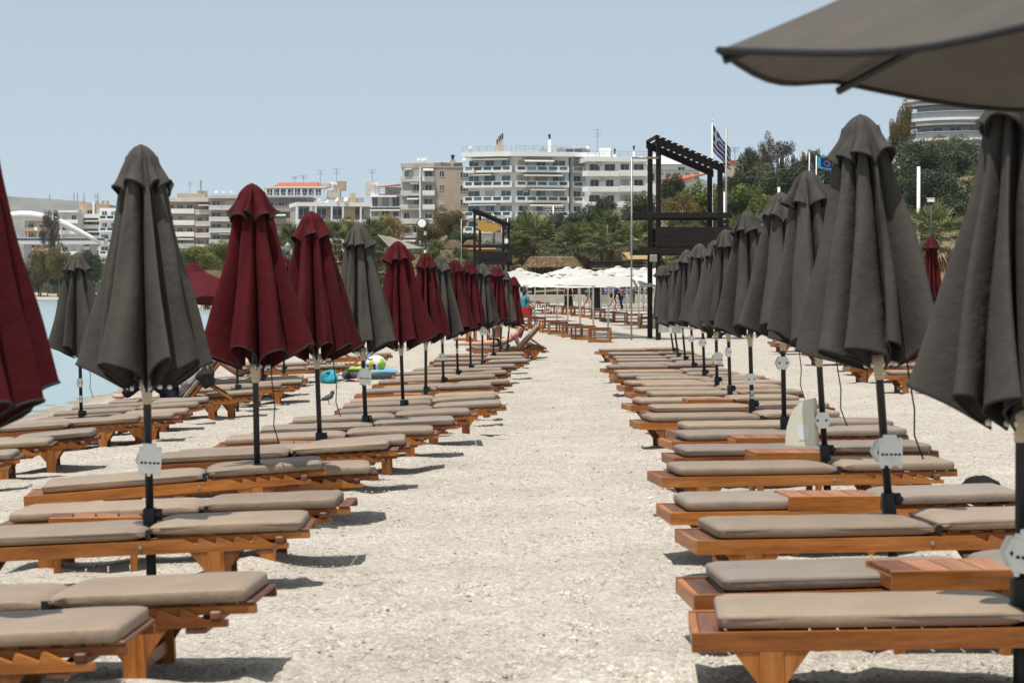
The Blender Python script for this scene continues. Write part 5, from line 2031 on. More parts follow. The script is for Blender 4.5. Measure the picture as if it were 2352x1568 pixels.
def ring(name, mat, r0, r1, z0, z1, a0=160, a1=380, parent=None):
    o_, i_ = arc(r1, a0, a1), arc(r0, a0, a1)
    q = len(o_)
    vs = [(x, y, z0) for x, y in o_] + [(x, y, z1) for x, y in o_] + [(x, y, z0) for x, y in i_] + [(x, y, z1) for x, y in i_]
    fs = []
    for k in range(q - 1):
        fs += [(k, k + 1, q + k + 1, q + k), (2 * q + k + 1, 2 * q + k, 3 * q + k, 3 * q + k + 1), (q + k, q + k + 1, 3 * q + k + 1, 3 * q + k), (k + 1, k, 2 * q + k, 2 * q + k + 1)]
    fs += [(0, q, 3 * q, 2 * q), (q - 1, 3 * q - 1, 4 * q - 1, 2 * q - 1)]
    return link(name, MB().add(vs, fs).mesh(name, mat), parent or B)


conc = plain('raw_concrete', (0.36, 0.35, 0.33), 0.85, 0, 0.15, 0.7)
ring('wall', plain('pale_grey_render', (0.52, 0.53, 0.54), 0.85, 0, 0.08, 0.6), 6.2, 6.5, ZV(400, d), zt + 0.2)
for k in range(4):
    z = zt - k * fh
    b = ring('balcony', conc, 6.3, 8.3, z - 0.95, z - 0.25)
    ring('fascia', BM['white'], 7.6, 8.42, z - 0.25, z + 0.12, parent=b)
    ring('railing', plain('dark_balcony_glass', (0.20, 0.21, 0.22), 0.2), 8.05, 8.12, z + 0.121, z + 1.0, parent=b)
    ring('hand_rail', BM['frame'], 8.02, 8.15, z + 1.001, z + 1.08, parent=b)
    if k:
        for a in (205, 228, 252, 276, 300):
            p0, p1 = arc(6.52, a - 7.5, a + 7.5, 1)
            f = Face(p0, p1)
            window(f, B, 0.0, f.L, z + 0.05, z + fh * 0.62, 0.02, BM['shutter'] if k == 1 else BM['glass'])

# ------------------------------------------------------------------ white footbridge with an arch
d = 560.0
B = empty('footbridge', (0, 0, 0))
tag(B, 'white arched footbridge over the far left shore', 'bridge')
wp = plain('white_bridge_paint', (0.66, 0.66, 0.66), 0.5, 0, 0.04)
apx = [(-60, 520), (-20, 505), (20, 497), (45, 494.5), (70, 495), (100, 499), (130, 507), (155, 518), (180, 531), (205, 544), (232, 560)]
for dd, nm in ((0, 0), (3.6, 1)):
    pts = [P(x, y, d + dd) for x, y in apx]
    link('arch', MB().tube(pts, [0.55 + 0.55 * max(0, 1 - abs(x - 60) / 160) for x, y in apx], 8).mesh('arch', wp, True), B)
a, b = P(-60, 556, d), P(240, 556, d)
link('deck', MB().box(a.x, b.x, d - 0.5, d + 4.2, P(0, 561, d).z, P(0, 553, d).z).mesh('deck', wp), B)
for k in range(40):
    u = a.x + (b.x - a.x) * k / 39
    link('railing_post', MB().box(u - 0.06, u + 0.06, d - 0.45, d - 0.33, P(0, 553, d).z, P(0, 546, d).z).mesh('railing_post', BM['rail']), B)
link('hand_rail', MB().box(a.x, b.x, d - 0.45, d - 0.33, P(0, 546.8, d).z, P(0, 546, d).z + 0.08).mesh('hand_rail', wp), B)
link('rail_glass', MB().box(a.x, b.x, d - 0.30, d - 0.26, P(0, 553, d).z, P(0, 547.2, d).z).mesh('rail_glass', BM['green_glass']), B)
for k in range(9):
    x = 20 + k * 22
    y = np.interp(x, [q[0] for q in apx], [q[1] for q in apx])
    link('hanger', MB().tube([P(x, y, d), P(x, 552, d)], 0.09, 5).mesh('hanger', wp), B)
for x in (211, 60):
    p = P(x, 560, d)
    link('pier', MB().box(p.x - 0.7, p.x + 0.7, d + 0.5, d + 3, g(p.x, d) - 1, p.z).mesh('pier', BM['metal']), B)
# ------------------------------------------------------------------ trees and shrubs
def leaf_mat(name, dark, mid, light, rough=0.6):
    k = NT(name)
    at = k.n('ShaderNodeVertexColor', layer_name='tint')
    sep = k.n('ShaderNodeSeparateColor')
    k.l(at.outputs[0], sep.inputs[0])
    c = k.ramp(sep.outputs[0], [(0.0, dark), (0.5, mid), (1.0, light)])
    c = k.mix(1.0, c, k.ramp(k.rand(), [(0, (0.8, 0.84, 0.8)), (1, (1.15, 1.08, 1.0))]), 'MULTIPLY')
    k.set(c, rough, 0, 0.25)
    tr = k.n('ShaderNodeBsdfTranslucent')
    k.l(c, tr.inputs['Color'])
    ms = k.n('ShaderNodeMixShader')
    ms.inputs[0].default_value = 0.25
    k.l(k.b.outputs[0], ms.inputs[1])
    k.l(tr.outputs[0], ms.inputs[2])
    k.l(ms.outputs[0], k.t.nodes['Material Output'].inputs['Surface'])
    return k.m


LEAF = {
    'dark': leaf_mat('dark_evergreen_leaf', (0.023, 0.0354, 0.0146), (0.0538, 0.0755, 0.0302), (0.1152, 0.1357, 0.0627)),
    'grey': leaf_mat('grey_green_leaf', (0.036, 0.045, 0.020), (0.086, 0.100, 0.045), (0.165, 0.178, 0.088)),
    'olive': leaf_mat('olive_tamarisk_leaf', (0.0704, 0.0637, 0.0202), (0.16, 0.1274, 0.0358), (0.2944, 0.2006, 0.0616)),
    'bright': leaf_mat('bright_bush_leaf', (0.0486, 0.0684, 0.0168), (0.1216, 0.151, 0.0336), (0.2304, 0.2419, 0.0616)),
    'bronze': leaf_mat('bronze_eucalyptus_leaf', (0.0435, 0.033, 0.0224), (0.0922, 0.0661, 0.0426), (0.1664, 0.118, 0.0806)),
    'silver': leaf_mat('silver_poplar_leaf', (0.020, 0.034, 0.013), (0.050, 0.075, 0.030), (0.24, 0.27, 0.20)),
    'plum': leaf_mat('plum_leaf', (0.020, 0.008, 0.009), (0.042, 0.018, 0.018), (0.085, 0.040, 0.036)),
    'reed': leaf_mat('dry_reed', (0.07, 0.065, 0.03), (0.17, 0.145, 0.07), (0.34, 0.29, 0.16)),
}
BARK = plain('grey_bark', (0.14, 0.115, 0.09), 0.9, 0, 0.25, 3)


def crown_arrays(seed, n, leaf, fluff=1.0, clumps=26, droop=0.0, tall=1.0, hole=0.25):
    rs = np.random.RandomState(seed)
    # clump centres fill an irregular unit ball
    c = rs.normal(size=(clumps * 4, 3))
    c /= np.linalg.norm(c, axis=1)[:, None]
    rad = rs.rand(clumps * 4) ** 0.45 * 0.78
    c = c * rad[:, None]
    c = c[c[:, 2] > -0.72][:clumps]
    cr = 0.19 + 0.20 * rs.rand(len(c)) * fluff
    w = cr ** 2
    k = rs.choice(len(c), n, p=w / w.sum())
    v = rs.normal(size=(n, 3))
    v /= np.linalg.norm(v, axis=1)[:, None]
    rr = cr[k] * (1 - hole * rs.rand(n) ** 1.6) * (0.85 + 0.3 * rs.rand(n))
    p = c[k] + v * rr[:, None]
    p[:, 2] *= tall
    # leaf quads, facing outward with scatter
    nrm = v + 0.8 * rs.normal(size=(n, 3))
    nrm /= np.linalg.norm(nrm, axis=1)[:, None]
    t = np.cross(nrm, rs.normal(size=(n, 3)))
    t /= np.linalg.norm(t, axis=1)[:, None]
    b = np.cross(nrm, t)
    s = leaf * (0.6 + 0.8 * rs.rand(n))
    asp = 0.42 + 0.3 * rs.rand(n)
    if droop:
        t = t * (1 - droop) + np.array([0, 0, -1.0]) * droop
    q0 = p - t * s[:, None]
    q1 = p + b * (s * asp)[:, None]
    q2 = p + t * s[:, None]
    q3 = p - b * (s * asp)[:, None]
    V = np.stack([q0, q1, q2, q3], 1).reshape(-1, 3)
    clump_tone = rs.rand(len(c))
    tone = np.clip(0.42 * clump_tone[k] + 0.5 * rs.rand(n) ** 1.3 + 0.06, 0, 1)
    tint = np.repeat(np.stack([tone, tone, tone, np.ones(n)], 1), 4, 0)
    return V, tint


CROWNS = {}


def crown_mesh(kind_, var):
    key = (kind_, var)
    if key not in CROWNS:
        if kind_ in ('bronze',):
            V, T = crown_arrays(900 + var, 7000, 0.036, 0.55, 34, 0.35, 1.0, 0.5)
        elif kind_ == 'olive':
            V, T = crown_arrays(930 + var, 13000, 0.038, 1.0, 30, 0.15)
        elif kind_ == 'silver':
            V, T = crown_arrays(960 + var, 15000, 0.030, 0.9, 40)
        elif kind_ == 'plum':
            V, T = crown_arrays(980 + var, 5000, 0.05, 0.8, 18)
        else:
            V, T = crown_arrays(abs(hash(kind_)) % 7 + 700 + var, 13000, 0.040, 0.9, 36, 0.0, 1.0, 0.4)
        CROWNS[key] = quads_mesh('crown', V, T, LEAF[kind_])
    return CROWNS[key]


def crown_seed(kind_):
    return {'dark': 1, 'grey': 2, 'bright': 3}.get(kind_, 0)


def hash(s):   # stable across runs
    return sum(ord(c) * (i + 3) for i, c in enumerate(str(s)))


TRUNKS = []
for s in range(3):
    rs = random.Random(s + 5)
    m = MB()
    m.tube([(0, 0, -1.6), (0.03, 0.02, -0.9), (rs.uniform(-0.08, 0.08), 0.0, -0.35), (rs.uniform(-0.1, 0.1), 0.05, 0.25)], [0.075, 0.06, 0.045, 0.02], 7)
    for k in range(7):
        a = k * 0.9 + rs.random()
        z0 = rs.uniform(-0.6, -0.1)
        m.tube([(0, 0, z0), (0.3 * math.cos(a), 0.3 * math.sin(a), z0 + 0.25), (0.62 * math.cos(a), 0.62 * math.sin(a), z0 + 0.55 + 0.2 * rs.random())], [0.032, 0.020, 0.008], 5)
    TRUNKS.append(m.mesh('trunk', BARK, True))


def tree(kind_, x, ytop, w, h, d, label, var=0, name='tree', group='trees and bushes behind the beach', cat='tree'):
    """crown of width w and height h (picture units) whose top is at x, ytop"""
    s = d / F
    rx, rz = w * s / 2, h * s / 2
    p = P(x, ytop + h / 2, d)
    o = empty(name, (p.x, d, p.z - rz))
    tag(o, label, cat, group)
    rs = random.Random(int(x * 7 + ytop))
    link('crown', crown_mesh(kind_, var), o, (0, 0, rz), (0, 0, rs.uniform(0, 6.28))).scale = (rx * 1.12, rx * 1.12, rz * 1.12)
    gz = g(p.x, d)
    t = link('trunk', TRUNKS[rs.randrange(3)], o, (0, 0, rz))
    t.scale = (rx, rx, max(rz, (p.z - gz) / 1.5))
    return o


# hillside at right: (kind, x, top, width, height, depth, label)
TREES = [
    ('bronze', 1757, 305, 62, 100, 330, 'tall thin dark eucalyptus on the hilltop, left of two'),
    ('bronze', 1800, 320, 66, 90, 335, 'tall thin dark eucalyptus on the hilltop, right of two'),
    ('grey', 1722, 338, 62, 90, 325, 'pale grey-green tree left of the hilltop eucalyptus'),
    ('grey', 1850, 345, 46, 70, 330, 'small grey-green tree near the hilltop flags, left of two'),
    ('grey', 1878, 342, 40, 70, 335, 'small grey-green tree near the hilltop flags, right of two'),
    ('dark', 1700, 385, 110, 120, 300, 'dark bush on the slope below the pale grey-green tree'),
    ('grey', 1762, 375, 110, 110, 300, 'grey-green bush below the hilltop eucalyptus'),
    ('dark', 1830, 372, 150, 115, 290, 'broad dark bush below the white fence posts'),
    ('dark', 1930, 370, 120, 120, 300, 'dark bush left of the tall closed umbrella on the hill'),
    ('olive', 1905, 430, 130, 110, 270, 'olive bush half hidden by the grey umbrellas'),
    ('bright', 1700, 425, 130, 120, 250, 'bright green bush just right of the steel pole'),
    ('bright', 1620, 415, 110, 110, 260, 'bright green bush seen through the dark tower'),
    ('bright', 1770, 440, 120, 120, 245, 'bright green bush above the third right umbrella'),
    ('olive', 1560, 440, 90, 90, 255, 'yellow-green bush behind the tower left posts'),
    ('dark', 1545, 395, 70, 100, 300, 'dark thin tree right of the rounded white block'),
    ('grey', 1472, 440, 90, 90, 290, 'grey-green tree left of the tower under the rounded balconies'),
    ('dark', 1385, 452, 80, 80, 300, 'dark round tree at the right foot of the white block'),
    ('dark', 1345, 478, 80, 60, 285, 'dark low bush at the foot of the white block, right of the pole'),
    ('dark', 1205, 487, 105, 75, 285, 'dark bush at the foot of the white block, left of the pole'),
    ('dark', 1270, 490, 120, 75, 290, 'dark bush in the middle of the white block foot'),
    ('plum', 1250, 505, 36, 42, 270, 'dark plum-coloured shrub, left one above the palms'),
    ('plum', 1288, 500, 42, 52, 268, 'dark plum-coloured shrub, right one above the palms'),
    ('grey', 1320, 510, 90, 60, 262, 'grey-green bush behind the middle palm'),
    ('grey', 1430, 500, 100, 70, 262, 'grey-green bush behind the tallest palm'),
    ('olive', 1030, 478, 75, 75, 270, 'olive tamarisk before the beige block, right of two'),
    ('olive', 985, 500, 70, 60, 268, 'low olive bush left of the beige block tamarisk'),
    ('olive', 893, 492, 110, 72, 285, 'large olive tamarisk left of the beige block'),
    ('olive', 805, 500, 76, 62, 290, 'smaller olive tamarisk before the low white block'),
    ('dark', 680, 523, 70, 50, 300, 'dark bush between the two big red umbrellas'),
    ('dark', 1060, 530, 90, 40, 250, 'dark ivy bush behind the small far tower'),
    ('bright', 450, 560, 105, 65, 300, 'round green tree between the big grey and the first red umbrella, left of two'),
    ('bright', 500, 553, 80, 70, 310, 'round green tree between the big grey and the first red umbrella, right of two'),
    ('olive', 92, 566, 56, 82, 470, 'round olive tree on the far left shore, left of two'),
    ('olive', 134, 560, 56, 88, 468, 'round olive tree on the far left shore, right of two'),
    ('bronze', 118, 478, 52, 110, 480, 'tall thin brownish tree rising in front of the white arch'),
    ('dark', 205, 570, 60, 85, 476, 'dark tree on the far shore beside the small grey umbrella'),
    ('dark', 88, 618, 44, 44, 474, 'dark low bush on the far shore under the olive trees, left'),
    ('dark', 132, 616, 40, 44, 473, 'dark low bush on the far shore under the olive trees, right'),
    ('olive', 40, 596, 70, 55, 500, 'olive bush on the far shore at the very left'),
    ('dark', 165, 600, 60, 55, 500, 'dark bush on the far shore left of the small grey umbrella'),
    ('grey', 215, 603, 60, 50, 505, 'grey-green bush on the far shore behind the big grey umbrella'),
    ('dark', 75, 612, 60, 42, 495, 'dark hedge on the far shore behind the bathers, left'),
    ('olive', 120, 606, 60, 48, 498, 'olive hedge on the far shore behind the bathers, right'),
    ('bright', 265, 600, 80, 55, 505, 'green bush on the far shore hidden behind the big grey umbrella'),
    ('bright', 400, 598, 90, 50, 420, 'low green bush left of the open red umbrella'),
    ('olive', 545, 590, 80, 60, 400, 'olive bush behind the first big red umbrella'),
    ('dark', 630, 570, 80, 60, 380, 'dark bush right of the first big red umbrella'),
    ('olive', 2082, 232, 40, 100, 335, 'bronze-green tree left of the curved building on the hill'),
    ('olive', 2058, 268, 40, 90, 330, 'bronze-green tree lower left of the curved building'),
    ('silver', 2110, 318, 150, 120, 290, 'silver-leaved poplar below the curved building, left'),
    ('silver', 2200, 320, 150, 125, 295, 'silver-leaved poplar below the curved building, right'),
    ('olive', 2175, 312, 80, 55, 300, 'bronze bush right under the curved balconies'),
    ('silver', 2150, 380, 170, 130, 265, 'silver-leaved poplar behind the tall white post'),
    ('dark', 2090, 400, 110, 130, 270, 'dark tree left of the tall white post'),
    ('dark', 2190, 450, 150, 100, 250, 'dark bush behind the security camera'),
    ('dark', 2300, 350, 150, 160, 300, 'dark tree behind the rightmost closed umbrella'),
    ('dark', 2020, 380, 110, 130, 300, 'dark tree behind the tall closed right umbrella'),
    ('bright', 2010, 470, 120, 100, 250, 'green bush behind the tall closed right umbrella'),
    ('olive', 1840, 480, 100, 70, 235, 'olive bush just above the fourth right umbrella'),
]
for i, (k_, x, y, w, h, d, lab) in enumerate(TREES):
    bush = 'bush' in lab or 'shrub' in lab
    tree(k_, x, y, w, h, d, lab, i % 3, 'bush' if bush else 'tree', cat='bush' if bush else 'tree')

# undergrowth that closes the slope, nobody could count it
rsu = np.random.RandomState(77)
Vs, Ts = [], []
base_v, base_t = crown_arrays(555, 1500, 0.06, 0.9, 14)
for k in range(760):
    y = rsu.uniform(205, 345)
    px = rsu.uniform(1180, 2400) if k % 4 else rsu.uniform(640, 1300)
    if k >= 420:
        y, px = rsu.uniform(482, 560), rsu.uniform(-80, 640)
    if k >= 560:
        y, px = rsu.uniform(205, 345), rsu.uniform(2350, 3400)
    X = (px - 1176) * y / F
    r = rsu.uniform(1.0, 2.3) * (1.5 if k >= 420 else 1.0)
    z = g(X, y)
    a = rsu.uniform(0, 6.28)
    v = base_v[: 4 * 420 * (1 if r < 1.6 else 2)].copy()
    ca, sa = math.cos(a), math.sin(a)
    x_ = v[:, 0] * ca - v[:, 1] * sa
    y_ = v[:, 0] * sa + v[:, 1] * ca
    Vs.append(np.stack([x_ * r + X, y_ * r + y, v[:, 2] * r * 0.8 + z + r * 0.35], 1))
    Ts.append(base_t[: len(v)])
me = quads_mesh('undergrowth', np.concatenate(Vs), np.concatenate(Ts), LEAF['grey'])
kind(link('undergrowth', me), 'stuff', 'low green undergrowth covering the slope behind the beach')

# dry reeds on the hill
Vs, Ts = [], []
for k in range(1500):
    px, y = rsu.uniform(1730, 2130), rsu.uniform(215, 232)
    X = (px - 1176) * y / F
    z = g(X, y)
    h = rsu.uniform(1.5, 3.2)
    lx, ly = rsu.normal(0, 0.35), rsu.normal(0, 0.3)
    w = 0.05
    Vs.append(np.array([(X - w, y, z), (X + w, y, z), (X + lx + w * 0.4, y + ly, z + h), (X + lx - w * 0.4, y + ly, z + h)]))
    t = rsu.rand()
    Ts.append(np.tile([t, t, t, 1], (4, 1)))
me = quads_mesh('reeds', np.concatenate(Vs), np.concatenate(Ts), LEAF['reed'])
kind(link('reeds', me), 'stuff', 'dry reeds growing on the slope above the umbrellas')

# ------------------------------------------------------------------ fan palms
PALM_G = leaf_mat('fan_palm_leaf', (0.05, 0.066, 0.024), (0.14, 0.165, 0.065), (0.30, 0.31, 0.16))
PALM_D = leaf_mat('dead_palm_leaf', (0.14, 0.09, 0.045), (0.30, 0.21, 0.11), (0.46, 0.36, 0.21))
PALM_T = plain('palm_trunk_fibre', (0.095, 0.060, 0.040), 0.95, 0, 0.3, 6)


def fan_leaf(rs, az, el, L, R_, droop):
    """one fan: a stalk and a ring of narrow folded blades"""
    out = []
    d = Vector((math.cos(az) * math.cos(el), math.sin(az) * math.cos(el), math.sin(el)))
    side = Vector((-math.sin(az), math.cos(az), 0))
    up = side.cross(d) * -1
    tip = d * L + Vector((0, 0, -droop * 0.4))
    out.append([(side * 0.02), (side * -0.02), tip - side * 0.015, tip + side * 0.015])
    n = 20
    for k in range(n):
        a = (k / (n - 1) - 0.5) * R(230)
        b = d * math.cos(a) + side * math.sin(a)
        b = (b + up * rs.uniform(-0.12, 0.12)).normalized()
        r = R_ * (1 - 0.22 * abs(a) / R(115)) * rs.uniform(0.9, 1.05)
        wv = b.cross(up).normalized() * 0.045
        mid = tip + b * r * 0.6
        end = tip + b * r + Vector((0, 0, -droop * rs.uniform(0.25, 0.6)))
        out.append([tip, mid + wv, end, mid - wv])
    return out


def palm_meshes(seed):
    rs = random.Random(seed)
    def collect(specs):
        V = []
        for s in specs:
            for q in fan_leaf(rs, *s):
                V += [tuple(p) for p in q]
        V = np.array(V)
        n = len(V) // 4
        r2 = np.random.RandomState(seed)
        t = r2.rand(n)
        return V, np.repeat(np.stack([t, t, t, np.ones(n)], 1), 4, 0)
    live = [(rs.uniform(0, 6.28), rs.uniform(-0.25, 1.35), rs.uniform(0.8, 1.25), rs.uniform(0.75, 1.0), rs.uniform(0.05, 0.35)) for _ in range(34)]
    dead = [(rs.uniform(0, 6.28), rs.uniform(-1.35, -0.45), rs.uniform(0.6, 1.0), rs.uniform(0.6, 0.85), rs.uniform(0.3, 0.7)) for _ in range(26)]
    a, b = collect(live), collect(dead)
    return quads_mesh('green_fronds', a[0], a[1], PALM_G), quads_mesh('dry_fronds', b[0], b[1], PALM_D)


PALMS = [palm_meshes(s) for s in (3, 8, 15)]
PALMLIST = [(1393, 548, 178, 1.0, 'fan palm with a clear dark trunk before the tall bushes'), (1325, 566, 182, 0.95, 'middle fan palm left of the clear-trunked one'),
            (1228, 560, 184, 1.15, 'big fan palm above the thatched roof, left of the middle one'), (1190, 585, 183, 0.8, 'low fan palm beside the thin grey pole'),
            (1445, 565, 190, 1.0, 'fan palm left of the dark tower posts'), (1478, 555, 196, 0.95, 'fan palm behind the dark tower posts'),
            (1560, 540, 200, 1.0, 'fan palm seen under the tower rail'), (1530, 605, 172, 0.75, 'low fan palm between the tower posts'),
            (1715, 545, 195, 1.0, 'fan palm right of the tower above the grey umbrellas'), (1770, 530, 190, 0.9, 'fan palm behind the third right umbrella'),
            (2145, 540, 150, 0.95, 'fan palm below the security camera at right'), (2090, 560, 155, 0.8, 'fan palm left of the security camera'),
            (678, 575, 215, 1.15, 'fan palm between the two big red umbrellas'), (765, 555, 215, 1.0, 'fan palm left of the closed grey umbrella'),
            (855, 558, 212, 1.0, 'fan palm right of the closed grey umbrella'), (1000, 595, 200, 0.75, 'low fan palm behind the red umbrella caps'),
            (1055, 600, 190, 0.6, 'small low fan palm left of the small far tower')]
for i, (x, y, d, s, lab) in enumerate(PALMLIST):
    p = P(x, y, d)
    o = empty('fan_palm', (p.x, d, g(p.x, d) - 0.2))
    tag(o, lab, 'palm', 'fan palms behind the white umbrellas')
    h = p.z - (g(p.x, d) - 0.2)
    gm, dm = PALMS[i % 3]
    s *= 1.3
    link('green_fronds', gm, o, (0, 0, h), (0, 0, i * 1.3)).scale = (s, s, s)
    link('dry_fronds', dm, o, (0, 0, h - 0.1), (0, 0, i * 2.1)).scale = (s, s, s)
    m = MB().tube([(0, 0, 0), (0.02, 0, h * 0.5), (0, 0, h)], [0.30, 0.24, 0.26], 10)
    link('trunk', m.mesh('trunk', PALM_T, True), o)

# ------------------------------------------------------------------ thatch, awnings and walls of the beach bar
STRAW = leaf_mat('straw', (0.14, 0.10, 0.06), (0.28, 0.21, 0.125), (0.42, 0.33, 0.21), 0.9)
STRAWB = plain('straw_mass', (0.30, 0.225, 0.14), 0.95, 0, 0.3, 3, 0.2, 0.8)


def thatch(x0, x1, ytop, ybot, d, depth, label, ridge=0.55, seed=0):
    a, b = P(x0, ybot, d), P(x1, ybot, d)
    zt = P(0, ytop, d).z
    W = b.x - a.x
    o = empty('thatched_roof', (a.x, d, a.z))
    tag(o, label, 'thatched roof', 'straw roofs of the beach bar')
    h = zt - a.z
    r0, r1 = W * (0.5 - ridge / 2), W * (0.5 + ridge / 2)
    c = [(0, 0, 0), (W, 0, 0), (W, depth, 0), (0, depth, 0), (r0, depth / 2, h), (r1, depth / 2, h)]
    fs = [(0, 1, 5, 4), (1, 2, 5), (2, 3, 4, 5), (3, 0, 4)]
    m = MB().add(c, fs + [(0, 3, 2, 1)])
    link('straw_mass', m.mesh('straw_mass', STRAWB), o)
    rs = np.random.RandomState(seed)
    V, T = [], []
    for k in range(2600):
        f = 0 if rs.rand() < 0.62 else (1 if rs.rand() < 0.5 else 3)
        q = [Vector(c[i]) for i in fs[f]]
        u, t = rs.rand(), rs.rand() ** 0.8
        if len(q) == 4:
            lo, hi = q[0].lerp(q[1], u), q[3].lerp(q[2], u)
        else:
            lo, hi = q[0].lerp(q[1], u), q[2]
        p = lo.lerp(hi, t)
        dr = (lo - hi).normalized()
        n = (q[1] - q[0]).cross(q[2] - q[0]).normalized()
        if n.z < 0:
            n = -n
        L = rs.uniform(0.25, 0.6)
        sd = dr.cross(n).normalized() * rs.uniform(0.012, 0.03)
        e = p + dr * L + n * rs.uniform(0.02, 0.14) + sd * rs.uniform(-4, 4)
        s = p + n * 0.02
        V += [tuple(s - sd), tuple(s + sd), tuple(e + sd * 0.5), tuple(e - sd * 0.5)]
        tt = rs.rand()
        T += [(tt, tt, tt, 1)] * 4
    st = link('loose_straw', quads_mesh('loose_straw', np.array(V), np.array(T), STRAW), o)
    st['kind'] = 'stuff'
    for u in (0.15, 0.85):
        for v in (0.2, 0.8):
            z0 = g(a.x + W * u, d + depth * v) - a.z - 0.2
            if z0 < -0.1:
                link('post', MB().tube([(W * u, depth * v, z0), (W * u, depth * v, 0.1)], 0.08, 6).mesh('post', M['dark_z']), o)
    return o


thatch(1205, 1335, 588, 612, 176, 4.5, 'wide straw roof rising behind the white umbrellas below the palms', 0.75, 1)
thatch(990, 1020, 552, 567, 200, 2.5, 'small straw roof behind the red umbrellas, left of three', 0.4, 3)
thatch(1022, 1062, 551, 568, 200, 2.5, 'small straw roof behind the red umbrellas, middle of three', 0.4, 4)
thatch(1062, 1100, 551, 568, 201, 2.5, 'small straw roof behind the small far tower, right of three', 0.4, 5)
thatch(462, 512, 622, 640, 240, 3.0, 'straw roof beside the open dark red umbrella', 0.5, 6)


def cloth_sail(name, pts, mat, label, cat, sag=0.4):
    n = 12
    m = MB()
    A, B_, C, D_ = [P(*q) for q in pts]
    m.grid(lambda i, j: tuple((A.lerp(B_, i / n)).lerp(D_.lerp(C, i / n), j / n) + Vector((0, 0, -sag * math.sin(math.pi * i / n) * math.sin(math.pi * j / n)))), n + 1, n + 1)
    o = link(name, m.mesh(name, mat, True))
    tag(o, label, cat)
    sol = o.modifiers.new('thickness', 'SOLIDIFY')
    sol.thickness = 0.03
    return o


tanc = fabric('tan_shade_cloth', (0.42, 0.29, 0.13), 40, 0.9, 0.12, 0.2)
grc = fabric('pale_sail_cloth', (0.40, 0.355, 0.29), 40, 0.9, 0.10, 0.2)
cloth_sail('shade_sail', [(868, 539, 195), (900, 572, 192), (975, 570, 200), (905, 546, 205)], grc, 'pale triangular shade sail above the first red caps', 'shade sail', 0.3)
cloth_sail('shade_awning', [(1365, 598, 178), (1500, 594, 178), (1500, 576, 188), (1400, 580, 188)], tanc, 'tan shade awning between the palms and the dark tower', 'awning', 0.25)
cloth_sail('shade_awning', [(1520, 594, 180), (1580, 592, 180), (1580, 576, 190), (1520, 577, 190)], tanc, 'tan shade awning behind the dark tower posts', 'awning', 0.25)
cloth_sail('shade_awning', [(1062, 572, 196), (1140, 572, 196), (1138, 565, 202), (1064, 565, 202)], fabric('orange_shade_cloth', (0.50, 0.24, 0.08), 40, 0.9, 0.1, 0.2), 'orange shade strip behind the small far tower', 'awning', 0.1)


def bar_hut(x0, x1, y0, y1, d, label):
    a, b = P(x0, y1, d), P(x1, y0, d)
    o = empty('bar_pergola', (a.x, d, 0))
    tag(o, label, 'pergola')
    W = b.x - a.x
    for k in range(4):
        z = b.z - k * 0.28
        link('roof_pole', MB().tube([(-0.2, -0.3 * k, z - 0.1 * (k % 2)), (W + 0.2, -0.3 * k, z)], 0.09, 6).mesh('roof_pole', M['dark_x']), o)
    link('reed_mat', MB().box(-0.1, W + 0.1, -1.0, 2.4, b.z - 0.55, b.z - 0.45).mesh('reed_mat', STRAWB), o)
    for k in range(4):
        u = W * k / 3
        link('post', MB().tube([(u, 0, g(a.x + u, d) - 0.2), (u, 0, b.z)], 0.10, 6).mesh('post', M['dark_z']), o)
    link('counter', MB().cbox(0.1, W - 0.1, 0.4, 0.9, g(a.x, d), g(a.x, d) + 1.0, 0.02).mesh('counter', M['dark_x']), o)


bar_hut(1362, 1495, 601, 640, 176, 'dark pole pergola behind the white umbrellas left of the tower')
bar_hut(1585, 1640, 592, 640, 178, 'dark pole pergola right of the dark tower posts')

rw = plain('pale_concrete_wall', (0.42, 0.37, 0.31), 0.9, 0, 0.12, 0.8)
a, b = P(1175, 690, 166.5), P(1700, 690, 166.5)
wl = link('terrace_wall', MB().cbox(a.x, b.x, 166.2, 166.6, g(3, 165) - 0.3, P(0, 677, 166.5).z, 0.02).mesh('terrace_wall', rw))
tag(wl, 'low pale concrete wall behind the people under the white umbrellas', 'wall')
fn_ = empty('reed_fence', (0, 0, 0))
tag(fn_, 'tan reed fence behind the red umbrella caps', 'fence')
for k in range(40):
    x = 1012 + k * 2.9
    p = P(x, 573 + 1.2 * math.sin(k), 199)
    link('reed_panel', MB().box(p.x - 0.05, p.x + 0.05, 198.95, 199.05, g(p.x, 199) - 0.2, p.z).mesh('reed_panel', STRAWB), fn_)
# ------------------------------------------------------------------ people
import bmesh

SKINS = [plain('skin_fair', (0.50, 0.275, 0.19), 0.55, 0, 0.08, 6), plain('skin_tanned', (0.34, 0.165, 0.10), 0.55, 0, 0.08, 6), plain('skin_brown', (0.22, 0.105, 0.065), 0.55, 0, 0.08, 6)]
HAIR = {'blond': plain('blond_hair', (0.36, 0.23, 0.09), 0.6, 0, 0.3, 40), 'dark': plain('dark_hair', (0.018, 0.013, 0.010), 0.6, 0, 0.3, 40), 'brown': plain('brown_hair', (0.07, 0.04, 0.025), 0.6, 0, 0.3, 40)}
CLOTH = {}


def cloth(name, col):
    if name not in CLOTH:
        CLOTH[name] = fabric(name, col, 120, 0.85, 0.15)
    return CLOTH[name]


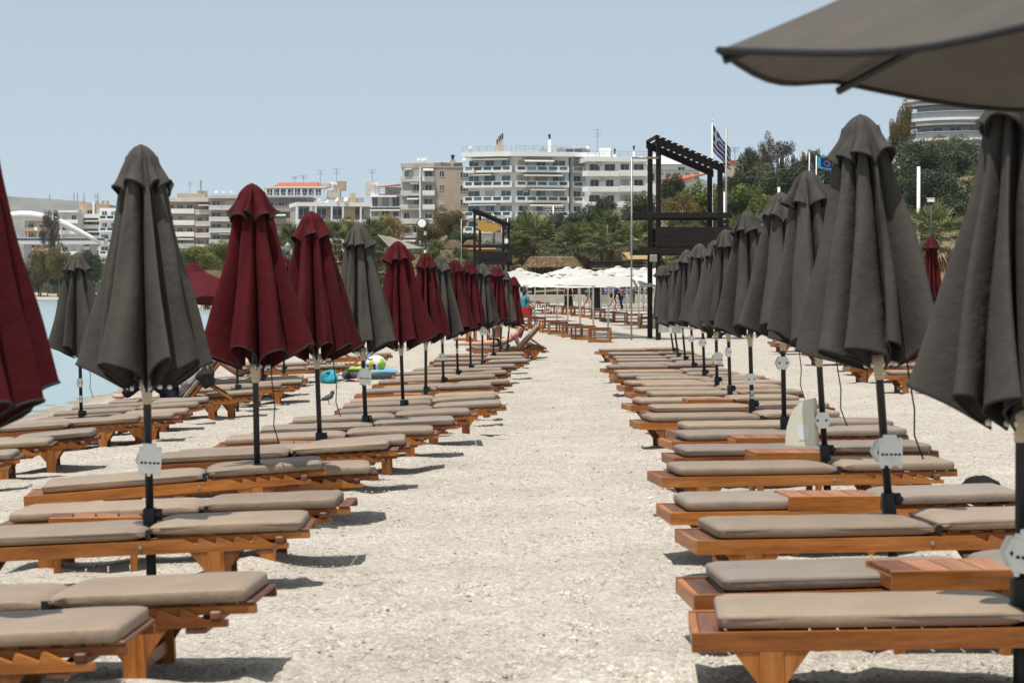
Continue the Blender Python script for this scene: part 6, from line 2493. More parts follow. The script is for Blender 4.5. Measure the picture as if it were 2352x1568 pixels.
def skin_mesh(name, nodes, edges, mat, sub=1):
    """nodes: {key: (pos, radius)}; the first node is the root"""
    keys = list(nodes)
    me = bpy.data.meshes.new(name)
    bm = bmesh.new()
    lay = bm.verts.layers.skin.verify()
    vs = {}
    for k in keys:
        p, r = nodes[k]
        v = bm.verts.new(p)
        rr = r if hasattr(r, '__len__') else (r, r)
        v[lay].radius = rr
        v[lay].use_root = (k == keys[0])
        vs[k] = v
    for a, b in edges:
        bm.edges.new((vs[a], vs[b]))
    bm.to_mesh(me)
    bm.free()
    ob = bpy.data.objects.new('tmp', me)
    sk = ob.modifiers.new('skin', 'SKIN')
    sk.use_smooth_shade = True
    if sub:
        s = ob.modifiers.new('sub', 'SUBSURF')
        s.levels = sub
        s.render_levels = sub
    out = to_mesh(ob, name)
    out.materials.clear()
    out.materials.append(mat)
    out.polygons.foreach_set('use_smooth', [True] * len(out.polygons))
    return out


def pose(**kw):
    """joint positions of a 1.70 m figure facing -y, changed by keyword"""
    J = dict(pelvis=(0, 0, 0.93), belly=(0, -0.01, 1.08), chest=(0, 0, 1.27), neck=(0, 0.0, 1.44), head=(0, -0.02, 1.52), crown=(0, -0.01, 1.63),
             hip_l=(0.09, 0, 0.88), knee_l=(0.10, -0.02, 0.49), ank_l=(0.10, 0.01, 0.09), toe_l=(0.11, -0.14, 0.035),
             hip_r=(-0.09, 0, 0.88), knee_r=(-0.10, -0.02, 0.49), ank_r=(-0.10, 0.01, 0.09), toe_r=(-0.11, -0.14, 0.035),
             sh_l=(0.17, 0, 1.38), elb_l=(0.22, 0.03, 1.11), wri_l=(0.23, -0.05, 0.88), sh_r=(-0.17, 0, 1.38), elb_r=(-0.22, 0.03, 1.11), wri_r=(-0.23, -0.05, 0.88))
    J.update(kw)
    return J


RAD = dict(pelvis=(0.135, 0.10), belly=(0.115, 0.085), chest=(0.135, 0.095), neck=0.05, head=(0.072, 0.085), crown=(0.07, 0.08), hip_l=0.085, hip_r=0.085,
           knee_l=0.055, knee_r=0.055, ank_l=0.036, ank_r=0.036, toe_l=0.03, toe_r=0.03, sh_l=0.052, sh_r=0.052, elb_l=0.037, elb_r=0.037, wri_l=0.025, wri_r=0.025)
EDGES = [('pelvis', 'belly'), ('belly', 'chest'), ('chest', 'neck'), ('neck', 'head'), ('head', 'crown'), ('pelvis', 'hip_l'), ('hip_l', 'knee_l'), ('knee_l', 'ank_l'), ('ank_l', 'toe_l'),
         ('pelvis', 'hip_r'), ('hip_r', 'knee_r'), ('knee_r', 'ank_r'), ('ank_r', 'toe_r'), ('chest', 'sh_l'), ('sh_l', 'elb_l'), ('elb_l', 'wri_l'), ('chest', 'sh_r'), ('sh_r', 'elb_r'), ('elb_r', 'wri_r')]


def add_hand(mb, w, e, side):
    """palm with four fingers and a thumb beyond the wrist"""
    w, e = Vector(w), Vector(e)
    f = (w - e).normalized()
    s = f.cross(Vector((0, 1, 0.2)))
    s = s.normalized() if s.length > 1e-3 else Vector((1, 0, 0))
    n = s.cross(f)
    mb.tube([w - f * 0.01, w + f * 0.03, w + f * 0.075], [0.024, 0.034, 0.030], 8)
    for k, (o, L) in enumerate(((-0.027, 0.062), (-0.009, 0.075), (0.009, 0.070), (0.026, 0.052))):
        b = w + f * 0.07 + s * o
        mb.tube([b, b + f * L * 0.5 - n * 0.008, b + f * L * 0.85 - n * 0.028], [0.0095, 0.0085, 0.006], 5)
    b = w + f * 0.02 + s * 0.030 * side
    mb.tube([b, b + (f * 0.5 + s * side * 0.6) * 0.05, b + (f * 0.9 + s * side * 0.5) * 0.075], [0.012, 0.010, 0.007], 5)


def person(label, loc, yaw, J, skin=0, hair='dark', wear=(), hair_len=0.0, scale=1.0, group=None):
    o = empty('person', loc, (0, 0, yaw))
    o.scale = (scale, scale, scale)
    tag(o, label, 'person', group)
    body = skin_mesh('body', {k: (J[k], RAD[k]) for k in J}, EDGES, SKINS[skin])
    mb = MB()
    add_hand(mb, J['wri_l'], J['elb_l'], 1)
    add_hand(mb, J['wri_r'], J['elb_r'], -1)
    # nose and ears give the head its front
    h = (Vector(J['head']) + Vector(J['crown'])) / 2
    up = (Vector(J['crown']) - Vector(J['neck'])).normalized()
    fwd = Vector((0, -1, 0)) - up * up.dot(Vector((0, -1, 0)))
    fwd = fwd.normalized() if fwd.length > 0.2 else Vector((0, 0, -1))
    sd = up.cross(fwd)
    mb.tube([h + fwd * 0.07 + up * 0.01, h + fwd * 0.10 - up * 0.025], [0.010, 0.014], 6)
    for s in (-1, 1):
        mb.tube([h + sd * s * 0.066 - up * 0.02, h + sd * s * 0.082 + up * 0.02], [0.012, 0.016], 6)
    bm = bmesh.new()
    bm.from_mesh(body)
    tmp = mb.mesh('tmp', None, True)
    bm.from_mesh(tmp)
    bm.to_mesh(body)
    bm.free()
    body.polygons.foreach_set('use_smooth', [True] * len(body.polygons))
    b = link('body', body, o)
    # eyes and mouth
    fm = MB()
    for s in (-1, 1):
        c = h + fwd * 0.078 + sd * s * 0.030 + up * 0.018
        fm.tube([c - sd * 0.010, c + sd * 0.010], 0.006, 5)
    c = h + fwd * 0.080 - up * 0.052
    fm.tube([c - sd * 0.020, c + sd * 0.020], 0.005, 5)
    link('face', fm.mesh('face', HAIR['brown']), o)
    # hair: a cap over the back and top of the head, longer at the back if asked
    hm = MB()
    hc = h + up * 0.012 - fwd * 0.012

    def hf(i, j):
        a, t = 2 * math.pi * i / 18, j / 9
        ph = t * R(118)
        v = up * math.cos(ph) + (fwd * math.cos(a) + sd * math.sin(a)) * math.sin(ph)
        back = max(0.0, -math.cos(a))
        rr = 0.104 + 0.006 * math.sin(5 * a)
        lim = 1.0
        if math.cos(a) > 0.2 and t > 0.55:
            v = up * math.cos(R(65)) + (fwd * math.cos(a) + sd * math.sin(a)) * math.sin(R(65))
        q = hc + v * rr
        if t > 0.6:
            q = q + Vector((0, 0, -1)) * hair_len * back * (t - 0.6) / 0.4 + fwd * (-0.02 * back * hair_len * 3)
        return tuple(q)
    hm.grid(hf, 18, 10, True)
    link('hair', hm.mesh('hair', HAIR[hair], True), o)
    for w in wear:
        w(o, J)
    return o


def garment(name, mat, keys, extra, rad=None):
    rad = rad or {}

    def f(o, J):
        nodes = {}
        for k in keys:
            r = rad.get(k, RAD[k])
            nodes[k] = (J[k], tuple(q + extra for q in r) if hasattr(r, '__len__') else r + extra)
        ed = [e for e in EDGES if e[0] in keys and e[1] in keys]
        link(name, skin_mesh(name, nodes, ed, mat), o)
    return f


def skirt(name, mat, top, bottom, r0, r1, flat=0.75):
    def f(o, J):
        n = 24
        m = MB()
        c0 = Vector(J[top]) if isinstance(top, str) else Vector(top)
        zb = bottom

        def fn(i, j):
            a, t = 2 * math.pi * i / n, j / 12
            r = r0 + (r1 - r0) * t + 0.012 * t * math.sin(a * 6)
            return (c0.x + r * math.cos(a), c0.y + r * flat * math.sin(a), c0.z + (zb - c0.z) * t)
        m.grid(fn, n, 13, True)
        link(name, m.mesh(name, mat, True), o)
    return f


TORSO = ['pelvis', 'belly', 'chest', 'neck']
SHIRT = ['belly', 'chest', 'sh_l', 'sh_r', 'pelvis', 'elb_l', 'elb_r']
TEE = ['chest', 'belly', 'pelvis', 'sh_l', 'sh_r']
TROUSER = ['pelvis', 'hip_l', 'knee_l', 'ank_l', 'hip_r', 'knee_r', 'ank_r']
SHORT = ['pelvis', 'hip_l', 'knee_l', 'hip_r', 'knee_r']
BRIEF = ['pelvis', 'hip_l', 'hip_r']
BLACKC = cloth('black_dress_cloth', (0.008, 0.008, 0.009))


def at_ground(x, d):
    d = 82 + (d - 82) * 0.90
    X = (x - 1176) * d / F
    return (X, d, g(X, d))


def shorts(mat):
    return garment('shorts', mat, ['pelvis', 'hip_l', 'hip_r'], 0.022)


WALK = dict(knee_l=(0.10, -0.20, 0.52), ank_l=(0.10, -0.12, 0.12), toe_l=(0.11, -0.28, 0.07), knee_r=(-0.10, 0.10, 0.50), ank_r=(-0.10, 0.32, 0.16), toe_r=(-0.10, 0.24, 0.05))
GP = 'people under the white umbrellas'
person('woman in a long black dress standing under the white umbrellas', at_ground(1306, 132), R(160), pose(wri_r=(-0.24, -0.12, 0.92)), 0, 'brown',
       [skirt('dress', BLACKC, 'pelvis', 0.30, 0.19, 0.24), garment('dress_top', BLACKC, TEE, 0.03)], 0.1, 1.04, GP)
person('person in a turquoise shirt and blue shorts walking under the white umbrellas', at_ground(1352, 142), R(80), pose(**WALK), 1, 'dark',
       [garment('shirt', cloth('turquoise_shirt', (0.12, 0.42, 0.52)), TEE, 0.03), shorts(cloth('teal_shorts', (0.01, 0.06, 0.14)))], 0.0, 1.03, GP)
person('person in a black dress with a red hem right of the turquoise shirt', at_ground(1371, 141), R(200), pose(), 2, 'dark',
       [skirt('dress', BLACKC, 'pelvis', 0.12, 0.19, 0.26), garment('dress_top', BLACKC, SHIRT, 0.03), skirt('hem', cloth('red_hem', (0.30, 0.02, 0.03)), (0, 0, 0.15), 0.09, 0.262, 0.27)], 0.05, 1.0, GP)
carry = pose(elb_r=(-0.35, -0.16, 1.22), wri_r=(-0.48, -0.30, 1.12), elb_l=(0.22, -0.12, 1.12), wri_l=(0.05, -0.28, 1.02), **WALK)
person('woman in black top and blue jeans carrying a blue lounger', at_ground(1427, 140), R(-35), carry, 0, 'brown',
       [garment('top', cloth('black_top', (0.01, 0.01, 0.012)), ['chest', 'belly', 'pelvis'], 0.022), garment('jeans', cloth('blue_jeans', (0.025, 0.055, 0.12)), TROUSER, 0.018)], 0.1, 1.02, GP)
person('person in a pale green shirt behind the stacked blue loungers', at_ground(1452, 163), R(30), pose(), 1, 'dark',
       [garment('shirt', cloth('green_shirt', (0.28, 0.50, 0.26)), SHIRT, 0.03), garment('trousers', cloth('grey_trousers', (0.1, 0.1, 0.1)), TROUSER, 0.02)], 0.0, 1.1, GP)
person('person with bare legs bending behind the blue lounger being carried', at_ground(1408, 139), R(100), pose(chest=(0, -0.25, 1.18), belly=(0, -0.12, 1.05), neck=(0, -0.38, 1.27), head=(0, -0.46, 1.31), crown=(0, -0.54, 1.38), sh_l=(0.17, -0.27, 1.26), sh_r=(-0.17, -0.27, 1.26),
       elb_l=(0.2, -0.42, 1.05), wri_l=(0.15, -0.55, 0.9), elb_r=(-0.2, -0.42, 1.05), wri_r=(-0.15, -0.55, 0.9), **WALK), 1, 'dark',
       [garment('shirt', cloth('navy_shirt', (0.02, 0.025, 0.05)), TEE, 0.03), shorts(cloth('black_shorts', (0.012, 0.012, 0.014)))], 0.0, 1.0, GP)
SITJ = pose(pelvis=(0, 0, 0.52), belly=(0, 0.0, 0.68), chest=(0, -0.02, 0.88), neck=(0, -0.03, 1.05), head=(0, -0.05, 1.12), crown=(0, -0.04, 1.23),
            hip_l=(0.09, -0.03, 0.50), knee_l=(0.12, -0.44, 0.50), ank_l=(0.12, -0.42, 0.10), toe_l=(0.12, -0.57, 0.04), hip_r=(-0.09, -0.03, 0.50), knee_r=(-0.12, -0.44, 0.50), ank_r=(-0.12, -0.42, 0.10), toe_r=(-0.12, -0.57, 0.04),
            sh_l=(0.17, -0.02, 0.98), elb_l=(0.24, -0.10, 0.74), wri_l=(0.16, -0.32, 0.62), sh_r=(-0.17, -0.02, 0.98), elb_r=(-0.24, -0.10, 0.74), wri_r=(-0.16, -0.32, 0.62))
person('person in black and turquoise sitting at the left edge of the white umbrellas', at_ground(1204, 120), R(120), SITJ, 1, 'dark',
       [garment('shirt', cloth('turquoise_wrap', (0.05, 0.28, 0.33)), SHIRT, 0.04), skirt('skirt', cloth('red_skirt', (0.40, 0.02, 0.03)), 'pelvis', 0.12, 0.22, 0.30, 1.2)], 0.12, 1.15, GP)

# --- sunbathers at the end of the left row
kw = place_by_head(1262, 802, 4)
bath = lounger('wooden sun lounger with raised striped backrest under the blond sunbather', SIDE, back=R(48), seed=990, near=False, **kw)
fx = kw['foot']
top = RT + CT + 0.01
prone = pose(pelvis=(0.62, 0.30, top + 0.12), belly=(0.80, 0.30, top + 0.11), chest=(0.98, 0.30, top + 0.20), neck=(1.12, 0.30, top + 0.34), head=(1.17, 0.30, top + 0.40), crown=(1.20, 0.30, top + 0.52),
             hip_l=(0.56, 0.21, top + 0.10), knee_l=(0.14, 0.18, top + 0.07), ank_l=(-0.27, 0.19, top + 0.07), toe_l=(-0.42, 0.20, top + 0.05),
             hip_r=(0.56, 0.39, top + 0.10), knee_r=(0.14, 0.42, top + 0.07), ank_r=(-0.27, 0.40, top + 0.07), toe_r=(-0.42, 0.40, top + 0.05),
             sh_l=(1.06, 0.14, top + 0.27), elb_l=(1.12, 0.08, top + 0.05), wri_l=(1.36, 0.10, top + 0.06), sh_r=(1.06, 0.46, top + 0.27), elb_r=(1.12, 0.52, top + 0.05), wri_r=(1.34, 0.48, top + 0.06))
wom = person('blond woman in a pink bikini lying on her front on a lounger', fx, kw['yaw'], prone, 0, 'blond',
             [garment('bikini_bottom', cloth('black_bikini', (0.015, 0.012, 0.02)), BRIEF, 0.006, dict(hip_l=0.07, hip_r=0.07)),
              garment('bikini_top', cloth('pink_bikini', (0.62, 0.07, 0.20)), ['chest', 'sh_l', 'sh_r'], 0.003, dict(sh_l=0.03, sh_r=0.03))], 0.22, 1.0)
kw2 = dict(foot=fx + Vector((-0.15, 1.2, 0.0)), yaw=kw['yaw'])
kw2['foot'].z = g(kw2['foot'].x, kw2['foot'].y)
lounger('wooden sun lounger behind the blond sunbather, under the sitting man', SIDE, seed=991, near=False, **kw2)
sitm = dict(SITJ)
for k in sitm:
    q = sitm[k]
    sitm[k] = (q[0], q[1], q[2] - 0.52 + RT + CT + 0.12)
sitm['elb_l'] = (0.42, -0.06, sitm['sh_l'][2] - 0.12)
sitm['wri_l'] = (0.66, -0.10, sitm['sh_l'][2] - 0.16)
for s_ in ('l', 'r'):
    z = sitm['hip_' + s_][2]
    sg = 1 if s_ == 'l' else -1
    sitm['knee_' + s_] = (sg * 0.14, -0.40, z + 0.10)
    sitm['ank_' + s_] = (sg * 0.14, -0.55, 0.09)
    sitm['toe_' + s_] = (sg * 0.14, -0.69, 0.04)
person('tanned man sitting in yellow swim shorts behind the blond sunbather', kw2['foot'] + Vector((0.72, 0.30, 0)), R(5), sitm, 2, 'dark',
       [garment('swim_shorts', cloth('yellow_shorts', (0.42, 0.35, 0.03)), ['pelvis', 'hip_l', 'hip_r'], 0.02)])
# towel over the raised back, dark cloth on the slats
m = MB()
m.grid(lambda i, j: (1.20 + 0.60 * math.cos(R(48)) * i / 10 - 0.085 * math.sin(R(48)) + 0.01 * math.sin(j), 0.05 + 0.5 * j / 8, RT + 0.60 * math.sin(R(48)) * i / 10 + 0.125 * math.cos(R(48)) + 0.012 * math.sin(i * 1.3 + j)), 11, 9)
k = NT('striped_towel')
v = k.coords((14, 0.5, 14))
wv = k.n('ShaderNodeTexWave')
wv.inputs['Scale'].default_value = 0.5
wv.inputs['Distortion'].default_value = 0.6
k.l(v, wv.inputs['Vector'])
k.set(k.ramp(wv.outputs['Fac'], [(0.0, (0.50, 0.05, 0.20)), (0.35, (0.62, 0.60, 0.50)), (0.6, (0.20, 0.33, 0.28)), (0.85, (0.06, 0.10, 0.45))]), 0.9)
tw = link('beach_towel', m.mesh('beach_towel', k.m, True), None, fx, (0, 0, kw['yaw']))
tag(tw, 'striped towel over the raised backrest by the blond woman', 'towel')
m = MB()
m.grid(lambda i, j: (1.32 + 0.42 * i / 12, -0.03 + 0.5 * j / 8, RT + 0.03 + 0.10 * math.sin(math.pi * (i + 2) / 15) * (0.7 + 0.3 * math.sin(j * 1.1)) - (0.10 if i == 12 else 0)), 13, 9)
bk = link('dark_cloth', m.mesh('dark_cloth', M['black'], True), None, fx, (0, 0, kw['yaw']))
tag(bk, 'dark garment lying on the head end of the blond woman\'s lounger', 'garment')


# ------------------------------------------------------------------ bathers by the water at left
def lying(xoff, zoff):
    return None


lg = place_by_head(545, 916, 3)
f0 = lg['foot']
sitl = dict(prone)
top2 = RT + CT + 0.01
recl = pose(pelvis=(0.98, 0.30, top2 + 0.11), belly=(1.10, 0.30, top2 + 0.20), chest=(1.24, 0.30, top2 + 0.36), neck=(1.36, 0.30, top2 + 0.50), head=(1.40, 0.30, top2 + 0.57), crown=(1.46, 0.30, top2 + 0.66),
            hip_l=(0.92, 0.21, top2 + 0.10), knee_l=(0.56, 0.19, top2 + 0.32), ank_l=(0.24, 0.20, top2 + 0.05), toe_l=(0.10, 0.20, top2 + 0.05),
            hip_r=(0.92, 0.39, top2 + 0.10), knee_r=(0.55, 0.42, top2 + 0.30), ank_r=(0.20, 0.42, top2 + 0.05), toe_r=(0.06, 0.42, top2 + 0.05),
            sh_l=(1.30, 0.13, top2 + 0.42), elb_l=(1.12, 0.06, top2 + 0.24), wri_l=(0.92, 0.12, top2 + 0.26), sh_r=(1.30, 0.47, top2 + 0.42), elb_r=(1.12, 0.54, top2 + 0.24), wri_r=(0.92, 0.46, top2 + 0.26))
person('person in navy clothes reclining on the raised lounger by the water', f0, lg['yaw'], recl, 0, 'dark',
       [garment('trousers', cloth('navy_trousers', (0.008, 0.012, 0.03)), TROUSER, 0.04), garment('shirt', cloth('white_shirt', (0.62, 0.62, 0.66)), SHIRT, 0.03)], 0.05)
m = MB()
m.grid(lambda i, j: (0.45 + 0.7 * i / 12, 0.0 + 0.6 * j / 8, RT + CT + 0.022 + 0.012 * math.sin(i * 1.7 + j * 0.9)), 13, 9)
k = NT('rainbow_towel')
v = k.coords((7, 1, 1))
wv = k.n('ShaderNodeTexNoise')
wv.inputs['Scale'].default_value = 1.2
k.l(v, wv.inputs['Vector'])
k.set(k.ramp(wv.outputs['Fac'], [(0.3, (0.55, 0.04, 0.30)), (0.45, (0.65, 0.65, 0.65)), (0.55, (0.10, 0.40, 0.12)), (0.65, (0.05, 0.10, 0.40)), (0.75, (0.6, 0.25, 0.03))]), 0.9)
tag(link('beach_towel', m.mesh('beach_towel', k.m, True), None, f0, (0, 0, lg['yaw'])), 'multicoloured towel under the reclining person in navy', 'towel')
m = MB()
m.grid(lambda i, j: (1.22 + 0.24 * math.sin(math.pi * i / 12) * math.cos(2 * math.pi * j / 16) - 0.20 * (i / 12 - 0.5), 0.14 + 0.17 * math.sin(math.pi * i / 12) * math.sin(2 * math.pi * j / 16) * (1 + 0.2 * math.sin(3 * j)),
                     RT + 0.20 + 0.30 * i / 12), 16, 13, False)
bg_ = MB()


def blob(name, c, r, mat, label, cat, seed=0, wob=0.12):
    rs = random.Random(seed)
    ph = [rs.uniform(0, 6.28) for _ in range(6)]

    def fn(i, j):
        a, t = 2 * math.pi * i / 20, math.pi * j / 12
        k_ = 1 + wob * math.sin(3 * a + ph[0] + 2 * t) + wob * 0.6 * math.sin(5 * t + ph[1] + a)
        return (c[0] + r[0] * k_ * math.sin(t) * math.cos(a), c[1] + r[1] * k_ * math.sin(t) * math.sin(a), c[2] + r[2] * k_ * math.cos(t))
    o = link(name, MB().grid(fn, 20, 13, True).mesh(name, mat, True))
    tag(o, label, cat)
    return o


q = f0 + Vector((1.42, 0.12, RT + 0.40))
o = blob('beach_bag', q, (0.13, 0.10, 0.14), cloth('charcoal_bag', (0.03, 0.026, 0.028)), 'charcoal bag leaning on the raised wooden backrest', 'bag', 3)
link('strap', MB().tube([q + Vector((-0.1, -0.12, 0.1)), q + Vector((-0.02, -0.16, 0.30)), q + Vector((0.08, -0.12, 0.12))], 0.012, 6).mesh('strap', M['black'], True), o)

# second bather behind the big red umbrellas
d2 = 41.5
b0 = P(575, 862, d2)
wt = 0.0
lg2 = place_by_head(672, 868, 3)
lounger('wooden sun lounger with a white towel behind the big red umbrella', SIDE, seed=992, near=False, back=R(45), **lg2)
person('bather sitting on a white towel behind the first big red umbrella', lg2['foot'], lg2['yaw'], recl, 1, 'brown',
       [garment('swimsuit', cloth('grey_swimsuit', (0.20, 0.20, 0.24)), ['chest', 'belly', 'pelvis'], 0.012)], 0.1)
m = MB()
m.grid(lambda i, j: (0.10 + 1.0 * i / 12, -0.02 + 0.64 * j / 8, RT + CT + 0.022 + 0.01 * math.sin(i * 1.7 + j * 0.9)), 13, 9)
tag(link('beach_towel', m.mesh('beach_towel', cloth('white_towel', (0.72, 0.72, 0.72)), True), None, lg2['foot'], (0, 0, lg2['yaw'])), 'white towel on the lounger behind the first big red umbrella', 'towel')


def on_sand(x, y, lift=0.0):
    d = 30.0
    for _ in range(60):
        p = P(x, y, d)
        H = CZ - (g(p.x, p.y) + lift)
        d = 0.5 * d + 0.5 * max(4.0, H * F / max(15.0, (y - 663.0)))
    p = P(x, y, d)
    return Vector((p.x, p.y, g(p.x, p.y) + lift))


# --- beach toys
q = on_sand(757, 880)
o = blob('beach_bag', q + Vector((0, 0, 0.10)), (0.17, 0.13, 0.14), cloth('turquoise_bag', (0.05, 0.36, 0.46)), 'turquoise beach bag lying on the pebbles', 'bag', 8, 0.16)
link('bag_mouth', MB().lathe([(0.02, 0), (0.06, 0.01), (0.02, 0.02)], 10).mesh('bag_mouth', M['black'], True), o, q + Vector((-0.03, -0.05, 0.20)))
q = on_sand(850, 872)
ring_ = MB()
ring_.grid(lambda i, j: (0.48 * math.cos(i / 28 * 6.2832) * (1 + 0.17 * math.cos(j / 10 * 6.2832)), 0.32 * math.sin(i / 28 * 6.2832) * (1 + 0.17 * math.cos(j / 10 * 6.2832)), 0.085 + 0.085 * math.sin(j / 10 * 6.2832)), 28, 11, True)
o = empty('inflatable_boat', q)
tag(o, 'grey, blue and green inflatable boat beside the beach ball', 'inflatable boat')
link('lower_ring', ring_.mesh('lower_ring', plain('grey_vinyl', (0.06, 0.065, 0.07), 0.4), True), o)
link('upper_ring', ring_.mesh('upper_ring', plain('sky_blue_vinyl', (0.10, 0.40, 0.72), 0.35), True), o, (0.03, 0.02, 0.11)).scale = (0.93, 0.9, 0.55)
link('green_trim', MB().tube([(-0.46, -0.10, 0.20), (-0.30, -0.24, 0.22), (0.0, -0.30, 0.23)], [0.03, 0.045, 0.02], 8).mesh('green_trim', plain('lime_vinyl', (0.30, 0.52, 0.05), 0.4), True), o)
o = empty('beach_ball', q + Vector((0.10, 0.35, 0.16)))
tag(o, 'white beach ball with green, yellow and blue marks', 'ball')
ball = MB()
ball.grid(lambda i, j: (0.20 * math.sin(math.pi * j / 14) * math.cos(i / 24 * 6.2832), 0.18 * math.sin(math.pi * j / 14) * math.sin(i / 24 * 6.2832), 0.175 * math.cos(math.pi * j / 14) + 0.14), 24, 15, True)
me = ball.mesh('ball_skin', plain('white_vinyl', (0.75, 0.75, 0.75), 0.3), True)
for nm, c in (('g', (0.35, 0.55, 0.05)), ('y', (0.75, 0.60, 0.05)), ('b', (0.03, 0.05, 0.28))):
    me.materials.append(plain('vinyl_' + {'g': 'green', 'y': 'yellow', 'b': 'blue'}[nm], c, 0.3))
for k_, p in enumerate(me.polygons):
    i, j = k_ % 24, k_ // 24
    if 19 <= i <= 22 and abs(j - 7) <= 3 and abs((i - 20.5)) < (j - 3) * 0.6:
        p.material_index = 1
    elif i in (15, 16) and 5 <= j <= 9:
        p.material_index = 2
    elif i in (13, 14, 17) and 7 <= j <= 10:
        p.material_index = 3
link('ball_skin', me, o)
link('black_print', MB().tube([(-0.15, -0.17, 0.24), (-0.10, -0.20, 0.23), (-0.05, -0.205, 0.245)], 0.014, 6).mesh('black_print', M['black']), o)
q2 = on_sand(836, 865)
o = empty('bodyboard', q2)
tag(o, 'light blue fin-shaped float standing up beside the inflatable boat', 'float')
link('float_body', MB().prism([(-0.06, 0), (0.06, 0), (0.115, 0.28), (0.125, 0.52), (0.09, 0.53), (0.04, 0.3)], -0.02, 0.02).mesh('float_body', plain('blue_foam', (0.12, 0.42, 0.74), 0.5)), o)
q3 = on_sand(900, 858)
m = MB()
m.grid(lambda i, j: (q3.x - 0.45 + 0.9 * i / 14, q3.y - 0.3 + 0.6 * j / 8, g(q3.x - 0.45 + 0.9 * i / 14, q3.y) + 0.03 + 0.02 * math.sin(i + j * 2.1)), 15, 9)
k = NT('patterned_towel')
k.set(k.ramp(k.noise(k.coords(), 9.0, 2.0), [(0.45, (0.70, 0.68, 0.64)), (0.55, (0.35, 0.05, 0.06))]), 0.9)
tag(link('beach_towel', m.mesh('beach_towel', k.m, True)), 'white and red patterned towel on the sand right of the ball', 'towel')
q3 = on_sand(800, 876)
m = MB()
m.grid(lambda i, j: (q3.x - 0.35 + 0.7 * i / 14, q3.y - 0.25 + 0.5 * j / 8, g(q3.x - 0.35 + 0.7 * i / 14, q3.y) + 0.03 + 0.02 * math.sin(i + j * 2.1)), 15, 9)
k = NT('pink_towel')
k.set(k.ramp(k.noise(k.coords(), 3.0, 2.0), [(0.45, (0.62, 0.50, 0.50)), (0.6, (0.45, 0.08, 0.14))]), 0.9)
tag(link('beach_towel', m.mesh('beach_towel', k.m, True)), 'pale pink towel on the sand between bag and inflatable boat', 'towel')


# ------------------------------------------------------------------ pigeon
def pigeon():
    q = on_sand(754, 929)
    o = empty('pigeon', q, (0, 0, R(0)))
    tag(o, 'grey pigeon standing on the pebbles behind the cushions', 'bird')
    gm = plain('pigeon_feather', (0.075, 0.08, 0.09), 0.7, 0, 0.3, 30)
    dk = plain('pigeon_neck', (0.022, 0.026, 0.03), 0.5, 0, 0.3, 30)
    nd = {'belly': ((0, 0, 0.115), (0.048, 0.045)), 'breast': ((0.045, 0, 0.135), (0.050, 0.046)), 'neck': ((0.065, 0, 0.185), 0.030), 'head': ((0.068, 0, 0.222), 0.026), 'rump': ((-0.06, 0, 0.085), (0.030, 0.026)), 'tail': ((-0.135, 0, 0.058), (0.020, 0.008))}
    link('body', skin_mesh('body', nd, [('belly', 'breast'), ('breast', 'neck'), ('neck', 'head'), ('belly', 'rump'), ('rump', 'tail')], gm), o)
    for s in (-1, 1):
        m = MB()
        m.grid(lambda i, j: (0.055 - 0.16 * i / 8, s * (0.045 + 0.010 * math.sin(math.pi * j / 5)) * (1 - 0.35 * (i / 8) ** 2), 0.155 - 0.050 * i / 8 - 0.055 * (j / 5) * math.sin(math.pi * (i + 1.5) / 10)), 9, 6)
        link('wing', m.mesh('wing', gm, True), o)
        link('leg', MB().tube([(0.0, s * 0.018, 0.08), (0.008, s * 0.020, 0.03), (0.002, s * 0.020, 0.004)], [0.008, 0.004, 0.004], 6).tube([(0.002, s * 0.02, 0.004), (0.035, s * 0.024, 0.003)], 0.004, 5).mesh('leg', plain('pigeon_leg', (0.30, 0.09, 0.07), 0.6)), o)
    link('beak', MB().tube([(0.090, 0, 0.222), (0.112, 0, 0.216)], [0.007, 0.002], 6).mesh('beak', dk), o)
    link('collar', MB().lathe([(0.031, -0.02), (0.0335, 0), (0.029, 0.02)], 12, (0.063, 0, 0.187)).mesh('collar', dk, True), o)


pigeon()

# small litter and a bag
q = on_sand(1495, 1150)
o = blob('crumpled_wrapper', q + Vector((0, 0, 0.012)), (0.022, 0.016, 0.014), plain('white_paper', (0.7, 0.68, 0.68), 0.7), 'small white crumpled wrapper on the sand by the right loungers', 'litter', 5, 0.25)
link('red_corner', MB().box(0.012, 0.030, -0.02, -0.008, 0, 0.014).mesh('red_corner', plain('red_paper', (0.6, 0.05, 0.05), 0.7)), o, q)
q = on_sand(2275, 1150)
blob('black_bag', q + Vector((0, 0.3, 0.07)), (0.14, 0.09, 0.07), cloth('black_bag_cloth', (0.012, 0.012, 0.013)), 'black bag on the sand behind the fourth right lounger', 'bag', 9)

# ------------------------------------------------------------------ blue loungers, stacked and loose
BLUE = fabric('blue_sling_cloth', (0.03, 0.075, 0.27), 60, 0.7, 0.1)
ALU = plain('aluminium_tube', (0.62, 0.62, 0.62), 0.35, 0.7)
bl_frame = MB()
for y in (0, 0.6):
    bl_frame.tube([(0, y, 0.30), (1.15, y, 0.30), (1.85, y, 0.42)], 0.016, 6)
    bl_frame.tube([(0.25, y, 0.30), (0.12, y, 0.0), (0.62, y, 0.0), (0.45, y, 0.30)], 0.014, 6)
    bl_frame.tube([(1.25, y, 0.31), (1.12, y, 0.0), (1.62, y, 0.0), (1.48, y, 0.35)], 0.014, 6)
for x, z in ((0, 0.30), (1.85, 0.42), (0.3, 0.0), (1.4, 0.0)):
    bl_frame.tube([(x, 0, z), (x, 0.6, z)], 0.014, 6)
BLF = bl_frame.mesh('frame', ALU, True)
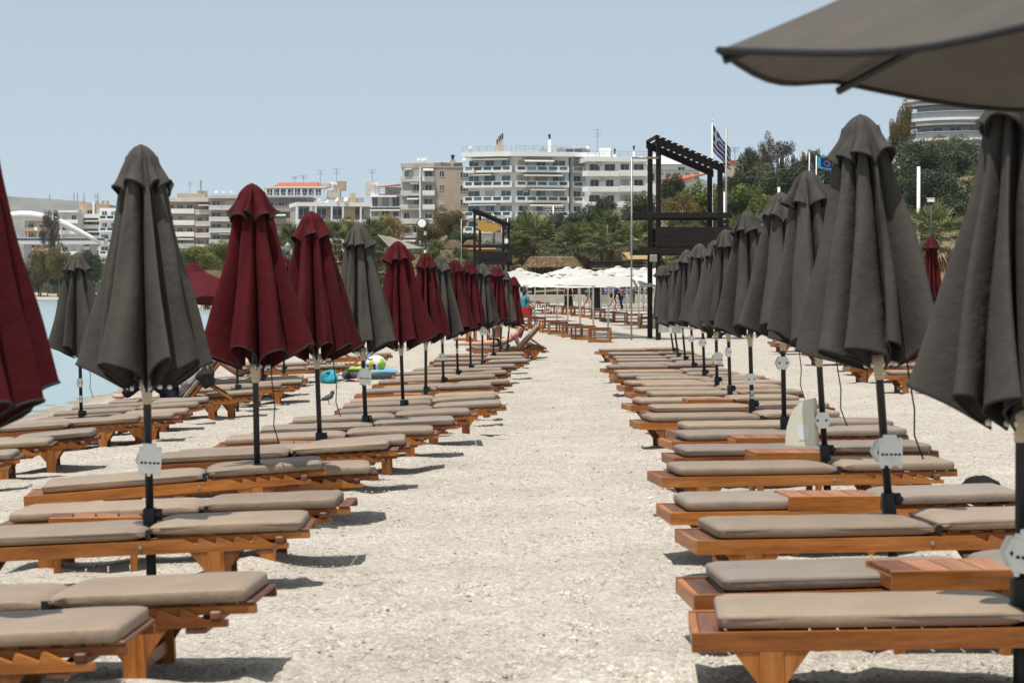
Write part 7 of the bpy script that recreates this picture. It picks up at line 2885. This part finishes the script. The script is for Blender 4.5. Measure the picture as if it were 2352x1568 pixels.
BLS = MB().grid(lambda i, j: (0.03 + 1.80 * i / 14, 0.02 + 0.56 * j / 6, (0.305 if i < 9 else 0.305 + 0.115 * (i - 9) / 5) - 0.02 * math.sin(math.pi * j / 6)), 15, 7).mesh('sling', BLUE, True)


def blue_lounger(loc, yaw, label, group, roll=0.0):
    o = empty('blue_lounger', loc, (roll, 0, yaw))
    tag(o, label, 'sun lounger', group)
    link('frame', BLF, o)
    link('sling', BLS, o)
    return o


for s, (x, d, yw) in enumerate([(1382, 146, 12), (1462, 143, 4), (1500, 147, 8)]):
    X, d, z = at_ground(x, d)
    for k in range(9 if s else 8):
        blue_lounger((X + 0.02 * (k % 2), d, z + k * 0.155), R(yw + (k % 3)), 'blue sling lounger, %s from the bottom of the %s stack under the white umbrellas' % (
            ['first', 'second', 'third', 'fourth', 'fifth', 'sixth', 'seventh', 'eighth', 'ninth'][k], ['left', 'middle', 'right'][s]), 'stacked blue loungers')
for i, (x, d) in enumerate([(1200, 131), (1238, 137), (1280, 150)]):
    X, d, z = at_ground(x, d)
    blue_lounger((X, d, z), R(8), 'blue sling lounger on the sand by the far tables, %s from the left' % ['first', 'second', 'third'][i], 'loose blue loungers')
X, d, z = at_ground(1398, 139.4)
blue_lounger((X - 0.2, d, z + 0.86), R(5), 'blue sling lounger held up by the woman in jeans', 'loose blue loungers', R(18)).scale = (0.75, 0.9, 1)

# ------------------------------------------------------------------ tiny bathers on the far shore
GF = 'bathers on the far shore'
cols = [('red_swimsuit', (0.5, 0.03, 0.04)), ('blue_swimsuit', (0.03, 0.06, 0.3)), ('dark_swimsuit', (0.02, 0.02, 0.03)), ('pink_swimsuit', (0.6, 0.15, 0.2))]
BODY_CACHE = {}
spots = [(94, 683, 's'), (109, 684, 's'), (101, 664, 't'), (112, 671, 't'), (134, 681, 's'), (147, 681, 's'), (124, 674, 't'), (131, 667, 't'), (141, 672, 't'), (148, 668, 's'), (96, 672, 't'), (119, 666, 't'),
         (465, 704, 's'), (472, 700, 't'), (480, 700, 't'), (487, 702, 's')]
SITG = pose(pelvis=(0, 0, 0.10), belly=(0, 0.05, 0.26), chest=(0, 0.06, 0.45), neck=(0, 0.04, 0.62), head=(0, 0.02, 0.70), crown=(0, 0.03, 0.81), hip_l=(0.09, -0.02, 0.10), knee_l=(0.12, -0.36, 0.40), ank_l=(0.12, -0.55, 0.07), toe_l=(0.12, -0.68, 0.04),
            hip_r=(-0.09, -0.02, 0.10), knee_r=(-0.12, -0.36, 0.40), ank_r=(-0.12, -0.55, 0.07), toe_r=(-0.12, -0.68, 0.04), sh_l=(0.17, 0.06, 0.55), elb_l=(0.24, 0.02, 0.32), wri_l=(0.18, -0.2, 0.35), sh_r=(-0.17, 0.06, 0.55), elb_r=(-0.24, 0.02, 0.32), wri_r=(-0.18, -0.2, 0.35))
for i, (x, y, ty) in enumerate(spots):
    far = i < 12
    n, c = cols[i % 4]
    d = (470 + (684 - y) * 2.4) if far else (232 + (704 - y) * 3)
    X = (x - 1176) * d / F
    lab = ('tiny %s bather %s on the far left shore, %s from the left' % (n.split('_')[0], 'standing' if ty == 's' else 'sitting', ORD[sorted(q[0] for q in spots[:12]).index(x)].replace('nearest', 'first'))) if far else \
        ('small bather %s on the sand beyond the open red umbrella, %s from the left' % ('standing' if ty == 's' else 'sitting', ['first', 'second', 'third', 'fourth'][i - 12]))
    person(lab, (X, d, g(X, d)), R(i * 77), pose() if ty == 's' else SITG, i % 3, 'dark', [garment('swimsuit', cloth(n, c), ['pelvis', 'belly', 'chest'] if i % 2 else BRIEF, 0.012)], 0.05, 1.0, GF)
# a swimmer's head in the water
q = P(133, 694, 380)
o = empty('swimmer', (q.x, 380, SEA_Z))
tag(o, 'dark head of a swimmer in the water at far left', 'person')
link('head', MB().lathe([(0.05, -0.12), (0.11, 0.0), (0.13, 0.14), (0.10, 0.26), (0.03, 0.31)], 10).mesh('head', HAIR['dark'], True), o)
link('shoulders', MB().tube([(-0.24, 0, -0.08), (0, 0, -0.02), (0.24, 0, -0.08)], [0.05, 0.10, 0.05], 8).mesh('shoulders', SKINS[1], True), o)
bpy.data.scenes.remove(WORK)

# ------------------------------------------------------------------ the air over the bay
hz = bpy.data.materials.new('sea_haze')
hz.use_nodes = True
hz.node_tree.nodes.clear()
ho = hz.node_tree.nodes.new('ShaderNodeOutputMaterial')
hv = hz.node_tree.nodes.new('ShaderNodeVolumePrincipled')
hv.inputs['Color'].default_value = (0.80, 0.89, 1.0, 1)
hv.inputs['Density'].default_value = 0.000075
hv.inputs['Anisotropy'].default_value = 0.2
hz.node_tree.links.new(hv.outputs[0], ho.inputs['Volume'])
hb = link('haze', MB().box(-2000, 2000, -60, 5300, -7.5, 172).mesh('haze', hz))
kind(hb, 'stuff', 'thin sea haze over the whole bay')

# ------------------------------------------------------------------ sand heaped and scooped where legs and poles stand in it
bpy.context.view_layer.update()
spots = []
for o in list(bpy.data.objects):
    nm = o.name.split('.')[0]
    if o.parent is not None and ((nm == 'leg' and o.parent.name.startswith('sun_lounger')) or (nm == 'pole' and 'umbrella' in o.parent.name)):
        w = o.matrix_world.translation
        if w.y < 48 and o.parent.parent is None:
            spots.append((w.x, w.y, 0.11 if nm == 'leg' else 0.14))
me = bpy.data.objects['beach'].data
co = np.empty(len(me.vertices) * 3, dtype=np.float32)
me.vertices.foreach_get('co', co)
co = co.reshape(-1, 3)
near = np.where((co[:, 1] > 4) & (co[:, 1] < 50) & (np.abs(co[:, 0]) < 11))[0]
sub_ = co[near].copy()
rsm = np.random.RandomState(12)
for (x, y, r) in spots:
    dx, dy = sub_[:, 0] - x, sub_[:, 1] - y
    m = np.where((np.abs(dx) < 0.6) & (np.abs(dy) < 0.6))[0]
    if len(m) == 0:
        continue
    ox, oy = rsm.normal(0, 0.05, 2)
    q = ((dx[m] - ox) ** 2 + (dy[m] - oy) ** 2) / (r * r)
    q2 = ((dx[m] - rsm.normal(0, 0.2)) ** 2 + (dy[m] - rsm.normal(0, 0.2)) ** 2) / (0.16 ** 2)
    sub_[m, 2] += rsm.uniform(0.012, 0.04) * np.exp(-q) - 0.022 * np.exp(-q2)
# trodden hollows along the path
for k in range(900):
    y = 5.5 * (45 / 5.5) ** rsm.rand()
    x = rsm.uniform(-6.5, 6.5) if k % 3 == 0 else rsm.uniform(-1.1, 1.4) + 0.037 * (y - 10)
    a = rsm.normal(1.57, 0.5)
    dx, dy = sub_[:, 0] - x, sub_[:, 1] - y
    m = np.where((np.abs(dx) < 0.45) & (np.abs(dy) < 0.45))[0]
    if len(m) == 0:
        continue
    u = dx[m] * math.cos(a) + dy[m] * math.sin(a)
    v = -dx[m] * math.sin(a) + dy[m] * math.cos(a)
    q = (u / 0.15) ** 2 + (v / 0.065) ** 2
    sub_[m, 2] += -0.024 * np.exp(-q) + 0.012 * np.exp(-(np.sqrt(q) - 1.5) ** 2 * 3)
co[near] = sub_
me.vertices.foreach_set('co', co.ravel())
me.update()
